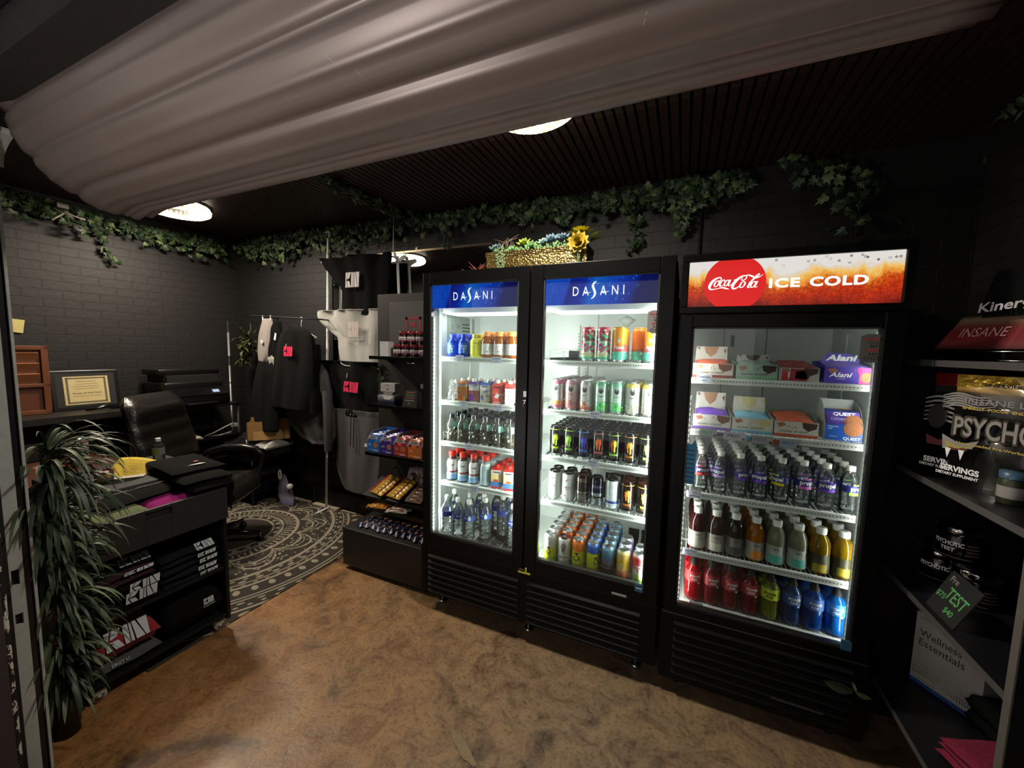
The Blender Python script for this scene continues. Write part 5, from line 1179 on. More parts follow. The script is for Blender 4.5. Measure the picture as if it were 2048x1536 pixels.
m = MB(); m.grid(lambda u, v: (-2.845 + (.05 - .02 * v) * cos(u * 2 * PI), 2.42 + .035 * sin(u * 2 * PI), 1.20 - .54 * v), 12, 10, clothD2); m.box(-2.85, 2.405, .60, -2.842, 2.41, .67, WP); m.build('sleeve', o)
o, _ = garment('leggings', 2.46, [(1.835, -3.728, -3.60), (1.777, -3.754, -3.593), (1.681, -3.796, -3.598), (1.585, -3.817, -3.61), (1.512, -3.829, -3.628), (1.438, -3.822, -3.683), (1.363, -3.822, -3.777)], clothW, .006, 4, 40, belly=.02, thick=.012)
tag(o, 'pale grey leggings clipped by the waistband at the left of the rail', 'leggings', 'clothes on the wall rail')
m = MB(); m.box(-3.725, 2.445, 1.82, -3.715, 2.455, 1.868, WHT); m.box(-3.612, 2.445, 1.82, -3.602, 2.455, 1.866, WHT); m.build('clip', o); m = MB(); m.poly([(-.018, .015), (.018, .02), (.012, -.016), (-.01, -.02)], WP, T(-3.70, 2.415, 1.615) @ FRONT); m.build('thigh_print', o)
o, _ = garment('sleeveless_top', 2.43, [(1.80, -3.52, -3.44), (1.74, -3.56, -3.43), (1.634, -3.575, -3.42), (1.54, -3.60, -3.43), (1.40, -3.60, -3.44), (1.2, -3.6, -3.44)], clothB, .012, 4, 44, thick=.02)
tag(o, 'black top with a white swing tag hanging between the leggings and the long-sleeve top', 'top', 'clothes on the wall rail')
m = MB(); m.poly([(-.02, -.028), (.004, -.036), (.02, .026), (.0, .036)], WHT, T(-3.475, 2.395, 1.665) @ FRONT); m.build('swing_tag', o)
o, _ = garment('hooded_sweatshirt', 2.38, [(1.43, -3.66, -3.50), (1.38, -3.70, -3.46), (1.327, -3.723, -3.435), (1.207, -3.76, -3.434), (1.063, -3.776, -3.441), (.919, -3.762, -3.448), (.775, -3.718, -3.455)], clothB2, .014, 4, 50, belly=.04, thick=.04)
tag(o, 'black hooded sweatshirt hanging below the pale grey leggings', 'sweatshirt', 'clothes on the wall rail')
hanger(-3.545, 2.40, 1.47, 30, .06, 'white plastic hanger with a pale grey cloth beside the hanging black hood')
m = MB(); m.grid(lambda u, v: (-3.49 + .075 * (u - .5) * (1 - .3 * v), 2.36 - .01 * sin(u * 6), 1.475 - .13 * v), 6, 6, M('sage_cloth', '#8a8f86', .9)); o = m.build('small_cloth', solid=.004); tag(o, 'small pale grey-green cloth on the little hanger beside the leggings', 'cloth')
o, _ = garment('dark_jacket', 2.52, [(1.056, -3.66, -3.441), (.90, -3.65, -3.439), (.76, -3.62, -3.439), (.66, -3.58, -3.46)], clothB, .012, 4, 60, thick=.03)
tag(o, 'black jacket hem hanging behind the cardboard box', 'jacket', 'clothes on the wall rail')

# hanging artificial plant near the corner
leafO = M('olive_leaf', '#4c5228', .6, noise=(20, .4)); leafD = M('dark_leaf', '#26301c', .6, noise=(20, .4)); leafG = M('ivy_green', '#22361c', .55, noise=(15, .45)); leafL = M('ivy_pale_green', '#4d6038', .55, noise=(15, .4))
def leaf(m, mt, L, W, X, bend=.2, n=4):
    vs = []; 
    for i in range(n + 1):
        t = i / n; w_ = W * sin(PI * min(1, t * .92 + .08)) ** .8 * .5; z = -bend * L * t * t
        vs += [(-w_, L * t, z + w_ * .25), (0, L * t, z), (w_, L * t, z + w_ * .25)]
    fs = []
    for i in range(n):
        a = 3 * i; fs += [(a, a + 1, a + 4, a + 3), (a + 1, a + 2, a + 5, a + 4)]
    m.add(vs, fs, mt, X, True)
r = random.Random(4)
wt = thing('hanging_plant', 'olive artificial leaf bunch hung by a string near the corner, left of the clothes', 'hanging plant', (-4.06, 2.52, 1.56))
m = MB()
for i in range(120):
    a = r.uniform(0, 360); e = r.uniform(-60, 60); d = r.uniform(.0, .10)
    p = Vector((r.gauss(0, .055), -abs(r.gauss(0, .03)), r.gauss(0, .075)))
    leaf(m, leafO if r.random() < .6 else leafD, r.uniform(.05, .09), r.uniform(.02, .034), T(*p) @ RZ(a) @ RX(e + 20), .3)
for i in range(8): leaf(m, leafD, .2, .012, T(-.05, -.02, -.03) @ RY(-90 + r.uniform(-30, 30)) @ RZ(r.uniform(60, 120)) @ RX(10), .2)
m.build('foliage', wt)
m = MB(); m.tube([(.03, 0, .05), (.035, .0, .24), (.05, 0, .05)], .0022, M('tan_cord', '#7d6a4a', .8), 6); m.cyl((.036, 0, .24), (.036, .17, .24), .003, BLKM, 6); m.build('cord', wt)

# drawer cart with wire sides, bagged clothes and a cardboard box on top
uc = thing('drawer_cart', 'black wheeled storage cart with fabric-filled tiers in the rear left corner', 'storage cart', (-4.0, 2.48, 0.0))
m = MB()
for sx in (-.24, .22):
    for sy in (-.15, .17): m.cyl((sx, sy, .055), (sx, sy, .56), .012, BLKG, 8)
for z in (.07, .24, .40, .555):
    m.box(-.25, -.16, z, .23, .18, z + .012, BLKG)
m.build('cart_frame', uc)
for k, z in enumerate((.085, .255, .415)):
    m = MB(); m.rbox(-.225, -.145, z, .205, .155, z + .125, (clothB2, M('dull_bag', '#26262a', .4), clothD2)[k], .03); m.build('bin', uc)
for sx in (-.23, .21):
    for sy in (-.14, .16): m = MB(); m.cyl((sx - .01, sy, .027), (sx + .012, sy, .027), .027, BLKG, 14); m.cyl((sx, sy, .03), (sx, sy, .07), .007, BLKG); m.build('caster', uc)
def cushion(m, w, d, h, mt, X, seed=0, n=16, wob=.12, edge=5, layers=0):
    """soft folded cloth slab, base at z=0"""
    r = random.Random(seed); a, b, c = [r.uniform(0, 6) for _ in range(3)]
    def sur(u, v, top):
        x, y = (u - .5) * w, (v - .5) * d; e = 1 - max(abs(2 * u - 1), abs(2 * v - 1)) ** edge
        hh = h * (.5 + .5 * (max(0, e) ** .5) * (1 if top else -1)) if e > 0 else h * .5
        if top: hh += h * wob * sin(u * 7 + a) * sin(v * 5 + b) * max(0, e)
        x *= 1 + .02 * sin(v * 9 + c); y *= 1 + .02 * sin(u * 8 + a)
        return (x, y, hh)
    m.grid(lambda u, v: sur(u, v, True), n, n, mt, X); m.grid(lambda u, v: sur(1 - u, v, False), n, n, mt, X)
    for k in range(layers):
        z = h * (k + 1) / (layers + 1); m.tube([(w * .495 * q[0], d * .495 * q[1], z) for q in ((.9, -1), (1, -.8), (1.005, 0), (1, .8), (.9, 1))], h * .05, INK, 5)
pbag = M('polythene_black', '#1b1a1c', .22, coat=.6, bump=(25, .6)); pwh = M('polythene_white', '#9f9f9f', .25, coat=.6, bump=(25, .6))
m = MB(); cushion(m, .62, .42, .115, pbag, I4, 5, 26, .5, 7); o = m.build('bagged_shirts'); o.location = (-3.96, 2.41, .575); tag(o, 'black garments in glossy plastic bags on top of the wheeled storage cart', 'clothes bag')
m = MB(); cushion(m, .17, .30, .06, pwh, I4, 8, 20, .7, 5); m.text('.', .001, INK, I4); o = m.build('bagged_shirts'); o.location = (-3.57, 2.42, .60); tag(o, 'whitish crumpled plastic clothes bag at the right end of the storage cart', 'clothes bag')
m = MB(); m.box(-.10, -.10, 0, .12, .10, .05, M('cart_support', '#101010', .6)); o = m.build('box_file'); o.location = (-3.62, 2.45, .545); tag(o, 'flat black tray under the right end of the crumpled clothes bag', 'tray')
kraft = M('cardboard', '#8f6c3e', .85, noise=(60, .15), bump=(90, .15)); tape = M('paper_tape', '#b08c58', .6)
bx = thing('cardboard_box', 'open brown cardboard box on the bagged garments in the corner', 'box', (-3.66, 2.245, .688), 48)
m = MB(); t_ = .005
m.box(-.02, 0, 0, .33, t_, .175, kraft); m.box(-.02, 0, 0, -.02 + t_, .20, .16, kraft); m.box(.33 - t_, 0, 0, .33, .20, .19, kraft); m.box(-.02, .20 - t_, 0, .33, .20, .19, kraft); m.box(-.02, 0, 0, .33, .20, t_, kraft)
m.box(.19, .0, .175, .33, t_, .20, kraft); m.build('box_body', bx)
m = MB(); m.box(.03, -.001, .0, .27, 0, .085, tape); m.box(-.021, 0, .09, -.02, .10, .155, tape); m.build('tape_strip', bx)
# detergent pouch on the floor
pc = thing('laundry_pouch', 'lilac and white pouch with an oval handle and cap leaning by the storage cart', 'pouch', (-3.50, 2.50, 0.0), 10)
m = MB(); pm = Mramp('pouch_print', [(0, '#8f8fc0'), (.08, '#a9a9cf'), (.13, '#6c6a7c'), (.22, '#86849c'), (.30, '#57566a')], .34, .35, 0, 'LINEAR')
def pf(u, v):
    w_ = .035 + .055 * sin(PI * (.25 + .7 * v)) if v < .6 else .078 * (1 - v) + .022 + .012; a = u * 2 * PI
    return (-.02 - .05 * v + w_ * cos(a) * (1.0), .028 * sin(a) * (1 - .6 * v), .012 + .30 * v)
m.grid(pf, 20, 18, pm); m.build('pouch_body', pc)
m = MB(); m.tube([(-.078 + .018 * cos(a) * (.8), -.022, .315 + .045 * sin(a)) for a in [k * 2 * PI / 16 for k in range(16)]], .007, WHT, 6, closed=True); m.build('handle', pc)
m = MB(); m.cyl((.02, -.02, .20), (.055, -.035, .215), .026, WHT, 16); m.build('cap', pc)

# pole
m = MB(); pm_ = Mramp('telescopic_pole', [(0, '#1a1a1a'), (.62, '#6a6a6c'), (1.18, '#1c1c1c'), (1.20, '#6a6a6c'), (1.36, '#1c1c1c'), (1.46, '#8a8c90'), (1.70, '#3c3c40')], 1.82, .35, .6)
m.lathe([(.02, 0), (.010, .02), (.010, 1.70), (.007, 1.70), (.007, 1.82), (.0001, 1.82)], 12, pm_); o = m.build('telescopic_pole'); o.location = (-4.24, 2.43, 0); tag(o, 'grey telescopic pole standing upright right of the printer', 'pole')

# printer on its shelf stand
pr = thing('printer', 'black multifunction printer with a small lit screen', 'printer', (-4.18, 2.02, 1.02), 90)
m = MB(); pb = M('printer_black', '#0e0e0f', .3, bump=(100, .05))
m.rbox(-.26, -.20, 0, .26, .2, .10, pb, .02); m.rbox(-.23, -.14, .10, .23, .2, .22, pb, .015); m.rbox(-.24, -.08, .28, .24, .2, .335, pb, .012); m.box(-.20, -.12, .22, .20, .2, .28, BLKM); m.build('printer_body', pr)
m = MB(); m.add([(-.25, -.205, .10), (.25, -.205, .10), (.24, -.15, .165), (-.24, -.15, .165)], [(0, 1, 2, 3)], BLKG); m.box(-.10, -.212, .02, -.09, -.2, .03, WHT); m.box(-.06, -.212, .02, -.035, -.2, .032, M('dull_key', '#777777', .5)); m.build('control_panel', pr)
m = MB(); m.add([(.115, -.196, .118), (.17, -.196, .118), (.165, -.178, .142), (.11, -.178, .142)], [(0, 1, 2, 3)], M('lit_screen', '#101018', .3, emit='#c8d4f0', es=.9)); m.build('screen', pr)
m = MB(); m.rbox(-.12, -.26, .02, .12, -.18, .035, pb, .005); m.build('paper_tray', pr)
st_ = thing('printer_stand', 'black shelving stand under the printer with papers on its shelf', 'stand', (-4.18, 2.04, 0))
m = MB()
for sx in (-.2, .2):
    for sy in (-.30, .30): m = MB(); m.cyl((sx, sy, 0), (sx, sy, 1.01), .011, BLKM, 8); m.build('upright', st_)
for z in (.10, .50, .70, 1.0): m = MB(); m.box(-.22, -.32, z, .22, .32, z + .018, BLK); m.build('shelf_board', st_)
for i, (y, c, z, w_, rz_) in enumerate(((1.90, '#9a8c7c', .72, .20, 12), (1.93, '#b8b0a0', .735, .16, -8), (1.92, '#1e2236', .52, .24, 4))):
    m = MB(); m.box(-.12, -w_ / 2, 0, .12, w_ / 2, .012 if i < 2 else .05, M('paper_%d' % i, c, .8)); 
    if i == 2: m.lathe([(0, 0), (.012, 0)], 12, CHR, T(.1205, 0, .025) @ RY(90))
    o = m.build('paper_stack' if i < 2 else 'document_box'); o.location = (-4.06, y, z if i else .7185); o.rotation_euler = (0, 0, rad(rz_)); tag(o, ('tan envelope stack lying on the printer stand shelf', 'cream paper stack on top of the tan envelopes', 'navy box file with a metal ring on the printer stand')[i], ('papers', 'papers', 'box file')[i])
m = MB(); cb = M('pale_cable', '#8a8c8a', .5)
m.tube([(-4.0, 2.05, .73), (-3.97, 2.12, .76), (-3.95, 2.2, .80), (-3.93, 2.26, .83), (-3.96, 2.29, .80)], .006, cb, 6); m.tube([(-4.0, 2.08, .725), (-3.95, 2.16, .73), (-3.94, 2.25, .75), (-3.98, 2.27, .725), (-4.02, 2.2, .722)], .004, cb, 6); m.box(-3.965, 2.26, .79, -3.94, 2.31, .82, cb); o = m.build('cable_bundle'); tag(o, 'loose pale cables with a plug at the right of the papers on the printer stand', 'cable')
m = MB(); cushion(m, .12, .32, .03, M('dark_red_fabric', '#5a1420', .8), I4, 3); o = m.build('folded_cloth'); o.location = (-3.98, 1.92, .119); o.location.z = .119; tag(o, 'dark red cloth on the lowest shelf of the printer stand', 'cloth')

# desk hutch with certificate, wooden screen, desk
hw = M('black_oak', '#1d1a18', .45, noise=(14, .3))
hu = thing('desk_hutch', 'black wall-side hutch whose thick top carries the framed certificate', 'hutch', (-4.25, 1.18, 0))
m = MB(); m.box(-.19, -.5, 1.0, .22, .42, 1.045, hw); m.build('hutch_top', hu)
m = MB(); m.box(-.17, -.48, .745, .15, -.455, 1.0, hw); m.build('side_panel', hu)
m = MB(); m.box(-.17, .38, 0, .15, .40, 1.0, hw); m.build('side_panel', hu)
dk_ = thing('desk', 'dark wooden desk against the left wall holding the pale energy can', 'desk', (-3.85, 1.0, 0))
m = MB(); dw = M('desk_brown', '#4a2c1e', .4, noise=(10, .3)); m.rbox(-.55, -.40, .70, .42, .36, .735, dw, .006); m.build('desk_top', dk_)
m = MB(); m.box(-.5, -.36, 0, -.46, .32, .70, hw); m.build('side_panel', dk_)
m = MB(); m.box(.34, -.36, 0, .38, .32, .70, hw); m.build('side_panel', dk_)
fr = thing('framed_certificate', 'cream certificate in a wide black frame leaning on the hutch', 'picture frame', (-4.33, 1.42, 1.046), 88)
Xt = RX(-8); m = MB(); fk = M('frame_black', '#0a0a0a', .3)
m.box(-.19, -.012, 0, .19, .012, .31, fk, Xt); m.build('frame', fr, bevel=.004)
m = MB(); ma = M('mount_charcoal', '#1c1a1a', .8); m.box(-.165, -.0135, .025, .165, -.012, .285, ma, Xt); m.box(-.125, -.0145, .04, .125, -.0135, .262, M('cream_certificate', '#b8a878', .8), Xt)
bdm = M('certificate_border', '#5a5348', .8)
for a in ((-.112, .050, .112, .062), (-.112, .242, .112, .253), (-.112, .05, -.100, .253), (.100, .05, .112, .253)): m.box(a[0], -.0152, a[1], a[2], -.0145, a[3], bdm, Xt)
FX = Xt @ T(0, -.0156, .15) @ FRONT
m.text('CERTIFICATE OF COMPLETION', .008, bdm, Xt @ T(0, -.0156, .222) @ FRONT, bold=.01)
for k, w_ in enumerate((.12, .15, .13)): m.box(-w_ / 2, -.0152, .20 - k * .018, w_ / 2, -.0148, .202 - k * .018, bdm, Xt)
m.text('Kinergy Life Style Fitness', .013, INK, Xt @ T(0, -.0156, .128) @ FRONT, shear=.25, bold=.01, fit=.16); m.box(-.08, -.0152, .105, .08, -.0148, .107, bdm, Xt); m.text('1', .01, INK, Xt @ T(0, -.0156, .09) @ FRONT)
m.build('certificate', fr)
m = MB(); m.tube([(-.10, -.05, .012), (-.03, -.055, .02), (.02, -.05, .03), (.06, -.045, .015), (.16, -.05, .01)], [.008, .014, .02, .014, .006], BLKG, 8); o = m.build('black_headset'); o.location = (-4.22, 1.45, 1.046); o.rotation_euler = (0, 0, rad(90)); tag(o, 'small coiled black cable in front of the framed certificate', 'cable')
ws = thing('wooden_screen', 'orange-brown slatted wooden panel standing at the left end of the hutch', 'wooden panel', (-4.30, 1.02, 1.046), 84)
m = MB(); wb = M('cherry_wood', '#65381f', .45, noise=(9, .3)); wd = M('cherry_wood_dark', '#5a2f1c', .5, noise=(9, .3))
m.box(-.20, 0, 0, .19, .03, .50, wd); m.build('back_board', ws)
m = MB()
for a in ((-.20, 0, -.165, .50), (.155, 0, .19, .50), (-.02, 0, .02, .50), (-.20, .47, .19, .50), (-.20, .20, .19, .225), (-.20, 0, .19, .03)): m.box(a[0], -.018, a[1], a[2], 0, a[3], wb)
m.build('frame', ws, bevel=.003)
for k in range(3):
    for (x0, x1) in ((-.15, -.03), (.03, .145)): m = MB(); z = .245 + k * .077; m.add([(x0, 0, z), (x1, 0, z), (x1, -.022, z + .05), (x0, -.022, z + .05), (x1, 0, z + .055), (x0, 0, z + .055)], [(0, 1, 2, 3), (3, 2, 4, 5)], M('cherry_slat', '#8a5a38', .4, noise=(9, .3))); m.build('slat', ws)
# small things on the desk
o = pale('pale_energy_can', None, [(0, '#a05048'), (.012, '#b8807a'), (.04, '#a8a29c'), (.125, '#a8a4a0'), (.134, '#8a7068')], None); o.put((-3.90, 1.228, .7355), 70, 'pale energy can with a dark emblem standing on the brown desk', 'can')
m = MB(); m.box(-.09, -.05, 0, .09, .05, .002, M('red_flyer_paper', '#a83a34', .7)); m.box(-.05, -.02, .002, .06, .01, .0024, M('pink_ink', '#c8847a', .7)); o = m.build('red_flyer'); o.location = (-3.86, 1.06, .7355); o.rotation_euler = (0, 0, rad(20)); tag(o, 'red flyer lying on the desk in front of the energy can', 'flyer')
r = random.Random(9); fb = thing('artificial_flowers', 'low bunch of yellow-green artificial blooms behind the energy can', 'flowers', (-4.20, 1.385, .7355)); m = MB()
for i in range(26): m.lathe([(.0001, -.012), (.012, 0), (.0001, .014)], 7, M('yellow_green_bloom', '#7c8a28', .7), T(r.gauss(0, .05), r.gauss(0, .06), .07 + r.uniform(-.04, .05)))
for i in range(14): leaf(m, leafD, .09, .03, T(r.gauss(0, .04), r.gauss(0, .05), .02) @ RZ(r.uniform(0, 360)) @ RX(40))
m.build('blooms', fb); m = MB(); m.lathe([(.03, 0), (.045, .05), (.042, .05), (.0001, .045)], 14, BLKM); m.build('bowl', fb)
m = MB(); m.rbox(-.10, -.07, 0, .10, .07, .13, M('speaker_cloth', '#191918', .8), .01); o = m.build('desk_speaker'); o.location = (-4.20, 1.05, .7355); tag(o, 'small dark box standing on the desk left of the blooms', 'speaker')
m = MB(); ylp = M('yellow_note_paper', '#c7bb78', .8); m.add([(0, -.04, -.045), (0, .035, -.055), (.012, .045, .04), (.006, -.035, .05)], [(0, 1, 2, 3)], ylp); o = m.build('sticky_note', solid=.0008); o.location = (-4.44, 1.11, 1.69); tag(o, 'pale yellow sticky note on the left wall above the wooden panel', 'sticky note')
# bracket / camera under the ceiling at far left
cmr = thing('wall_camera', 'small pale security camera on a bracket high on the left wall', 'camera', (-4.40, 1.32, 2.52))
m = MB(); pgry = M('dull_bracket', '#8d8780', .5); m.tube([(0, -.06, .08), (.1, .03, .02), (.16, .13, -.01)], .006, pgry, 6); m.tube([(.12, .03, .01), (.14, -.04, -.06)], .006, pgry, 6); m.box(.06, .0, .05, .12, .06, .08, pgry); m.build('bracket', cmr)
m = MB(); m.lathe([(.012, -.004), (.032, -.004), (.032, .004), (.012, .004)], 18, M('grey_ring', '#4a4646', .5), T(.10, .11, -.07) @ RY(60)); m.build('ring_mount', cmr)

# ---------------------------------------------------------------- office chair
ch = thing('office_chair', 'black leather executive office chair on casters standing on the rug', 'office chair', (-3.27, 1.72, .0075), 32)
lea = M('black_leather', '#121110', .32, coat=.15, noise=(18, .3), bump=(60, .25)); leab = M('black_arm_plastic', '#141313', .28)
# local +X is where the sitter faces
m = MB()
def seat(u, v, top):
    x, y = (u - .5) * .54, (v - .5) * .54; e = max(0, 1 - (abs(2 * u - 1) ** 4 + abs(2 * v - 1) ** 4)); ee = max(abs(2 * u - 1), abs(2 * v - 1)); R2 = math.hypot(2 * u - 1, 2 * v - 1)
    k = 1 / max(1, R2 / 1.16); x *= k; y *= k
    return (x, y, .455 + (.085 if top else -.045) * (max(0, 1 - ee ** 5) ** .5) + (.012 * abs(sin(y * 20)) if top and e > .3 else 0) - .02 * (u > .85))
m.grid(lambda u, v: seat(u, v, True), 22, 22, lea); m.grid(lambda u, v: seat(1 - u, v, False), 22, 22, lea); m.build('seat', ch)
m = MB()
def back(u, v, s):
    # v 0 bottom .. 1 top; wide padded shell with rolled head
    y = (u - .5) * (.50 + .06 * sin(PI * v)); ed = max(0, 1 - abs(2 * u - 1) ** 4) ** .5; ev = max(0, 1 - abs(2 * v - 1) ** 8) ** .5
    z = .48 + .72 * v; x = -.27 - .14 * v + .04 * sin(v * PI) - .03 * (1 - (2 * u - 1) ** 2) + .0
    th = (.055 + .035 * math.exp(-((v - .88) / .10) ** 2) + .03 * math.exp(-((v - .25) / .2) ** 2)) * ed * ev + .003
    wr = .006 * sin(v * 40) * (v < .75) * ed
    if v > .93: y *= .96 - (v - .93) * 1.6
    return (x + (th + wr if s > 0 else -th * .7), y, z)
m.grid(lambda u, v: back(u, v, 1), 26, 34, lea); m.grid(lambda u, v: back(1 - u, v, -1), 26, 34, lea); m.build('backrest', ch)
for sy in (-1, 1):
    m = MB(); y = sy * .30
    m.tube([(-.26, y, .60), (-.20, y, .68), (-.08, y, .715), (.06, y, .715), (.17, y, .695), (.22, y, .64), (.20, y, .55), (.12, y * .93, .46), (-.02, y * .8, .43)], [.018, .022, .026, .028, .027, .024, .02, .02, .018], leab, 10); m.build('armrest', ch)
m = MB(); m.cyl((0, 0, .10), (0, 0, .30), .028, BLKG, 14); m.cyl((0, 0, .28), (0, 0, .42), .018, CHR, 12); m.box(-.12, -.08, .40, .12, .08, .43, BLKM); m.build('gas_lift', ch)
m = MB()
for k in range(5):
    a = k * 72 + 10; m.tube([(0, 0, .10), (.14 * cos(rad(a)), .14 * sin(rad(a)), .095), (.30 * cos(rad(a)), .30 * sin(rad(a)), .07)], [.03, .024, .014], BLKG, 8)
m.build('star_base', ch)
for k in range(5):
    a = k * 72 + 10; px, py = .30 * cos(rad(a)), .30 * sin(rad(a)); m = MB(); m.cyl((px, py - .018, .026), (px, py + .018, .026), .026, BLKG, 12); m.cyl((px, py, .03), (px, py, .07), .006, CHR, 6); m.build('caster', ch)
# ================================================================= CLOTHES CART, FRONT LEFT
ct = thing('clothing_cart', 'black laminate cart on white casters stacked with folded clothes at the front left', 'cart', (-2.60, .955, 0))
# local: front face at x=+.35 (world -2.25), y -.285..+.285
m = MB(); m.box(-.35, -.285, .055, .35, -.267, .80, GRAPH); m.build('side_panel', ct, bevel=.002)
m = MB(); m.box(-.35, .267, .055, .35, .285, .80, GRAPH); m.build('side_panel', ct, bevel=.002)
m = MB(); m.box(-.35, -.267, .075, .345, .267, .093, GRAPH); m.build('shelf_board', ct, bevel=.002)
m = MB(); m.box(-.35, -.267, .352, .345, .267, .370, GRAPH); m.build('shelf_board', ct, bevel=.002)
m = MB(); m.box(-.35, -.267, .64, .34, .267, .655, GRAPH); m.build('tray_bottom', ct)
m = MB(); m.box(-.35, -.267, .08, -.335, .267, .79, BLKM); m.build('back_panel', ct)
m = MB()
# drawer front with a scooped hand hole
pts = [(-.285, .645), (.285, .645), (.285, .815), (-.285, .815)]
dm = M('drawer_front_laminate', '#232427', .42, noise=(60, .15))
def dfront(y0, y1, z0, z1): m.box(.35, y0, z0, .366, y1, z1, dm)
dfront(-.285, -.065, .645, .815); dfront(.035, .285, .645, .815); dfront(-.065, .035, .645, .768); dfront(-.065, .035, .800, .815)
m.box(.352, -.065, .768, .356, .035, .800, BLKM); m.build('drawer_front', ct, bevel=.0015)
for (x, y) in ((.31, -.245), (.31, .245), (-.30, -.245), (-.30, .245)):
    m = MB(); m.cyl((x - .012, y, .026), (x + .012, y, .026), .026, M('white_caster', '#b9b4a4', .45), 20); m.cyl((x - .0125, y, .026), (x + .0125, y, .026), .017, M('grey_hub', '#6e6a5e', .5), 16); m.cyl((x - .013, y, .026), (x + .013, y, .026), .006, WHT, 10); m.box(x - .016, y - .022, .035, x + .016, y + .022, .055, M('white_caster', '#b9b4a4', .45)); m.build('caster', ct)
def folded(name, label, cat, x, y, z, w, d, h, mt, rz=0, tilt=(0, 0), layers=1, seed=1, grp=None, edge=6, wob=.03, extra=None):
    """folded garment: w runs along world X (towards the viewer), d along Y"""
    m = MB(); 
    hh = h / layers
    for k in range(layers): cushion(m, w - .004 * k, d - .003 * k, hh * (1.06 if layers > 1 else .98), mt, T(.004 * sin(k * 3 + seed), .003 * cos(k * 2 + seed), k * hh), seed + k, 14, wob, edge)
    o = m.build(name); o.location = (x, y, z); o.rotation_euler = (rad(tilt[0]), rad(tilt[1]), rad(rz)); tag(o, label, cat, grp)
    if extra: extra(o)
    return o
def plogo(dx, dy, dz, w, h, mt, lie=70, rz=90, words=None):
    """logo print lying on the front roll of a folded garment, facing +X and up"""
    def f(o):
        m = MB(); X_ = T(dx, dy, dz) @ RZ(rz) @ RX(lie); kin(m, X_, w, h, mt)
        if words: m.text(words, h * .28, mt, X_ @ T(0, -h * .78, 0), bold=.01, shear=.2)
        m.build('chest_print', o)
    return f
navy = M('navy_charcoal_jersey', '#181b20', .95, noise=(150, .25), bump=(250, .25), spec=.12); plum = M('plum_jersey', '#38222a', .95, noise=(150, .25), bump=(250, .25), spec=.12)
blkj = M('black_cotton', '#101011', .95, noise=(150, .3), bump=(250, .25), spec=.12); redj = M('brick_red_fleece', '#8c2a34', .95, noise=(160, .2), bump=(260, .3), spec=.12, sheen=.2)
mag = M('magenta_jersey', '#8c2468', .95, noise=(120, .2), bump=(220, .25), spec=.12); sage = M('sage_jersey', '#6b7452', .95, noise=(120, .15), bump=(200, .2), spec=.12)
orj = M('rust_trim', '#a84432', .9)
WP2 = M('white_fabric_label', '#b9bfc2', .7)
g = 'folded shirts on the middle shelf of the cart'
# middle shelf, left stack
y0, z = .820, .3705
folded('folded_shirt', 'lowest black folded shirt of the left stack on the middle shelf, rust edge showing', 't-shirt', -2.47, y0, z, .42, .22, .045, blkj, 3, (0, 4), 1, 2, g, extra=lambda o: (lambda m: (m.box(.205, -.10, .004, .212, .02, .012, orj), m.build('hem_edge', o)))(MB()))
folded('folded_shirt', 'black folded shirt with white block logo, second from the bottom of the left stack', 't-shirt', -2.465, y0 + .006, z + .047, .42, .22, .042, blkj, -2, (0, 3), 1, 4, g, extra=plogo(.2155, .045, .018, .115, .045, WP2, 80))
folded('folded_shirt', 'black folded shirt with white logo and rust lining in the middle of the left stack', 't-shirt', -2.47, y0 + .004, z + .090, .42, .22, .034, blkj, 2, (0, 3), 1, 6, g, extra=plogo(.214, .05, .016, .115, .036, WP2, 75))
folded('folded_shirt', 'lower plum folded shirt of the left stack on the middle shelf', 't-shirt', -2.47, y0 + .0, z + .125, .40, .22, .028, plum, -1, (0, 3), 1, 7, g)
folded('folded_shirt', 'upper plum folded shirt of the left stack on the middle shelf', 't-shirt', -2.475, y0 + .002, z + .154, .40, .215, .028, plum, 2, (0, 4), 1, 9, g, extra=plogo(.203, .04, .022, .11, .014, WP2, 60))
folded('folded_shirt', 'top black folded shirt of the left stack with a large white logo', 't-shirt', -2.485, y0 + .004, z + .183, .38, .215, .034, navy, 0, (0, 6), 1, 11, g, extra=plogo(.165, .045, .0375, .115, .055, WP2, 12))
# middle shelf, right stack
y1 = 1.085
for k, (lab, w_) in enumerate((('bottom dark navy folded shirt of the right stack on the middle shelf', .40), ('dark navy folded shirt above the bottom one in the right stack', .40), ('dark navy folded shirt third from the bottom in the right stack', .39), ('dark navy folded shirt second from the top of the right stack', .385), ('top dark navy folded shirt of the right stack, white label on its fold', .38))):
    folded('folded_shirt', lab, 't-shirt', -2.475, y1 + .003 * (k % 2), z + .034 * k, w_, .255, .033, navy, (1, -2, 2, -1, 0)[k], (0, 4 + (k == 4) * 2), 1, 20 + k, g, extra=plogo(w_ * .5 + .004 - .02 * (k == 4), .065, .018 + .012 * (k == 4), .085, .018 + .03 * (k == 4), WP2, 70 - 45 * (k == 4)))
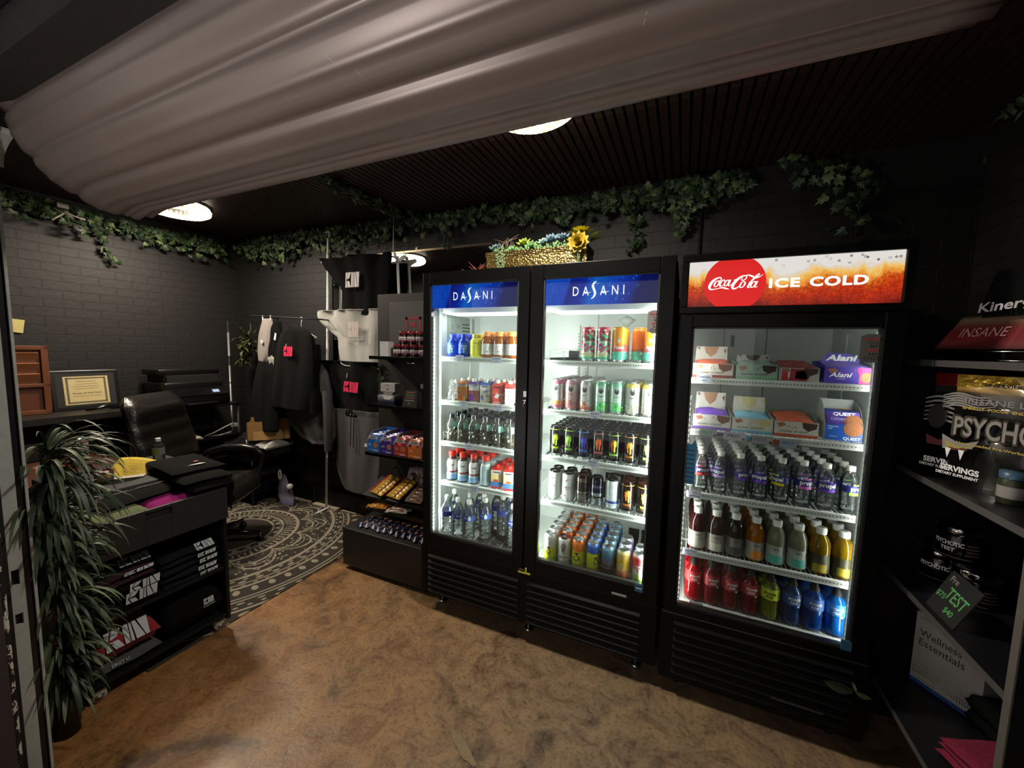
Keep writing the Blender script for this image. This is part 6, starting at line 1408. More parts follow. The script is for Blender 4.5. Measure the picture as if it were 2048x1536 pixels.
# bottom shelf
g = 'folded garments on the bottom shelf of the cart'
folded('folded_sweatshirt', 'dark grey folded sweatshirt under the red one, white letters on its edge', 'sweatshirt', -2.48, .815, .0935, .42, .24, .060, clothD2, 0, (0, 2), 1, 31, g, extra=lambda o: (lambda m: (m.text('ERGY LI', .018, WP2, T(.205, -.03, .046) @ RZ(90) @ RX(60), bold=.01), m.build('chest_print', o)))(MB()))
folded('folded_sweatshirt', 'brick red folded sweatshirt with a big white block logo', 'sweatshirt', -2.475, .815, .155, .40, .24, .13, redj, 0, (0, 4), 1, 33, g, edge=4, extra=plogo(.185, .0, .105, .155, .085, WP2, 48))
folded('folded_sweatshirt', 'bulky black folded sweatshirt with a small white logo and script', 'sweatshirt', -2.47, 1.085, .0935, .42, .262, .20, clothB, 0, (0, 2), 1, 35, g, edge=4, extra=plogo(.203, .055, .130, .048, .030, WP2, 68, words='Kinergy Lifestyle'))
# tray on top
g = 'folded clothes in the top tray of the cart'
folded('folded_shirt', 'black folded shirt beneath the sage shirt in the top tray', 't-shirt', -2.46, .82, .656, .40, .26, .095, blkj, 0, (0, 1), 2, 41, g)
folded('folded_shirt', 'sage green folded shirt at the left front of the top tray', 't-shirt', -2.46, .80, .752, .38, .24, .070, sage, 4, (0, 3), 2, 43, g)
folded('folded_shirt', 'lower magenta folded shirt in the middle of the top tray', 't-shirt', -2.46, 1.02, .752, .38, .19, .030, mag, -3, (0, 0), 1, 45, g)
folded('folded_shirt', 'black folded shirt beneath the magenta shirts in the top tray', 't-shirt', -2.46, 1.03, .656, .40, .15, .095, blkj, 0, (0, 1), 2, 47, g)
folded('folded_shirt', 'upper magenta folded shirt in the middle of the top tray', 't-shirt', -2.465, 1.02, .783, .37, .185, .034, mag, 2, (2, 0), 1, 49, g, wob=.3)
o = folded('folded_shirt', 'black folded shirt with a thin white script line across the cart top', 't-shirt', -2.56, .93, .828, .40, .34, .030, blkj, 8, (1, 2), 1, 51, g)
m = MB(); m.stroke([(-.14, -.02, .003), (-.08, -.005, .002), (-.03, .004, .003), (.0, .0, .001), (.03, .012, .003), (.08, .010, .0025), (.13, .020, .003)], WP2, T(.09, .0, .0345) @ RZ(80)); m.build('script_print', o)
g2 = 'black garments at the right end of the cart top'
folded('folded_sweatshirt', 'lower black folded sweatshirt overhanging the right end of the cart', 'sweatshirt', -2.46, 1.20, .816, .44, .22, .040, clothB, 0, (0, 0), 1, 53, g2)
folded('folded_sweatshirt', 'upper black folded sweatshirt at the right end of the cart', 'sweatshirt', -2.48, 1.19, .857, .43, .22, .036, clothB2, -4, (0, 0), 1, 55, g2)
o = folded('folded_tote', 'black folded garment with a white arrow print and pink dot on the cart end', 't-shirt', -2.56, 1.205, .894, .38, .24, .028, blkj, -6, (0, 0), 1, 57, g2)
m = MB(); m.poly([(-.055, -.012), (-.03, -.010), (.0, .006), (.025, .018), (.05, .0), (.02, -.008)], WHT, T(.13, -.0, .0335) @ RZ(75)); m.lathe([(0, 0), (.011, 0)], 14, M('pink_dot', '#c8606e', .7), T(.065, .03, .0335)); m.build('arrow_print', o)
# fringe of black drawcords hanging off the end
m = MB(); r = random.Random(2)
for k in range(34):
    x = -2.30 - r.uniform(0, .22); yb = 1.30 + r.uniform(-.02, .03); m.tube([(x, yb - .06, .86), (x + .01, yb, .845), (x + r.uniform(-.03, .03), yb + .01, .78), (x + r.uniform(-.04, .04), yb + r.uniform(-.02, .015), .70 - r.uniform(0, .06))], .005, clothB, 5)
o = m.build('drawcord_tangle'); tag(o, 'tangle of black cords and fringe hanging over the right end of the cart', 'cords')
# things on top
yp = M('yellow_flyer_paper', '#c8ac30', .8, noise=(30, .08)); m = MB()
m.grid(lambda u, v: ((u - .5) * .21, (v - .5) * .155, .018 * sin(PI * u) + .03 * v), 8, 8, yp); 
for k, w_ in enumerate((.06, .08, .03, .07)): m.box(-w_ / 2, -.03 + k * .018, .034 + k * .004, w_ / 2, -.028 + k * .018, .0342 + k * .004, M('pencil_mark', '#8c7828', .8))
o = m.build('yellow_flyer', solid=.001); o.location = (-2.76, 1.06, .865); o.rotation_euler = (rad(22), rad(10), rad(38)); tag(o, 'bright yellow paper note propped on papers on the cart top', 'paper note')
for i, (x, y, rz_, c, w_) in enumerate(((-2.86, 1.02, 20, '#b8a8a0', .20), (-2.72, 1.00, 55, '#b0a89c', .18), (-2.80, 1.10, -10, '#9c948a', .2))):
    m = MB(); m.box(-w_ / 2, -.03, 0, w_ / 2, .03, .003, M('cart_paper_%d' % i, c, .8)); o = m.build('paper_slip'); o.location = (x, y, .861 + i * .0035); o.rotation_euler = (0, 0, rad(rz_)); tag(o, ('pinkish paper slip under the left of the yellow note', 'cream paper slip sticking out towards the tape roll', 'grey paper sheet under the yellow note')[i], 'paper')
cj = thing('candle_jar', 'short glass jar with a dark red rim on the cart top', 'jar', (-2.74, .935, .860))
m = MB(); m.lathe([(.0001, .002), (.036, .0), (.038, .004), (.038, .045), (.035, .048)], 24, Mclear('jar_glass', '#d8cfc4', .04, 1.5, 1.2, .35, '#8c8272')); m.build('glass', cj)
m = MB(); m.lathe([(.036, .047), (.0395, .047), (.0395, .056), (.035, .056), (.034, .050)], 24, M('ruby_rim', '#6a1420', .25, .3)); m.lathe([(.0001, .048), (.030, .048)], 24, M('wax', '#b8ac9c', .6)); m.build('rim', cj)
wb_ = bottle('small_water_bottle', wave_prof(.150, .030, .012, ((.02, .06, .002),), .022, .035), Mclear('small_water_clear', '#d8dcd4', .03, 1.5, 1.4, .22, '#6c7468'), WCAP, [(.0135, .130), (.014, .146), (.013, .150), (.0001, .1505)], [(.0304, .05), (.0304, .095)], lambda m, r: m.lathe([(r, .055), (r, .088)], 10, q('lime_label', '#76843a'), a0=-30, a1=40), lmat=q('grey_label', '#7c8078'))
wb_.put((-2.895, 1.235, .8615), 20, 'small clear water bottle with green label on the cart top', 'bottle')
m = MB(); m.rbox(-.28, -.28, 0, .28, .28, .068, M('dark_board_stack', '#18171a', .7), .006); o = m.build('folded_blanket'); o.location = (-2.82, 1.06, .7925); tag(o, 'flat dark blanket under the papers at the back of the cart top', 'blanket')

# ================================================================= ARTIFICIAL PLANT BY THE RAIL
pl_ = thing('potted_plant', 'tall arching long-leaved artificial plant between the guide rail and the cart', 'potted plant', (-2.205, .590, 0))
m = MB(); m.lathe([(.0001, 0), (.036, 0), (.042, .16), (.044, .18), (.040, .18), (.038, .15), (.0001, .15)], 20, M('plant_pot', '#161412', .6)); m.build('pot', pl_)
r = random.Random(12)
lv = [M('blade_green', '#3c4c30', .5, noise=(12, .35), sheen=.1), M('blade_dark_green', '#2a3824', .5, noise=(12, .35)), M('blade_pale_green', '#5f6e50', .5, noise=(12, .3))]
m = MB()
def blade(p, az, el, L, w, mt, droop):
    n = 9; vs = []; pos = Vector(p); d = Vector((cos(az) * cos(el), sin(az) * cos(el), sin(el))); side = Vector((-sin(az), cos(az), 0))
    for i in range(n + 1):
        t = i / n; ww = w * (sin(PI * min(1, t * .93 + .07)) ** .6) * .5
        vs += [tuple(pos - side * ww + Vector((0, 0, ww * .3))), tuple(pos), tuple(pos + side * ww + Vector((0, 0, ww * .3)))]
        d = (d + Vector((0, 0, -droop * (.5 + t)))).normalized(); pos = pos + d * (L / n)
    fs = []
    for i in range(n):
        a = 3 * i; fs += [(a, a + 1, a + 4, a + 3), (a + 1, a + 2, a + 5, a + 4)]
    m.add(vs, fs, mt, None, True)
for i in range(520):
    zz = r.uniform(.22, 1.18); 
    az = r.uniform(-.7, 2.6)
    L = r.uniform(.15, .30) * (1.12 if zz > .9 else .9); 
    blade((r.uniform(-.015, .015), r.uniform(-.01, .02), zz), az, r.uniform(.2, 1.25), L, r.uniform(.009, .017), lv[r.choice((0, 0, 1, 1, 2))], r.uniform(.2, .4))
m.build('foliage', pl_)
m = MB(); m.tube([(0, 0, .2), (.008, .01, .6), (-.006, .0, 1.0), (0, 0, 1.2)], .010, M('plant_stem', '#2a2418', .8), 8); m.build('stem', pl_)

# ================================================================= SNACK RACK BESIDE THE DOUBLE COOLER
pf_ = MB(); pf_.rbox(-2.16, 1.94, .03, -1.41, 2.52, .305, M('platform_black', '#0c0c0c', .5, bump=(80, .1)), .006); pf_.box(-2.10, 1.965, 0, -1.44, 2.5, .03, BLKM); o = pf_.build('display_platform'); tag(o, 'low black platform on the floor left of the double cooler', 'platform')
sr = thing('snack_rack', 'black tiered display rack of bars and snacks left of the double cooler', 'display rack', (-1.80, 2.36, .3055))
m = MB(); m.box(-.50, .10, 0, .36, .125, 1.71, M('rack_panel', '#161412', .6)); m.build('back_panel', sr)
m = MB(); m.box(-.05, .085, .80, -.042, .10, 1.20, M('rack_rail', '#4a4846', .35, .6)); m.box(.10, .085, .80, .108, .10, 1.20, M('rack_rail', '#4a4846', .35, .6)); m.build('upright_rail', sr)
RZ0 = .3055
def rshelf(x0, y0, z, y1=.10):
    m = MB(); m.box(x0, y0, z - RZ0 - .016, .36, y1, z - RZ0, BLK); m.box(x0, y0 - .006, z - RZ0 - .022, .36, y0, z - RZ0 + .004, BLKG); m.build('shelf_board', sr, bevel=.002)
    m = MB(); m.add([(x0 + .08, y0 + .03, z - RZ0 - .016), (x0 + .08, y1, z - RZ0 - .016), (x0 + .08, y1, z - RZ0 - .07), (x0 + .08, y0 + .1, z - RZ0 - .03)], [(0, 1, 2, 3)], BLKM); m.build('bracket', sr, solid=.004)
rshelf(-.42, -.08, 1.520); rshelf(-.42, -.10, 1.150); rshelf(-.40, -.15, .785); rshelf(-.32, -.22, .470)
m = MB()
for k in range(16): m.box(-.30 + k * .04, -.28, .405 - RZ0, -.297 + k * .04, .02, .409 - RZ0, BLKM)
m.box(-.32, -.284, .400 - RZ0, .36, -.278, .425 - RZ0, BLKG); m.box(-.32, .0, .40 - RZ0, .36, .02, .41 - RZ0, BLKM); m.box(-.32, .02, .3, -.31, .10, .31, BLKM); m.build('wire_shelf', sr)
# poster with red square logo on the panel
m = MB(); m.box(-2.16, 2.44, 1.53, -1.47, 2.445, 1.95, M('grey_poster', '#3a3a3a', .6)); rl_ = q('dull_crimson', '#7c1428')
for a in ((-2.0, 1.81, -1.85, 1.83), (-2.0, 1.72, -1.98, 1.83), (-2.0, 1.70, -1.93, 1.72), (-1.87, 1.70, -1.85, 1.83), (-1.95, 1.75, -1.90, 1.79), (-1.99, 1.62, -1.97, 1.69), (-1.88, 1.64, -1.86, 1.69), (-1.96, 1.66, -1.89, 1.675)): m.box(a[0], 2.438, a[1], a[2], 2.44, a[3], rl_)
m.cyl((-2.145, 2.441, 1.93), (-2.145, 2.437, 1.93), .004, CHR, 8); o = m.build('grey_poster'); tag(o, 'grey poster board with a red square emblem above the snack rack', 'poster')
# tins on the top shelf
def tin(m): pass
mt = Mramp('black_red_tub', [(0, '#141414'), (.018, '#6a2434'), (.03, '#b8a8ac'), (.046, '#d0c4c8'), (.056, '#1a1214'), (.074, '#8c1c28'), (.088, '#5a1018')], .095, .25, .2)
m = MB(); m.lathe([(.0001, 0), (.034, 0), (.036, .004), (.036, .066), (.032, .074), (.0375, .075), (.0375, .092), (.034, .095), (.0001, .095)], 20, mt); m.text('PANDA', .009, INK, T(0, 0, .038), wrap=.0366, bold=.02)
wpoly(m, [(-7, -8), (7, -8), (9, 2), (5, 10), (-5, 10), (-9, 2)], q('pale_mark', '#b8b4b4'), .0366, .040, cx=.014); wpoly(m, [(-3, -4), (3, -4), (2, 3), (-2, 3)], INK, .037, .040, cx=.014)
o = m.build('supplement_tub'); tag(o, '', 'tub'); m = MB(); m.lathe([(.0378, .077), (.0378, .090)], 20, M('ribbed_red_lid', '#7c1a24', .3, .2)); m.build('lid_band', o); TU = Proto(o)
g = 'small black and red tubs on the snack rack'
for i in range(4): TU.put((-1.985 + .078 * i, 2.335, 1.5205), 12, f'black-red tub, {ORD[i]} from left in the lower row on the rack', 'tub', g)
for i in range(3): TU.put((-1.94 + .078 * i, 2.345, 1.6172), 14, f'black-red tub, {ORD[i]} from left in the upper row on the rack', 'tub', g)
m = MB(); m.box(-.042, -.03, 0, .042, .03, .115, M('white_carton', '#b4b4b6', .5)); m.text('PRO', .010, q('grey_bars', '#5e6662'), T(-.018, -.0305, .100) @ FRONT); m.text('o', .014, q('grey_bars', '#5e6662'), T(.01, -.0305, .075) @ FRONT); m.text('- - -', .009, q('grey_bars', '#5e6662'), T(0, -.0305, .020) @ FRONT)
o = m.build('small_white_carton'); o.location = (-2.095, 2.335, 1.5205); tag(o, 'small white carton at the left end of the rack top shelf', 'carton')
db = thing('scale_box', 'white and silver boxed device with a raised white lid on the second rack shelf', 'box', (-2.06, 2.33, 1.1505), 4)
m = MB(); m.box(-.075, -.055, 0, .075, .055, .075, Mramp('silver_blue_box', [(0, '#20263a'), (.03, '#3a4258'), (.06, '#a8aab4'), (.072, '#c0c0c4')], .08, .3, .4, 'LINEAR')); m.poly([(-.07, .072), (-.03, .072), (-.012, .045), (.04, .045), (.07, .072)], WHT, T(0, -.0555, 0) @ FRONT); m.build('lower_box', db, bevel=.002)
m = MB(); m.add([(-.03, -.02, .075), (.03, -.02, .075), (.055, -.03, .102), (-.055, -.03, .102), (-.03, .02, .075), (.03, .02, .075), (.055, .03, .102), (-.055, .03, .102)], [(0, 1, 2, 3), (1, 5, 6, 2), (5, 4, 7, 6), (4, 0, 3, 7)], M('grey_neck', '#6c6c6e', .3, .4)); m.build('neck', db)
m = MB(); m.box(-.066, -.032, .102, .066, .032, .165, M('white_carton', '#b4b4b6', .5)); m.text('Welcome', .010, INK, T(0, -.0326, .152) @ FRONT); m.text('-- -- --', .006, INK, T(0, -.0326, .140) @ FRONT); m.lathe([(0, 0), (.007, 0)], 8, INK, T(0, -.0326, .120) @ FRONT @ SC(1.4, .7, 1)); m.build('upper_box', db, bevel=.002)
cbd = thing('chalk_card', 'small black chalkboard card listing cookies in coloured chalk on the rack', 'sign', (-1.845, 2.30, 1.1505), 4)
m = MB(); m.add([(-.065, -.012, 0), (.065, -.012, 0), (.05, .02, .125), (-.045, .02, .125)], [(0, 1, 2, 3)], M('chalkboard', '#161616', .8)); m.build('board', cbd, solid=.004)
m = MB()
for tx, z, c in (('Cookies', .110, '#c87838'), ('Brownies', .090, '#58a868'), ('Chips', .070, '#b8503c'), ('protein bars', .048, '#b8b8b4'), ('$ 3', .026, '#b8b8b4')): m.text(tx, .016, q('chalk' + c, c), T(-.004, -.0155 + z * .26, z) @ RX(-14) @ FRONT, shear=.15, fit=.075 if len(tx) > 4 else None)
m.build('chalk_writing', cbd)
m = MB(); m.box(-.03, 0, 0, .03, .004, .10, BLKM); m.box(-.02, -.001, .02, .02, 0, .055, M('white_carton', '#b4b4b6', .5)); o = m.build('wall_tag'); o.location = (-1.83, 2.43, 1.26); tag(o, 'white square label on the rack panel above the chalkboard card', 'label')
m = MB(); m.tube([(-.05, 0, .0), (-.02, -.006, .006), (.02, -.006, .004), (.05, 0, 0)], [.004, .009, .009, .003], CHR, 8); o = m.build('chrome_clip'); o.location = (-1.86, 2.33, 1.475); tag(o, 'shiny chrome clip under the rack top shelf', 'clip')
m = MB(); r = random.Random(6)
for i in range(30): leaf(m, leafG, r.uniform(.04, .06), .03, T(r.uniform(-.03, .03), r.uniform(-.02, .02), r.uniform(-.10, .06)) @ RZ(r.uniform(0, 360)) @ RX(r.uniform(-60, 30)))
m.tube([(0, 0, .08), (.005, 0, -.1)], .003, leafD, 5); o = m.build('ivy_sprig'); o.location = (-2.27, 2.46, 1.40); tag(o, 'short dark ivy sprig hanging between the rack and the black hoodie', 'ivy')
m = MB(); m.box(-.012, -.002, 0, .012, 0, .020, WHT); m.box(-.02, -.004, -.004, .03, .0, 0, WHT); o = m.build('size_tag'); o.location = (-2.225, 2.24, .82); tag(o, 'tiny white tag sticking out left of the cookie boxes', 'tag')
# cookie boxes on the third shelf: slanted open trays with packets
def tray(label, x, c1, c2, word, seed, w_=.125):
    t = thing('snack_box', label, 'snack box', (x, 2.345, .7855), 0, 'open cookie boxes on the third rack shelf')
    c = M('tray_' + c1, c1, .4, coat=.4); m = MB(); w = w_ / 2
    m.box(-w, -.12, 0, w, -.117, .085, c); m.box(-w, .08, 0, w, .083, .16, c); m.box(-w, -.12, 0, w, .083, .004, c)
    for sx in (-w, w - .002): m.add([(sx, -.12, 0), (sx, .083, 0), (sx, .083, .16), (sx, -.06, .15), (sx, -.12, .085), (sx + .002, -.12, 0), (sx + .002, .083, 0), (sx + .002, .083, .16), (sx + .002, -.06, .15), (sx + .002, -.12, .085)], [(0, 1, 2, 3, 4), (5, 6, 7, 8, 9), (3, 4, 9, 8), (2, 3, 8, 7)], M('tray_side_pale', '#a8a8b0', .5))
    m.text('QUEST', .014, WINK, T(.02, -.1206, .016) @ FRONT, bold=.02, shear=.15, fit=.05); m.text('21g  1g  4g', .007, WINK, T(-.022, -.1206, .022) @ FRONT, fit=.04); m.text('PEANUT', .008, WINK, T(-.034, -.1206, .062) @ FRONT, fit=.03); m.text('BUTTER', .008, WINK, T(-.034, -.1206, .052) @ FRONT, fit=.03)
    m.lathe([(0, 0), (.022, 0)], 14, M('cookie_tan', '#a86a38', .8), T(.022, -.1206, .058) @ FRONT); m.build('box_body', t)
    pk = M('packet_' + c2, c2, .3, coat=.5, bump=(30, .5))
    for k in range(5):
        m = MB(); y = -.105 + k * .036; cushion(m, w_ * .86, .11, .018, pk, T(0, y, .03) @ RX(72) @ T(0, .055, 0), seed + k, 8, .4, 4)
        if k == 0: m.box(-.045, y - .017, .105, .045, y - .014, .128, M('packet_white', '#b8b8bc', .4), None); m.text(word, .017, INK, T(0, y - .0176, .117) @ FRONT, bold=.02, fit=.06)
        m.build('packet', t)
tray('blue cookie box at the left end of the third rack shelf', -2.135, '#2a68b8', '#2a62b4', 'QUEST', 1); tray('purple cookie box second from the left on the third rack shelf', -2.005, '#3c2a8c', '#4a2a8c', 'QUEST', 7); tray('red cookie box beside the purple one on the rack', -1.875, '#a83a2c', '#a82c3c', 'QUEST', 12); tray('orange cookie box nearest the cooler on the rack', -1.745, '#c86a28', '#b85a30', 'QUEST', 17)
# packets on the lower shelves
def packet(name, mt, w, d, h, deco=None, ends=None):
    m = MB(); cushion(m, w, d, h, mt, I4, 3, 10, .3, 4)
    if ends:
        m.add([(-w / 2, -d / 2, h * .45), (-w / 2, d / 2, h * .45), (-w / 2 - .016, d / 2 + .003, h * .7), (-w / 2 - .016, -d / 2 - .003, h * .7)], [(0, 1, 2, 3)], ends); m.add([(w / 2, -d / 2, h * .45), (w / 2, d / 2, h * .45), (w / 2 + .016, d / 2 + .003, h * .7), (w / 2 + .016, -d / 2 - .003, h * .7)], [(3, 2, 1, 0)], ends)
    if deco: deco(m)
    o = m.build(name); tag(o, '', 'snack packet'); return Proto(o)
yk = M('yellow_wrapper', '#c8a830', .28, coat=.6, bump=(40, .6), noise=(20, .3)); rk_ = M('red_wrapper_end', '#a02830', .3, coat=.5); gk = M('golden_wrapper', '#b87a20', .28, coat=.6, bump=(40, .5)); wk = M('cream_wrapper', '#a89c94', .3, coat=.5, bump=(40, .4)); nk = M('navy_wrapper', '#161c3c', .22, coat=.6, bump=(50, .6))
YB_ = packet('wafer_bar', yk, .13, .04, .024, lambda m: (m.text('Wafer', .022, q('dark_red', '#9c2830'), T(0, 0, .027), bold=.02, fit=.07), m.box(.02, -.02, .0245, .03, .02, .025, rk_)), rk_)
g = 'yellow wafer bars on the fourth rack shelf'
n_ = 0
for rr in range(2):
    for k in range(6):
        YB_.put((-2.045 + rr * .155 + .004 * k, 2.175 + .030 * k, .4915 + .0125 * k), -12 + RND.uniform(-5, 5), f'red-ended yellow wafer bar, {ORD[k]} from the front, {("left", "right")[rr]} pile on the rack', 'snack bar', g, tilt=(22, 0))
m = MB(); m.add([(-.24, -.03, 0), (.10, -.03, 0), (.10, .17, .085), (-.24, .17, .085), (-.24, .17, 0), (.10, .17, 0)], [(0, 1, 2, 3), (2, 5, 4, 3), (0, 3, 4), (1, 5, 2)], BLKM); o = m.build('sloped_riser'); o.location = (-1.93, 2.175, .4705); tag(o, 'black sloped riser under the yellow wafer bars', 'riser')
BS = packet('brownie_packet', M('cream_pink_wrapper', '#a89890', .35, coat=.4, bump=(30, .5)), .10, .12, .03, lambda m: (m.lathe([(0, 0), (.034, 0)], 14, M('chocolate_print', '#3c2018', .6), T(.012, -.01, .034)), m.lathe([(0, 0), (.016, 0)], 10, q('pink_mark', '#c88c8c'), T(-.006, -.014, .0345))))
for k in range(3): BS.put((-1.885 + .012 * k, 2.395 + .022 * k, .585), 5, f'cream packet with a chocolate picture, {ORD[k]} of the row behind the wafer bars', 'snack packet', 'cream picture packets', tilt=(62, 0))
for k in range(3): BS.put((-1.77 + .012 * k, 2.390 + .022 * k, .575), -8, f'cream packet at the cooler end, {ORD[k]} of the row behind the wafer bars', 'snack packet', 'cream picture packets', tilt=(60, 0))
PZ = packet('pretzel_packet', M('pale_brown_wrapper', '#8c7460', .35, coat=.4, bump=(30, .5), noise=(60, .5)), .13, .045, .024, lambda m: [m.box(-.06 + .014 * k, -.018, .025, -.053 + .014 * k, .018, .0256, q('cocoa', '#4a2c1c')) for k in range(8)] and None)
for k in range(4): PZ.put((-1.72, 2.19 + .034 * k, .4835 + .014 * k), 6, f'striped brown bar, {ORD[k]} from the front, right of the wafer bars', 'snack bar', 'striped brown bars', tilt=(22, 0))
GO = packet('golden_bar', gk, .125, .038, .022, None, gk)
for k in range(4): GO.put((-1.995 + .012 * k, 2.11 + .048 * k, .4125 + .002 * k), 14, f'golden wrapped bar, {ORD[k]} from the front on the wire shelf', 'snack bar', 'golden bars on the wire shelf', tilt=(12, 0))
CR = packet('cream_bar', wk, .16, .040, .022, lambda m: m.box(-.05, -.008, .0235, .05, .010, .0245, q('cocoa_two', '#7a3c28')), None)
for k in range(5): CR.put((-1.815 + .012 * k, 2.11 + .042 * k, .4125 + .003 * k), 16, f'cream and brown bar, {ORD[k]} from the front on the wire shelf', 'snack bar', 'cream bars on the wire shelf', tilt=(12, 0))
NV = packet('peanut_snack_packet', nk, .045, .15, .026, lambda m: [m.lathe([(.0001, .008), (.010, .0)], 7, M('peanut_tan', '#a87a3c', .7), T(RND.uniform(-.014, .014), RND.uniform(-.05, .06), .022)) for k in range(9)] and None)
for k in range(11): NV.put((-2.035 + .054 * k, 2.055 + .008 * (k % 3), .3135), -14 + RND.uniform(-6, 6), f'navy nut bar packet, {ORD[k] if k < 9 else ("tenth", "eleventh")[k - 9]} from left on the black platform', 'snack packet', 'navy nut bars on the platform', tilt=(10, 0))
# ================================================================= CEILING LAMPS
def crystal():
    t = NT('lit_crystal'); v = t.n('ShaderNodeTexVoronoi', i_Scale=70.0); t.l(t.coord('Object'), v.inputs['Vector'])
    t.l(t.ramp(v.outputs['Distance'], [(0.0, '#ffffff'), (0.45, '#fff2dc'), (0.62, '#6a5a40')]), t.b.inputs['Emission Color']); t.b.inputs['Emission Strength'].default_value = 9.0; return t.m
CRY = crystal()
for i, (lx, ly) in enumerate(LAMPS):
    t = thing('ceiling_lamp', ('round crystal ceiling lamp, leftmost, over the office corner', 'round crystal ceiling lamp above the double cooler, half hidden by the door', 'round crystal ceiling lamp seen only in the wall mirror')[i], 'ceiling lamp', (lx, ly, 2.60))
    m = MB(); m.lathe([(.0001, .08), (.22, .08), (.22, .066), (.19, .06), (.0001, .06)], 36, CHR); m.build('mount_plate', t)
    m = MB(); m.lathe([(.205, .062), (.215, .045), (.21, .02), (.185, .004), (.14, .0), (.12, .01), (.12, .03)], 40, CRY, smooth=False); m.build('crystal_ring', t)
    m = MB(); m.lathe([(.12, .03), (.0001, .035)], 24, M('inner_reflector', '#8a8070', .3, .6)); m.build('inner_reflector', t)

# ================================================================= IVY
def ivy_leaf(m, mt, s_, X):
    o_ = [(0, 0), (.30, -.12), (.52, .12), (.34, .30), (.40, .62), (.16, .58), (0, 1.0), (-.16, .58), (-.40, .62), (-.34, .30), (-.52, .12), (-.30, -.12)]
    vs = [(a * s_, b * s_, -.12 * s_ * abs(a) - .1 * s_ * b * b) for a, b in o_] + [(0, .35 * s_, .05 * s_)]
    m.add(vs, [(i, (i + 1) % 12, 12) for i in range(12)], mt, X)
def garland(name, label, path, n, spread, seed, drop=.10, size=(.035, .065), face=None, outn=(0, -1, 0)):
    r = random.Random(seed); t = thing(name, label, 'ivy garland', path[0]); o0 = Vector(path[0]); P_ = [Vector(p) - o0 for p in path]
    m = MB(); on = Vector(outn)
    for i in range(n):
        k = r.uniform(0, len(P_) - 1.001); a = P_[int(k)].lerp(P_[int(k) + 1], k - int(k))
        p = a + Vector((r.gauss(0, spread), r.gauss(0, spread), -abs(r.gauss(0, drop)) + drop * .4)) 
        if on.y < -.5: p.y = a.y - abs(r.gauss(0, spread * .6))
        if on.x > .5: p.x = a.x + abs(r.gauss(0, spread * .6))
        mt = leafG if r.random() < .72 else leafL
        base = on.to_track_quat('Z', 'Y').to_matrix().to_4x4() 
        ivy_leaf(m, mt, r.uniform(*size), T(*p) @ base @ RZ(180 + r.uniform(-80, 80)) @ RX(r.uniform(-55, 35)) @ RY(r.uniform(-40, 40)))
    m.build('foliage', t)
    m = MB()
    for q_ in range(2):
        pts = []
        for i in range(len(P_) - 1):
            for j in range(6): pts.append(P_[i].lerp(P_[i + 1], j / 6) + Vector((r.uniform(-.015, .015), r.uniform(-.015, .0), r.uniform(-.04, .02))))
        m.tube(pts, .0025, M('vine_stem', '#1c1a10', .8), 5)
    m.build('stem', t)
garland('ivy_garland', 'ivy garland along the rear wall from the corner to the white rack', [(-4.2, 2.62, 2.60), (-3.5, 2.63, 2.63), (-2.3, 2.63, 2.62)], 620, .05, 1, .085)
garland('ivy_garland', 'ivy garland along the rear wall above the gold planter', [(-2.25, 2.63, 2.63), (-1.2, 2.63, 2.62), (-.45, 2.63, 2.60)], 420, .045, 2, .06)
garland('ivy_garland', 'sparser ivy garland on the rear wall above the cola cooler', [(-.42, 2.63, 2.60), (0, 2.63, 2.60), (.28, 2.63, 2.62)], 230, .05, 3, .07)
garland('ivy_garland', 'ivy garland on the left wall just below the ceiling', [(-4.38, .95, 2.60), (-4.38, 1.7, 2.58), (-4.36, 2.5, 2.58)], 380, .05, 4, .07, outn=(1, 0, 0))
garland('ivy_garland', 'ivy strand crossing the slatted ceiling towards the rear wall', [(-2.17, 1.9, 2.655), (-2.15, 2.3, 2.65), (-2.15, 2.62, 2.64)], 170, .035, 5, .02, outn=(0, 0, -1))
for i, (x, z0, z1, lab) in enumerate(((-1.78, 2.56, 2.40, 'ivy tendril dangling left of the planter flowers'), (-.34, 2.55, 2.26, 'ivy tendril dangling right above the yellow bloom'), (-.06, 2.52, 2.34, 'ivy tendril dangling beside the wall conduit'))):
    garland('ivy_tendril', lab, [(x, 2.64, z0), (x + .02, 2.64, (z0 + z1) / 2), (x, 2.64, z1)], 34, .018, 20 + i, .02, (.03, .045))
garland('ivy_garland', 'dim ivy trailing down the right end of the rear wall', [(.45, 2.62, 2.66), (.75, 2.60, 2.55), (.80, 2.62, 2.25)], 70, .05, 31, .07)
garland('ivy_garland', 'dim ivy on the right wall near the ceiling', [(1.13, 2.3, 2.60), (1.13, 1.7, 2.57), (1.13, 1.35, 2.58)], 60, .035, 32, .07, outn=(-1, 0, 0))
garland('ivy_tendril', 'small ivy tendril hanging on the left wall below the garland', [(-4.40, 1.58, 2.48), (-4.40, 1.62, 2.34), (-4.40, 1.66, 2.26)], 22, .02, 40, .02, (.03, .05), outn=(1, 0, 0))

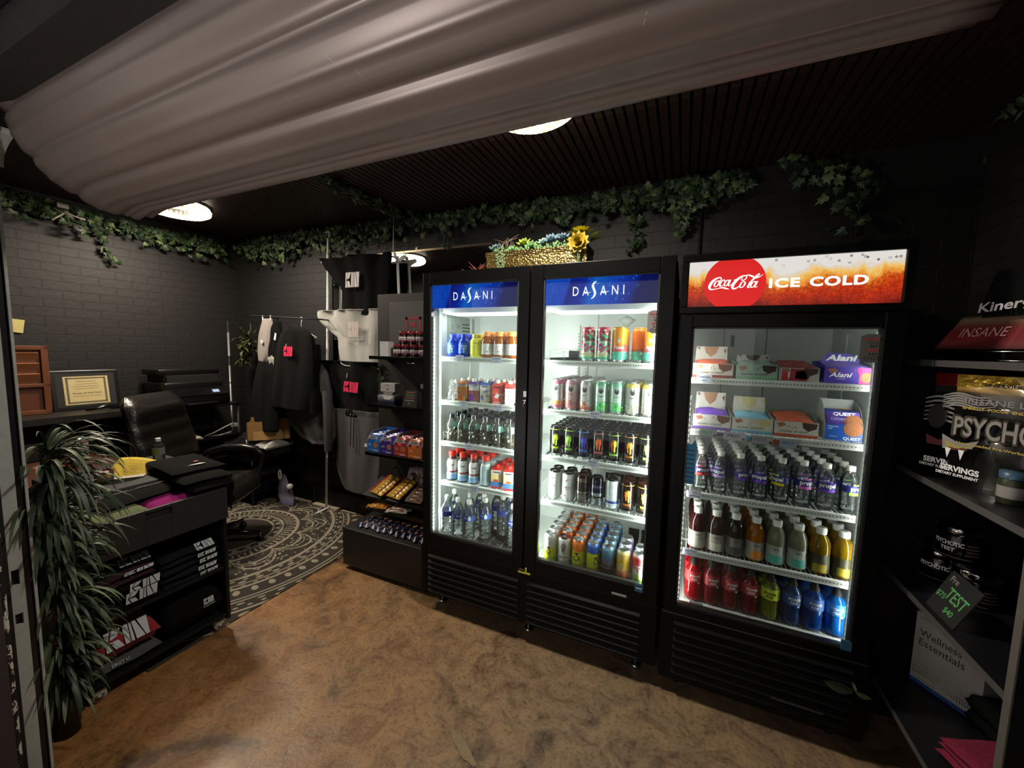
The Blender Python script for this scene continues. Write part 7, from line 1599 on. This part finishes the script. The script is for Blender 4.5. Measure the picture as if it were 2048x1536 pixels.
# ================================================================= GOLD PLANTER ON THE DOUBLE COOLER
def gold_mat():
    t = NT('hammered_brass'); co = t.coord('Object'); v = t.n('ShaderNodeTexVoronoi', i_Scale=95.0); t.l(co, v.inputs['Vector'])
    n = t.n('ShaderNodeTexNoise', i_Scale=9.0, i_Detail=4.0); t.l(co, n.inputs['Vector'])
    t.l(t.ramp(n.outputs['Fac'], [(.3, '#4c3e22'), (.5, '#7c6a3c'), (.7, '#9c8a58')]), t.b.inputs['Base Color']); t.b.inputs['Metallic'].default_value = .85; t.b.inputs['Roughness'].default_value = .36
    t.bump(v.outputs['Distance'], .8, .006); return t.m
GOLD = gold_mat()
pt = thing('planter', 'hammered gold trough planter of artificial succulents on the double cooler', 'planter', (-.765, 2.07, 2.0055))
m = MB(); m.rbox(-.295, -.075, 0, .285, .075, .135, GOLD, .004)
for z in (.006, .016, .026, .112, .121, .130): m.box(-.298, -.0785, z, .288, .0785, z + .005, GOLD)
m.build('trough', pt)
sb = M('succulent_blue', '#5c7480', .6, noise=(20, .2)); sy = M('succulent_lime', '#7c8a2c', .55, noise=(20, .25)); sgn = M('succulent_green', '#5a8048', .6, noise=(20, .25)); srd = M('succulent_red', '#7a3c34', .6, noise=(20, .25)); yfl = M('yellow_petal', '#a89c08', .5, noise=(20, .2)); yfo = M('amber_petal', '#8f7808', .55, noise=(20, .2))
def rosette(x, y, z, R, mt, rings=3, k=7, wd=.5, tilt=0):
    m = MB(); X0 = T(x, y, z) @ RX(tilt)
    for j in range(rings):
        for i in range(k):
            leaf(m, mt, R * (1 - .22 * j), R * wd, X0 @ RZ(360 / k * i + j * 25) @ RX(15 + 25 * j), -.25)
    return m.build('succulent', pt)
rosette(-.250, -.03, .155, .055, sb, 4, 8, .42, 30); rosette(-.085, -.02, .175, .05, sy, 4, 7, .5, 40); rosette(-.03, -.045, .150, .045, sgn, 3, 8, .5, 50); rosette(.03, -.02, .170, .045, M('succulent_pale', '#7fa08c', .6), 3, 7, .5, 35)
rosette(.075, -.02, .180, .055, sb, 4, 8, .45, 40); rosette(.14, -.02, .185, .05, sb, 4, 8, .42, 30); rosette(.205, -.03, .165, .045, sy, 3, 7, .5, 40); rosette(-.145, -.035, .145, .04, sgn, 3, 7, .5, 45)
r = random.Random(15)
m = MB()
for i in range(420):
    x = r.uniform(-.27, .24); s_ = r.uniform(.006, .011); m.lathe([(.0001, -s_), (s_ * .7, 0), (.0001, s_)], 5, sgn if r.random() < .7 else M('tiny_leaf_pale', '#5c7850', .6), T(x, -.05 + r.uniform(-.03, .06), .135 + abs(r.gauss(0, .014))))
m.build('filler_foliage', pt)
def trail(x, z0, z1, wd, seed):
    r = random.Random(seed); m = MB()
    for i in range(int(900 * (z0 - z1))):
        z = r.uniform(z1, z0); w_ = wd * (.4 + .6 * (z - z1) / (z0 - z1)); s_ = .0055; m.lathe([(.0001, -s_), (s_ * .8, 0), (.0001, s_)], 5, M('string_pearl', '#6a7c52', .5), T(x + r.uniform(-w_, w_) + .01 * (z0 - z), -.084 + r.uniform(-.006, .002), z))
    m.build('trailing_strand', pt)
trail(-.21, .155, -.0, .022, 1); trail(-.185, .12, .005, .012, 4); trail(.245, .14, .0, .010, 2)
m = MB()
for i in range(10): m.tube([(-.20, -.02, .15), (-.20 + r.uniform(-.04, .06), -.03, .19), (-.20 + r.uniform(-.07, .09), -.04 , .21 + r.uniform(-.01, .02))], [.003, .002, .0006], M('wispy_brown', '#6e5c50', .7), 5)
m.build('air_plant', pt)
for k, (mt, z, tl) in enumerate(((yfl, .20, 10), (yfo, .145, 80))):
    m = MB()
    for j in range(4):
        for i in range(11): leaf(m, mt, (.075, .062)[k] * (1 - .17 * j), .034, T(.235 + .005 * k, -.02 - .055 * k, z) @ RX(tl) @ RZ(360 / 11 * i + 17 * j) @ RX(22 * j + 8), -.15)
    m.build('yellow_bloom', pt)
m = MB()
for a, z in ((20, .19), (60, .16), (-10, .165)): leaf(m, sy, .07, .034, T(.29, -.02, z) @ RZ(-70 - a) @ RX(20), .1)
m.build('side_leaf', pt)
ap = thing('air_plant', 'spiky dusty red air plant on the cooler top left of the gold planter', 'plant', (-1.13, 2.03, 2.0055)); m = MB()
for i in range(40):
    a = r.uniform(0, 2 * PI); e = r.uniform(.15, 1.3); L = r.uniform(.06, .11); d = Vector((cos(a) * cos(e), sin(a) * cos(e), sin(e)))
    m.tube([(0, 0, .008), tuple(d * L * .5 + Vector((0, 0, .014))), tuple(d * L + Vector((cos(a) * .015, sin(a) * .015, -.008 + .012)))], [.004, .003, .0006], srd, 5)
m.build('spiky_leaves', ap)

# ================================================================= SNACK BOXES IN THE COLA COOLER
def dbox(label, x0, x1, z, front, trim, flap, fh, word, wcol, bars, seed, h=.062, yf=1.935, dep=.17, pat='#5a3324', grp=None):
    t = thing('display_box', label, 'snack box', ((x0 + x1) / 2, yf, z + .0005), 0, grp); w = (x1 - x0) / 2; c = M('board_' + front, front, .5, coat=.2)
    m = MB(); m.box(-w, 0, 0, w, .002, h, c); m.box(-w, dep, 0, w, dep + .002, h + .02, c); m.box(-w, 0, 0, w, dep, .002, c); m.box(-w, 0, 0, w, .0022, .010, M('trim_' + trim, trim, .5)) if 0 else None
    for sx in (-w, w - .002): m.add([(sx, 0, 0), (sx, dep, 0), (sx, dep, h + .02), (sx, 0, h), (sx + .002, 0, 0), (sx + .002, dep, 0), (sx + .002, dep, h + .02), (sx + .002, 0, h)], [(0, 1, 2, 3), (7, 6, 5, 4), (3, 2, 6, 7)], c)
    tr = M('trim_' + trim, trim, .5); m.box(-w, -.0006, 0, w, 0, .012, tr)
    X_ = T(0, -.0008, 0) @ FRONT; pc = M('choc_' + pat, pat, .6)
    r = random.Random(seed)
    m.poly([(w * .25, h), (w * .95, h * .95), (w * .9, h * .62), (w * .55, h * .42), (w * .3, h * .66)], pc, X_); m.poly([(-w * .9, h * .85), (-w * .6, h * .95), (-w * .45, h * .75), (-w * .75, h * .6)], M('choc_two_' + pat, '#8c5a40', .6), X_)
    for k in range(5): a_, b_ = r.uniform(-w * .4, w * .2), r.uniform(h * .55, h * .9); m.poly([(a_, b_), (a_ + .005, b_ + .003), (a_ + .003, b_ - .004)], pc, X_)
    if word: m.text(word, .013, q('w' + wcol, wcol), T(-w * .1, -.0012, h * .36) @ FRONT, fit=w * 1.25, bold=.012)
    m.build('box_body', t)
    if flap:
        m = MB(); fw = w * .84; Xf = T(-w * .05, dep * .55, h * .9) @ RX(-8) @ FRONT; m.prism([(-fw, 0), (fw, 0), (fw * .96, fh), (-fw * .96, fh)], -.002, M('board_' + flap, flap, .5), Xf)
        Xg = T(-w * .05, dep * .55 - .0026, h * .9) @ RX(-8) @ FRONT; m.poly([(-fw * .45, fh * .98), (fw * .45, fh * .98), (fw * .3, fh * .62), (-.002, fh * .42), (-fw * .35, fh * .66)], M('chocf_' + pat, '#8a6248' if pat == '#5a3324' else pat, .6), Xg); m.poly([(-fw * .9, fh * .95), (-fw * .7, fh * .95), (-fw * .75, fh * .8)], pc, Xg); m.poly([(fw * .75, fh * .8), (fw * .9, fh * .9), (fw * .85, fh * .6)], pc, Xg)
        m.text('crunch', .011, INK, Xg @ T(0, fh * .30, 0.0004), shear=.1); m.build('raised_flap', t)
    bm = M('bar_' + bars, bars, .3, coat=.5, bump=(40, .4))
    for k in range(4):
        m = MB(); cushion(m, w * 1.7, .035, .016, bm, T(0, .028 + k * .036, h - .008 + .006 * k) @ RZ((-3, 4, -2, 3)[k]) @ RX(20), seed + k, 8, .2, 6); m.build('bar', t)
    return t
g = 'open boxes of bars on the top shelf of the cola cooler'
dbox('bar box with orange trim and raised picture flap, top left of the cola cooler', .043, .203, 1.492, '#a59d96', '#7a2c24', '#a8a29c', .085, 'power crunch', '#3c3834', '#c85a3c', 1, grp=g)
dbox('mint green bar box with dark raised flap on the top shelf', .214, .367, 1.492, '#86988a', '#6c9c7c', '#8a8c84', .050, 'power crunch', '#20241f', '#7c9484', 2, grp=g, pat='#2c1a14')
dbox('low red and white bar box in the middle of the top shelf', .371, .510, 1.492, '#96928e', '#96928e', None, 0, '', '#20241f', '#8c2830', 3, h=.056, grp=g, pat='#3c1c16')
al = dbox('purple and pink bar box with a big lettered flap, right end of top shelf', .525, .690, 1.492, '#3c2a8c', '#34248c', None, 0, '', '#ffffff', '#6a5ab0', 4, h=.064, grp=g, pat='#c0388c')
m = MB(); pm2 = q('hot_magenta', '#c02c84'); m.box(.028, -.0012, .0, .082, -.0008, .064, pm2); m.lathe([(0, 0), (.020, 0)], 14, M('cookie_cream', '#8c7c54', .8, noise=(200, .6)), T(.052, -.0016, .026) @ FRONT)
m.text('Alani', .026, WINK, T(-.030, -.0014, .034) @ FRONT, bold=.02, shear=.35, fit=.068); m.text('NUTRITION', .005, WINK, T(-.028, -.0014, .018) @ FRONT); m.build('front_print', al)
m = MB(); Xf = T(-.004, .09, .060) @ RX(-12) @ FRONT; m.prism([(-.062, 0), (.062, 0), (.060, .040), (.02, .062), (-.045, .062), (-.068, .030)], -.002, q('flap_violet', '#4a38a0'), Xf)
m.text('Alani', .034, WINK, T(-.004, .0868, .060) @ RX(-12) @ FRONT @ T(0, .042, 0), bold=.04, shear=.35, fit=.10); m.text('PROTEIN', .009, q('cyan_txt', '#6ac0d8'), T(.006, .0868, .060) @ RX(-12) @ FRONT @ T(0, .020, 0), bold=.03); m.text('BAR', .009, q('cyan_txt', '#6ac0d8'), T(.012, .0868, .060) @ RX(-12) @ FRONT @ T(0, .009, 0), bold=.03); m.build('raised_flap', al)
m = MB(); cx = .372; X_ = T(cx + .01, 1.9342, 1.4925) @ FRONT
m.poly([(0, .002), (.022, .002), (.022, .05), (0, .05)], q('loz_red', '#a81c28'), X_); m.poly([(.026, .002), (.085, .002), (.088, .052), (.03, .052)], q('loz_red2', '#8c2228'), X_); m.poly([(.045, .012), (.09, .008), (.098, .03), (.08, .046), (.05, .042)], q('choc_dark', '#3c201a'), X_); m.text('ONE', .010, WINK, X_ @ T(.024, .026, .0004) @ RZ(90), bold=.02)
o = m.build('bar_wrapper_print'); o.location = (0, 0, 0)
for b_ in bpy.data.objects:
    if b_.name.startswith('display_box') and 'low red' in b_.get('label', ''): o.parent = b_; o.matrix_parent_inverse = Matrix.Identity(4); o.location = -Vector(b_.location); o.name = 'front_print'
g = 'open boxes of bars on the second shelf of the cola cooler'
dbox('white bar box with purple bars and tall flap, left end of second shelf', .057, .209, 1.258, '#b4afaa', '#5c3c8c', '#b0aca6', .100, 'power crunch', '#3c3834', '#6a3cb0', 5, h=.066, grp=g)
dbox('cream bar box with pale blue bars, second from left on second shelf', .214, .366, 1.258, '#b8b4a8', '#6aa0bc', '#b8b4a6', .092, 'power crunch', '#3c3834', '#7cb8d0', 6, h=.064, grp=g, pat='#b8a878')
dbox('white bar box piled with orange bars on the second shelf', .371, .524, 1.258, '#b4afa8', '#a8482c', None, 0, 'power crunch', '#3c3834', '#c8603c', 7, h=.064, grp=g, pat='#3c1e14')
qb = thing('display_box', 'tall blue cookie box with curved white side, right end of second shelf', 'snack box', (.605, 1.94, 1.2585), -6, g); m = MB(); bl_ = M('quest_blue', '#17489c', .4, coat=.3)
m.box(-.06, 0, 0, .06, .002, .068, bl_); m.box(-.06, .17, 0, .06, .172, .155, WHT); m.box(-.06, 0, 0, .06, .17, .002, WHT)
side = [(0, 0), (.17, 0), (.17, .155), (.10, .148), (.05, .120), (.02, .085), (0, .068)]
for sx in (-.06, .058): m.prism(side, .002, M('side_white', '#aaa9a4', .5), T(sx, 0, 0) @ Matrix(((0, 0, 1, 0), (1, 0, 0, 0), (0, 1, 0, 0), (0, 0, 0, 1))))
m.lathe([(0, 0), (.030, 0)], 18, M('cookie_brown', '#8a5430', .8, noise=(150, .5)), T(.030, -.0012, .052) @ FRONT); m.text('QUEST', .016, WINK, T(.028, -.0016, .012) @ FRONT, bold=.02, wide=1.1); m.text('CHOCOLATE', .007, WINK, T(-.034, -.0012, .058) @ FRONT, fit=.034); m.text('CHIP', .007, WINK, T(-.042, -.0012, .049) @ FRONT); m.text('15g 5g 1g', .006, WINK, T(-.03, -.0012, .018) @ FRONT); m.build('box_body', qb)
for k in range(4):
    m = MB(); c_ = (q('packet_violet', '#5a3ca0'), q('packet_blue', '#24489c'), q('packet_blue', '#24489c'), M('packet_gold', '#b8802c', .3, coat=.5))[k]; cushion(m, .105, .105, .018, c_, T(0, .018 + k * .036, .012) @ RX(78) @ T(0, .052, 0), 60 + k, 8, .3, 4)
    if k == 0: m.text('QUEST', .018, WINK, T(0, .0105, .108) @ FRONT, bold=.03, fit=.07); m.text('COOKIE', .014, q('pale_violet', '#b8a8e0'), T(-.015, .010, .088) @ FRONT, bold=.02); m.lathe([(0, 0), (.028, 0)], 14, M('cookie_brown', '#8a5430', .8), T(.03, .0095, .080) @ FRONT)
    m.build('packet', qb)
for i, (x0, x1, c1, tc_) in enumerate(((.085, .154, '#b0b8b4', '#4aa88c'), (.184, .263, '#b0b0bc', '#1c1c5c'), (.284, .362, '#a8a2ac', '#8a7c94'), (.384, .457, '#a4a8b4', '#4a7ca8'))):
    m = MB(); w = (x1 - x0) / 2; m.box(-w, -.001, -.018, w, 0, .018, M('strip_' + c1, c1, .6)); m.text('PRO', .017, q('pro' + tc_, tc_), T(-.006, -.0016, .002) @ FRONT, bold=.02, shear=.3, fit=w * 1.1); m.box(w - .012, -.0014, -.014, w - .002, -.001, -.004, q('choc_chip', '#4a2c24')); m.box(w, -.001, -.012, w + .024, 0, .006, q(('end_violet', 'end_sky', 'end_rust', 'end_rust')[i], ('#5c3a80', '#5a9cb8', '#a04830', '#a04830')[i])) if i < 3 else None
    o = m.build('bar_label_strip'); o.location = ((x0 + x1) / 2, 1.896, 1.248 - .004 * i); tag(o, f'{("mint", "navy", "mauve", "blue")[i]}-lettered label strip on the second shelf edge of the cola cooler', 'label')

# ================================================================= RIGHT SHELF UNIT
su = thing('shelf_unit', 'black open shelving unit against the right wall beside the cola cooler', 'shelf unit', (1.04, 1.75, 0))
edge = M('shelf_edge_band', '#4b4947', .45, noise=(40, .1)); brd = M('shelf_board_black', '#16171a', .35, noise=(50, .15))
for z, th in ((1.594, .022), (1.172, .022), (.733, .022), (.245, .022)):
    m = MB(); m.box(-.22, -.37, z - th, .22, .40, z, brd); m.box(-.222, -.37, z - th, -.219, .40, z, edge); m.build('shelf_board', su)
m = MB(); m.box(-.22, .39, 0, .22, .405, 1.594, brd); m.box(-.223, .385, 0.245, -.219, .397, 1.594, edge); m.build('end_panel', su)
m = MB(); m.box(-.22, -.395, 0, .22, -.37, 1.40, brd); m.box(-.224, -.395, 0, -.219, -.37, 1.38, M('worn_edge_band', '#5e5a55', .4)); m.build('end_panel', su)
m = MB(); m.box(.215, -.37, 0, .225, .40, 1.594, BLKM); m.build('back_panel', su)
Xs = lambda x, y, z, rz: T(x, y, z) @ RZ(rz)
# red lit-look sign stand on the top
sg = thing('brand_sign_stand', 'black stand with a slanted red lettered sign on top of the shelf unit', 'sign', (.90, 2.09, 1.5945), -67)
m = MB(); m.prism([(0, .0), (.46, 0), (.46, .035), (.42, .04), (.035, .04)], -.12, BLKG, FRONT) ; m.build('base', sg)
m = MB(); m.tube([(.0, -.004, .004), (.02, -.004, .034), (.44, -.004, .034)], .0022, CHR, 6); m.tube([(.0, -.004, .004), (.42, -.004, .003)], .0018, CHR, 6); m.build('chrome_edge', sg)
m = MB(); sr_ = Mramp('red_fade_panel', [(0, '#5c3030'), (.02, '#8c3c3e'), (.06, '#8a2c30'), (.085, '#7c4038'), (.11, '#8c7860'), (.125, '#1c1816')], .13, .3, 0, 'LINEAR')
m.add([(.01, .004, .0), (.50, .004, .0), (.50, .05, .125), (.062, .05, .125)], [(0, 1, 2, 3)], sr_); o = m.build('sign_panel', sg, solid=.004); o.location = (0, 0, .042)
m = MB(); Xp = T(.0, .0, .044) @ Matrix.Rotation(math.atan2(.125, .046), 4, 'X')
m.text('INSANE', .050, q('pale_pink', '#d8a8a4'), Xp @ T(.155, .062, .004), shear=.2, wide=.85); m.text('LABZ', .050, q('dull_red', '#a83838'), Xp @ T(.345, .062, .004), shear=.2, wide=.85); m.build('sign_lettering', sg)
# black tee with logo hung above
o, _ = garment('t_shirt', 0.0, [(.30, .02, .42), (.26, -.01, .44), (.20, -.04, .46), (.10, -.07, .46), (.0, -.10, .46), (-.05, -.10, .46)], blkj, .010, 4, 71, thick=.01, gather=.01)
o.location = (1.02, 1.88, 1.80); o.rotation_euler = (0, 0, rad(-68)); tag(o, 'black t-shirt with white logo and script hanging over the red sign', 't-shirt')
m = MB(); kin(m, T(.19, -.045, .085) @ FRONT, .24, .13, WP); m.text('Kinergy Lifestyle', .045, WP, T(.10, -.046, -.012) @ RY(-4) @ FRONT, shear=.2, bold=.02, fit=.36); m.build('chest_print', o)
# pouches on the second shelf
def pouch(label, x, y, rz, ytop, full):
    t = thing('supplement_pouch', label, 'pouch', (x, y, 1.1725), rz); h = .375; w = .30
    def th(v): return .045 * (1 - v) ** .7 + .003
    mt_ = Mramp('pouch_body_print', [(0, '#101010'), (.30, '#161413'), (.315, '#3c2e14'), (.325, '#a5823a'), (.355, '#c2a45a')], .375, .28, .1, 'LINEAR', coat=.5) if full else Mramp('pouch_red_print', [(0, '#0e0e0e'), (.30, '#2a2828'), (.33, '#7c1418')], .375, .3, .1, 'CONSTANT', coat=.5)
    m = MB(); m.grid(lambda u, v: (w * u, -th(v) * sin(PI * u) * (1 if v < .9 else .4) - .004 * sin(v * 18 + u * 4) * sin(PI * u), h * v), 16, 16, mt_); m.grid(lambda u, v: (w * (1 - u), th(v) * sin(PI * u) * .8, h * v), 16, 16, mt_); m.build('pouch_body', t)
    m = MB(); wz = lambda x_, z_: T(x_, -.050 * (1 - z_ / h) ** .7 * sin(PI * min(.97, max(.03, x_ / w))) - .010, z_)
    slv_ = q('silver_letter', '#8f8c88'); gold = q('gold_letter', '#c2a84a')
    if full:
        X_ = lambda x_, z_: T(x_, -.056, z_) @ FRONT
        m.text('INSANE LABZ', .026, slv_, X_(.16, .292), wide=1.1, fit=.20); m.text('ENERGY  FOCUS  ENDURANCE', .012, gold, X_(.155, .268), bold=.03, fit=.20)
        m.text('PSYCHOTIC', .095, q('letter_edge', '#3c3220'), T(.175, -.0565, .205) @ FRONT, bold=.05, fit=.285); m.text('PSYCHOTIC', .085, slv_, T(.175, -.058, .205) @ FRONT, bold=.02, fit=.27)
        m.text('Heavy Loaded Pre-Workout Powder', .012, gold, X_(.16, .148), bold=.02, fit=.22); m.text('SERVINGS', .026, WINK, X_(.065, .058), bold=.04, fit=.10); m.text('DIETARY SUPPLEMENT', .013, WINK, X_(.06, .038), bold=.03, fit=.11); m.text('50 SERVINGS', .014, INK, T(.13, -.02, .345) @ FRONT, bold=.03, fit=.1)
        m.text('NET WT. 8 OZ', .008, slv_, X_(.17, .018), fit=.08)
        for k, c in enumerate(('#8c8a86', '#a89850', '#6c2a2c')): m.poly([(-.045 + .012 * k, .10), (.03 - .01 * k, .115), (.045 - .012 * k, .145 - .02 * k), (-.0 , .125 - .01 * k), (-.05 + .01 * k, .15 - .02 * k)], q('art' + c, c), T(.06, -.0555 - .0003 * k, .02) @ FRONT)
        for a in (.03, .065): m.poly([(-.008, .0), (.008, .0), (0, -.035)], WINK, T(a, -.0562, .125) @ FRONT)
        for k in range(6): m.stroke([(.0, .0, .002), (.04, .012, .006), (.09, .002, .004), (.13, .01, .001)], slv_, T(.0, -.053 - .0002 * k, .262 + k * .008) @ FRONT)
        m.text('R', .001, INK, X_(0.1, .1))
    else:
        X_ = lambda x_, z_: T(x_, -.050, z_) @ FRONT
        m.text('SERVINGS', .026, WINK, X_(.065, .058), bold=.04, fit=.10); m.text('DIETARY SUPPLEMENT', .013, WINK, X_(.06, .038), bold=.03, fit=.11)
        for k in range(6): m.stroke([(.0, .0, .003), (.04, .012, .008), (.09, .002, .006), (.13, .01, .001)], slv_, T(.0, -.047, .20 + k * .016) @ FRONT)
        m.lathe([(0, 0), (.034, 0)], 16, q('goggle', '#1c1418'), T(.04, -.0515, .22) @ FRONT @ SC(.8, 1.3, 1)); m.poly([(-.03, 0), (.03, .0), (.04, .03), (0, .02), (-.035, .035)], q('lip_red', '#6c2a2c'), T(.05, -.0515, .115) @ FRONT)
    m.build('front_print', t); m = MB(); m.grid(lambda u, v: (w * u, -.004, .335 + .04 * v), 8, 2, M('gold_foil', '#b8963c', .22, .8, bump=(30, .5)) if full else M('red_foil', '#7c1418', .25, .6)); m.build('foil_header', t)
pouch('black and gold supplement pouch with large silver lettering, front one', .875, 1.845, -57, 0, True); pouch('black and red supplement pouch half hidden behind the gold-topped one', .872, 1.960, -52, 0, False)
tb = thing('small_jar', 'small clear-lidded jar in front of the gold pouch at the frame edge', 'jar', (.915, 1.625, 1.1725)); m = MB(); m.lathe([(.0001, 0), (.026, 0), (.028, .004), (.028, .07), (.024, .078)], 18, M('dark_green_tub', '#2c3420', .4)); m.lathe([(.0286, .02), (.0286, .055)], 18, q('silver_letter', '#8f8c88')); m.build('jar_body', tb); m = MB(); m.lathe([(.027, .078), (.028, .098), (.0001, .099)], 18, M('slate_lid', '#3c5c74', .35)); m.build('lid', tb)
# tubs
def bigtub(label, x, y, z, rz, two):
    t = thing('supplement_tub', label, 'tub', (x, y, z), rz, 'large glossy black tubs on the third shelf'); r_ = .062
    m = MB(); m.lathe([(.0001, 0), (r_ * .9, 0), (r_, .006), (r_, .085), (r_ * .94, .092)], 28, BLKG)
    m.text('PSYCHOTIC', .022, WINK, T(0, 0, .060), wrap=r_ + .0008, bold=.03, fit=.085); 
    if two: m.text('TEST', .018, WINK, T(0, 0, .038), wrap=r_ + .0008, bold=.03)
    for k in range(4): m.lathe([(r_ + .0006, .025 + .012 * k), (r_ + .0006, .031 + .012 * k)], 10, q('skull_tone', '#5a4c46'), a0=42 + 4 * (k % 2), a1=80 - 5 * (k % 2))
    m.lathe([(r_ + .0008, .01), (r_ + .0008, .0115)], 20, slv_g, a0=-60, a1=60); m.build('tub_body', t)
    m = MB(); m.lathe([(r_ * .94, .090), (r_ * 1.05, .092), (r_ * 1.06, .118), (r_ * .98, .124), (.0001, .124)], 28, M('black_chrome_lid', '#9a9a9c', .12, 1.0)); m.build('lid', t)
slv_g = q('silver_letter', '#8f8c88')
bigtub('glossy black tub with chrome lid at the back left of the third shelf', .980, 2.035, .7335, -40, False); bigtub('glossy black chrome-lidded tub at the front of the third shelf', 1.005, 1.880, .7335, -55, False); bigtub('glossy black chrome-lidded tub stacked on top of the other two', .990, 1.965, .8585, -52, True)
cd_ = thing('chalk_sign', 'tilted chalkboard card with green TEST lettering on the third shelf edge', 'sign', (.838, 1.790, .7335), -90)
m = MB(); Xc = RX(-24); m.box(0, 0, 0, .150, .004, .150, M('chalkboard', '#161616', .8), Xc); m.build('board', cd_)
m = MB(); gc = q('green_chalk', '#5ca860'); m.text('TEST', .058, gc, Xc @ T(.088, -.0008, .080) @ RY(3) @ FRONT, bold=.012, fit=.095); m.text('Pre', .030, q('grey_chalk', '#8c8488'), Xc @ T(.035, -.0008, .126) @ FRONT, bold=.01); m.text('$75', .028, gc, Xc @ T(.026, -.0008, .060) @ FRONT, bold=.01); m.text('$40', .028, gc, Xc @ T(.095, -.0008, .030) @ FRONT, bold=.01); m.build('chalk_writing', cd_)
# white carton
we = thing('wellness_carton', 'white supplement carton with dotted print and blue base on the lowest shelf', 'carton', (.955, 2.085, .2455), -54)
W_2 = .212; m = MB(); m.box(0, 0, 0, W_2, .09, .305, M('carton_white', '#b4b2ac', .5)); m.box(-.0005, -.0006, 0, W_2 + .0005, .0906, .018, M('carton_blue', '#2a5496', .5)); m.build('carton_body', we, bevel=.001)
m = MB(); m.text('Wellness', .042, q('grey_txt', '#34342f'), T(.082, -.0012, .225) @ FRONT, fit=.130); m.text('Essentials', .042, q('grey_txt', '#34342f'), T(.088, -.0012, .185) @ FRONT, fit=.140)
m.text('USANA HEALTH', .010, q('grey_txt', '#34342f'), T(.040, -.0012, .288) @ FRONT, fit=.05); m.text('NUTRITIONAL SUPPLEMENT', .006, q('grey_txt', '#34342f'), T(.05, -.0012, .028) @ FRONT, fit=.07)
for j in range(8):
    for i in range(26):
        x_ = .008 + i * .0078; s_ = .0006 + .0022 * (j / 7) * (.35 + .65 * abs(sin(i * .13 + j * .25))); z_ = .045 + (7 - j) * .0105 + .006 * sin(i * .25)
        m.lathe([(0, 0), (s_ + .0004, 0)], 6, q(('dot_green', 'dot_slate', 'dot_navy')[min(2, i // 9)], ('#4c5c2c', '#3c3c58', '#26266a')[min(2, i // 9)]), T(x_, -.001, z_) @ FRONT)
m.build('front_print', we)
folded('folded_garment', 'dark crimson folded garment at the near end of the lowest shelf', 'garment', 1.02, 1.66, .2455, .24, .20, .075, M('crimson_ribbed', '#7a1634', .9, noise=(60, .3), bump=(80, .5)), 20, (0, 0), 3, 81)
folded('folded_garment', 'black folded garment behind the crimson one on the lowest shelf', 'garment', 1.13, 1.86, .2455, .16, .16, .12, clothB, 10, (0, 0), 2, 83)
# tote on the floor in front of the unit
tt = thing('tote_bag', 'black fabric tote with white script standing on the floor by the shelf unit', 'bag', (.735, 1.42, .0), -62)
m = MB(); m.grid(lambda u, v: ((u - .5) * .34 * (1 - .06 * v), -.065 - .02 * sin(PI * u) - .01 * sin(v * 9 + u * 7), .22 * v), 16, 12, clothB2); m.grid(lambda u, v: ((u - .5) * .34 * (1 - .06 * v), .065 + .01 * sin(PI * u), .22 * v), 10, 8, clothB2)
for sx in (-.17, .17): m.grid(lambda u, v: (sx * (1 - .06 * v), -.065 + .13 * u, .22 * v), 3, 3, clothB2)
m.box(-.165, -.06, 0, .165, .06, .19, clothB); m.build('bag_body', tt, solid=.004)
m = MB(); m.text('Kinergy', .050, WP, T(.03, -.094, .155) @ FRONT, shear=.15, bold=.02, fit=.17); m.text('LIFESTYLE', .018, WP, T(-.01, -.094, .112) @ FRONT, fit=.10); m.text('S', .03, WP, T(.11, -.092, .05) @ FRONT); m.build('bag_print', tt)
# leaf stuck on the grille
m = MB(); leaf(m, M('pale_green_leaf', '#58603c', .6), .055, .022, T(0, 0, 0) @ RX(90) @ RZ(-110), .2); leaf(m, M('dull_green_leaf', '#1c2414', .6), .09, .045, T(-.01, .004, 0) @ RX(90) @ RZ(95), .2); leaf(m, M('pale_green_leaf', '#58603c', .6), .035, .010, T(0, 0, 0) @ RX(90) @ RZ(20), .2)
o = m.build('ivy_leaf'); o.location = (.690, 1.822, .298); tag(o, 'stray ivy leaf sprig caught on the cola cooler grille', 'leaf')

# floor chips
def blob(cx, cy, a, b, rz, seed, spike=.15, n=22):
    r = random.Random(seed); out = []
    for i in range(n):
        t_ = 2 * PI * i / n; k = 1 + r.uniform(-spike, spike); x, y = a * cos(t_) * k, b * sin(t_) * k; out.append((cx + x * cos(rad(rz)) - y * sin(rad(rz)), cy + x * sin(rad(rz)) + y * cos(rad(rz))))
    return out
for i, a in enumerate(((-.72, 1.22, .095, .020, -28, 1), (-.36, 1.02, .110, .022, -24, 2), (-.52, .975, .045, .016, -10, 3), (-.53, .925, .075, .018, -6, 4))):
    flr('trim_%d' % (6 + i), blob(*a), .003, chipm)

# ---------------------------------------------------------------- cooler light bars behind the door posts
for (x, dx, pw) in ((-1.297, 1, 6.5), (-.768, -1, 7), (-.660, 1, 6), (-.108, -1, 7.5)):
    lamp('cooler_light_bar', 'AREA', (x, 1.888, 1.14), pw, .012, (.95, 1.0, .97), aim=(x + dx * .5, 2.38, 1.14), sizey=1.28)
for (x, dx, pw) in ((.668, -1, 13), (.030, 1, 6)):
    lamp('cooler_light_bar', 'AREA', (x, 1.888, 1.06), pw, .012, (1.0, .98, .94), aim=(x + dx * .5, 2.38, 1.06), sizey=1.20)
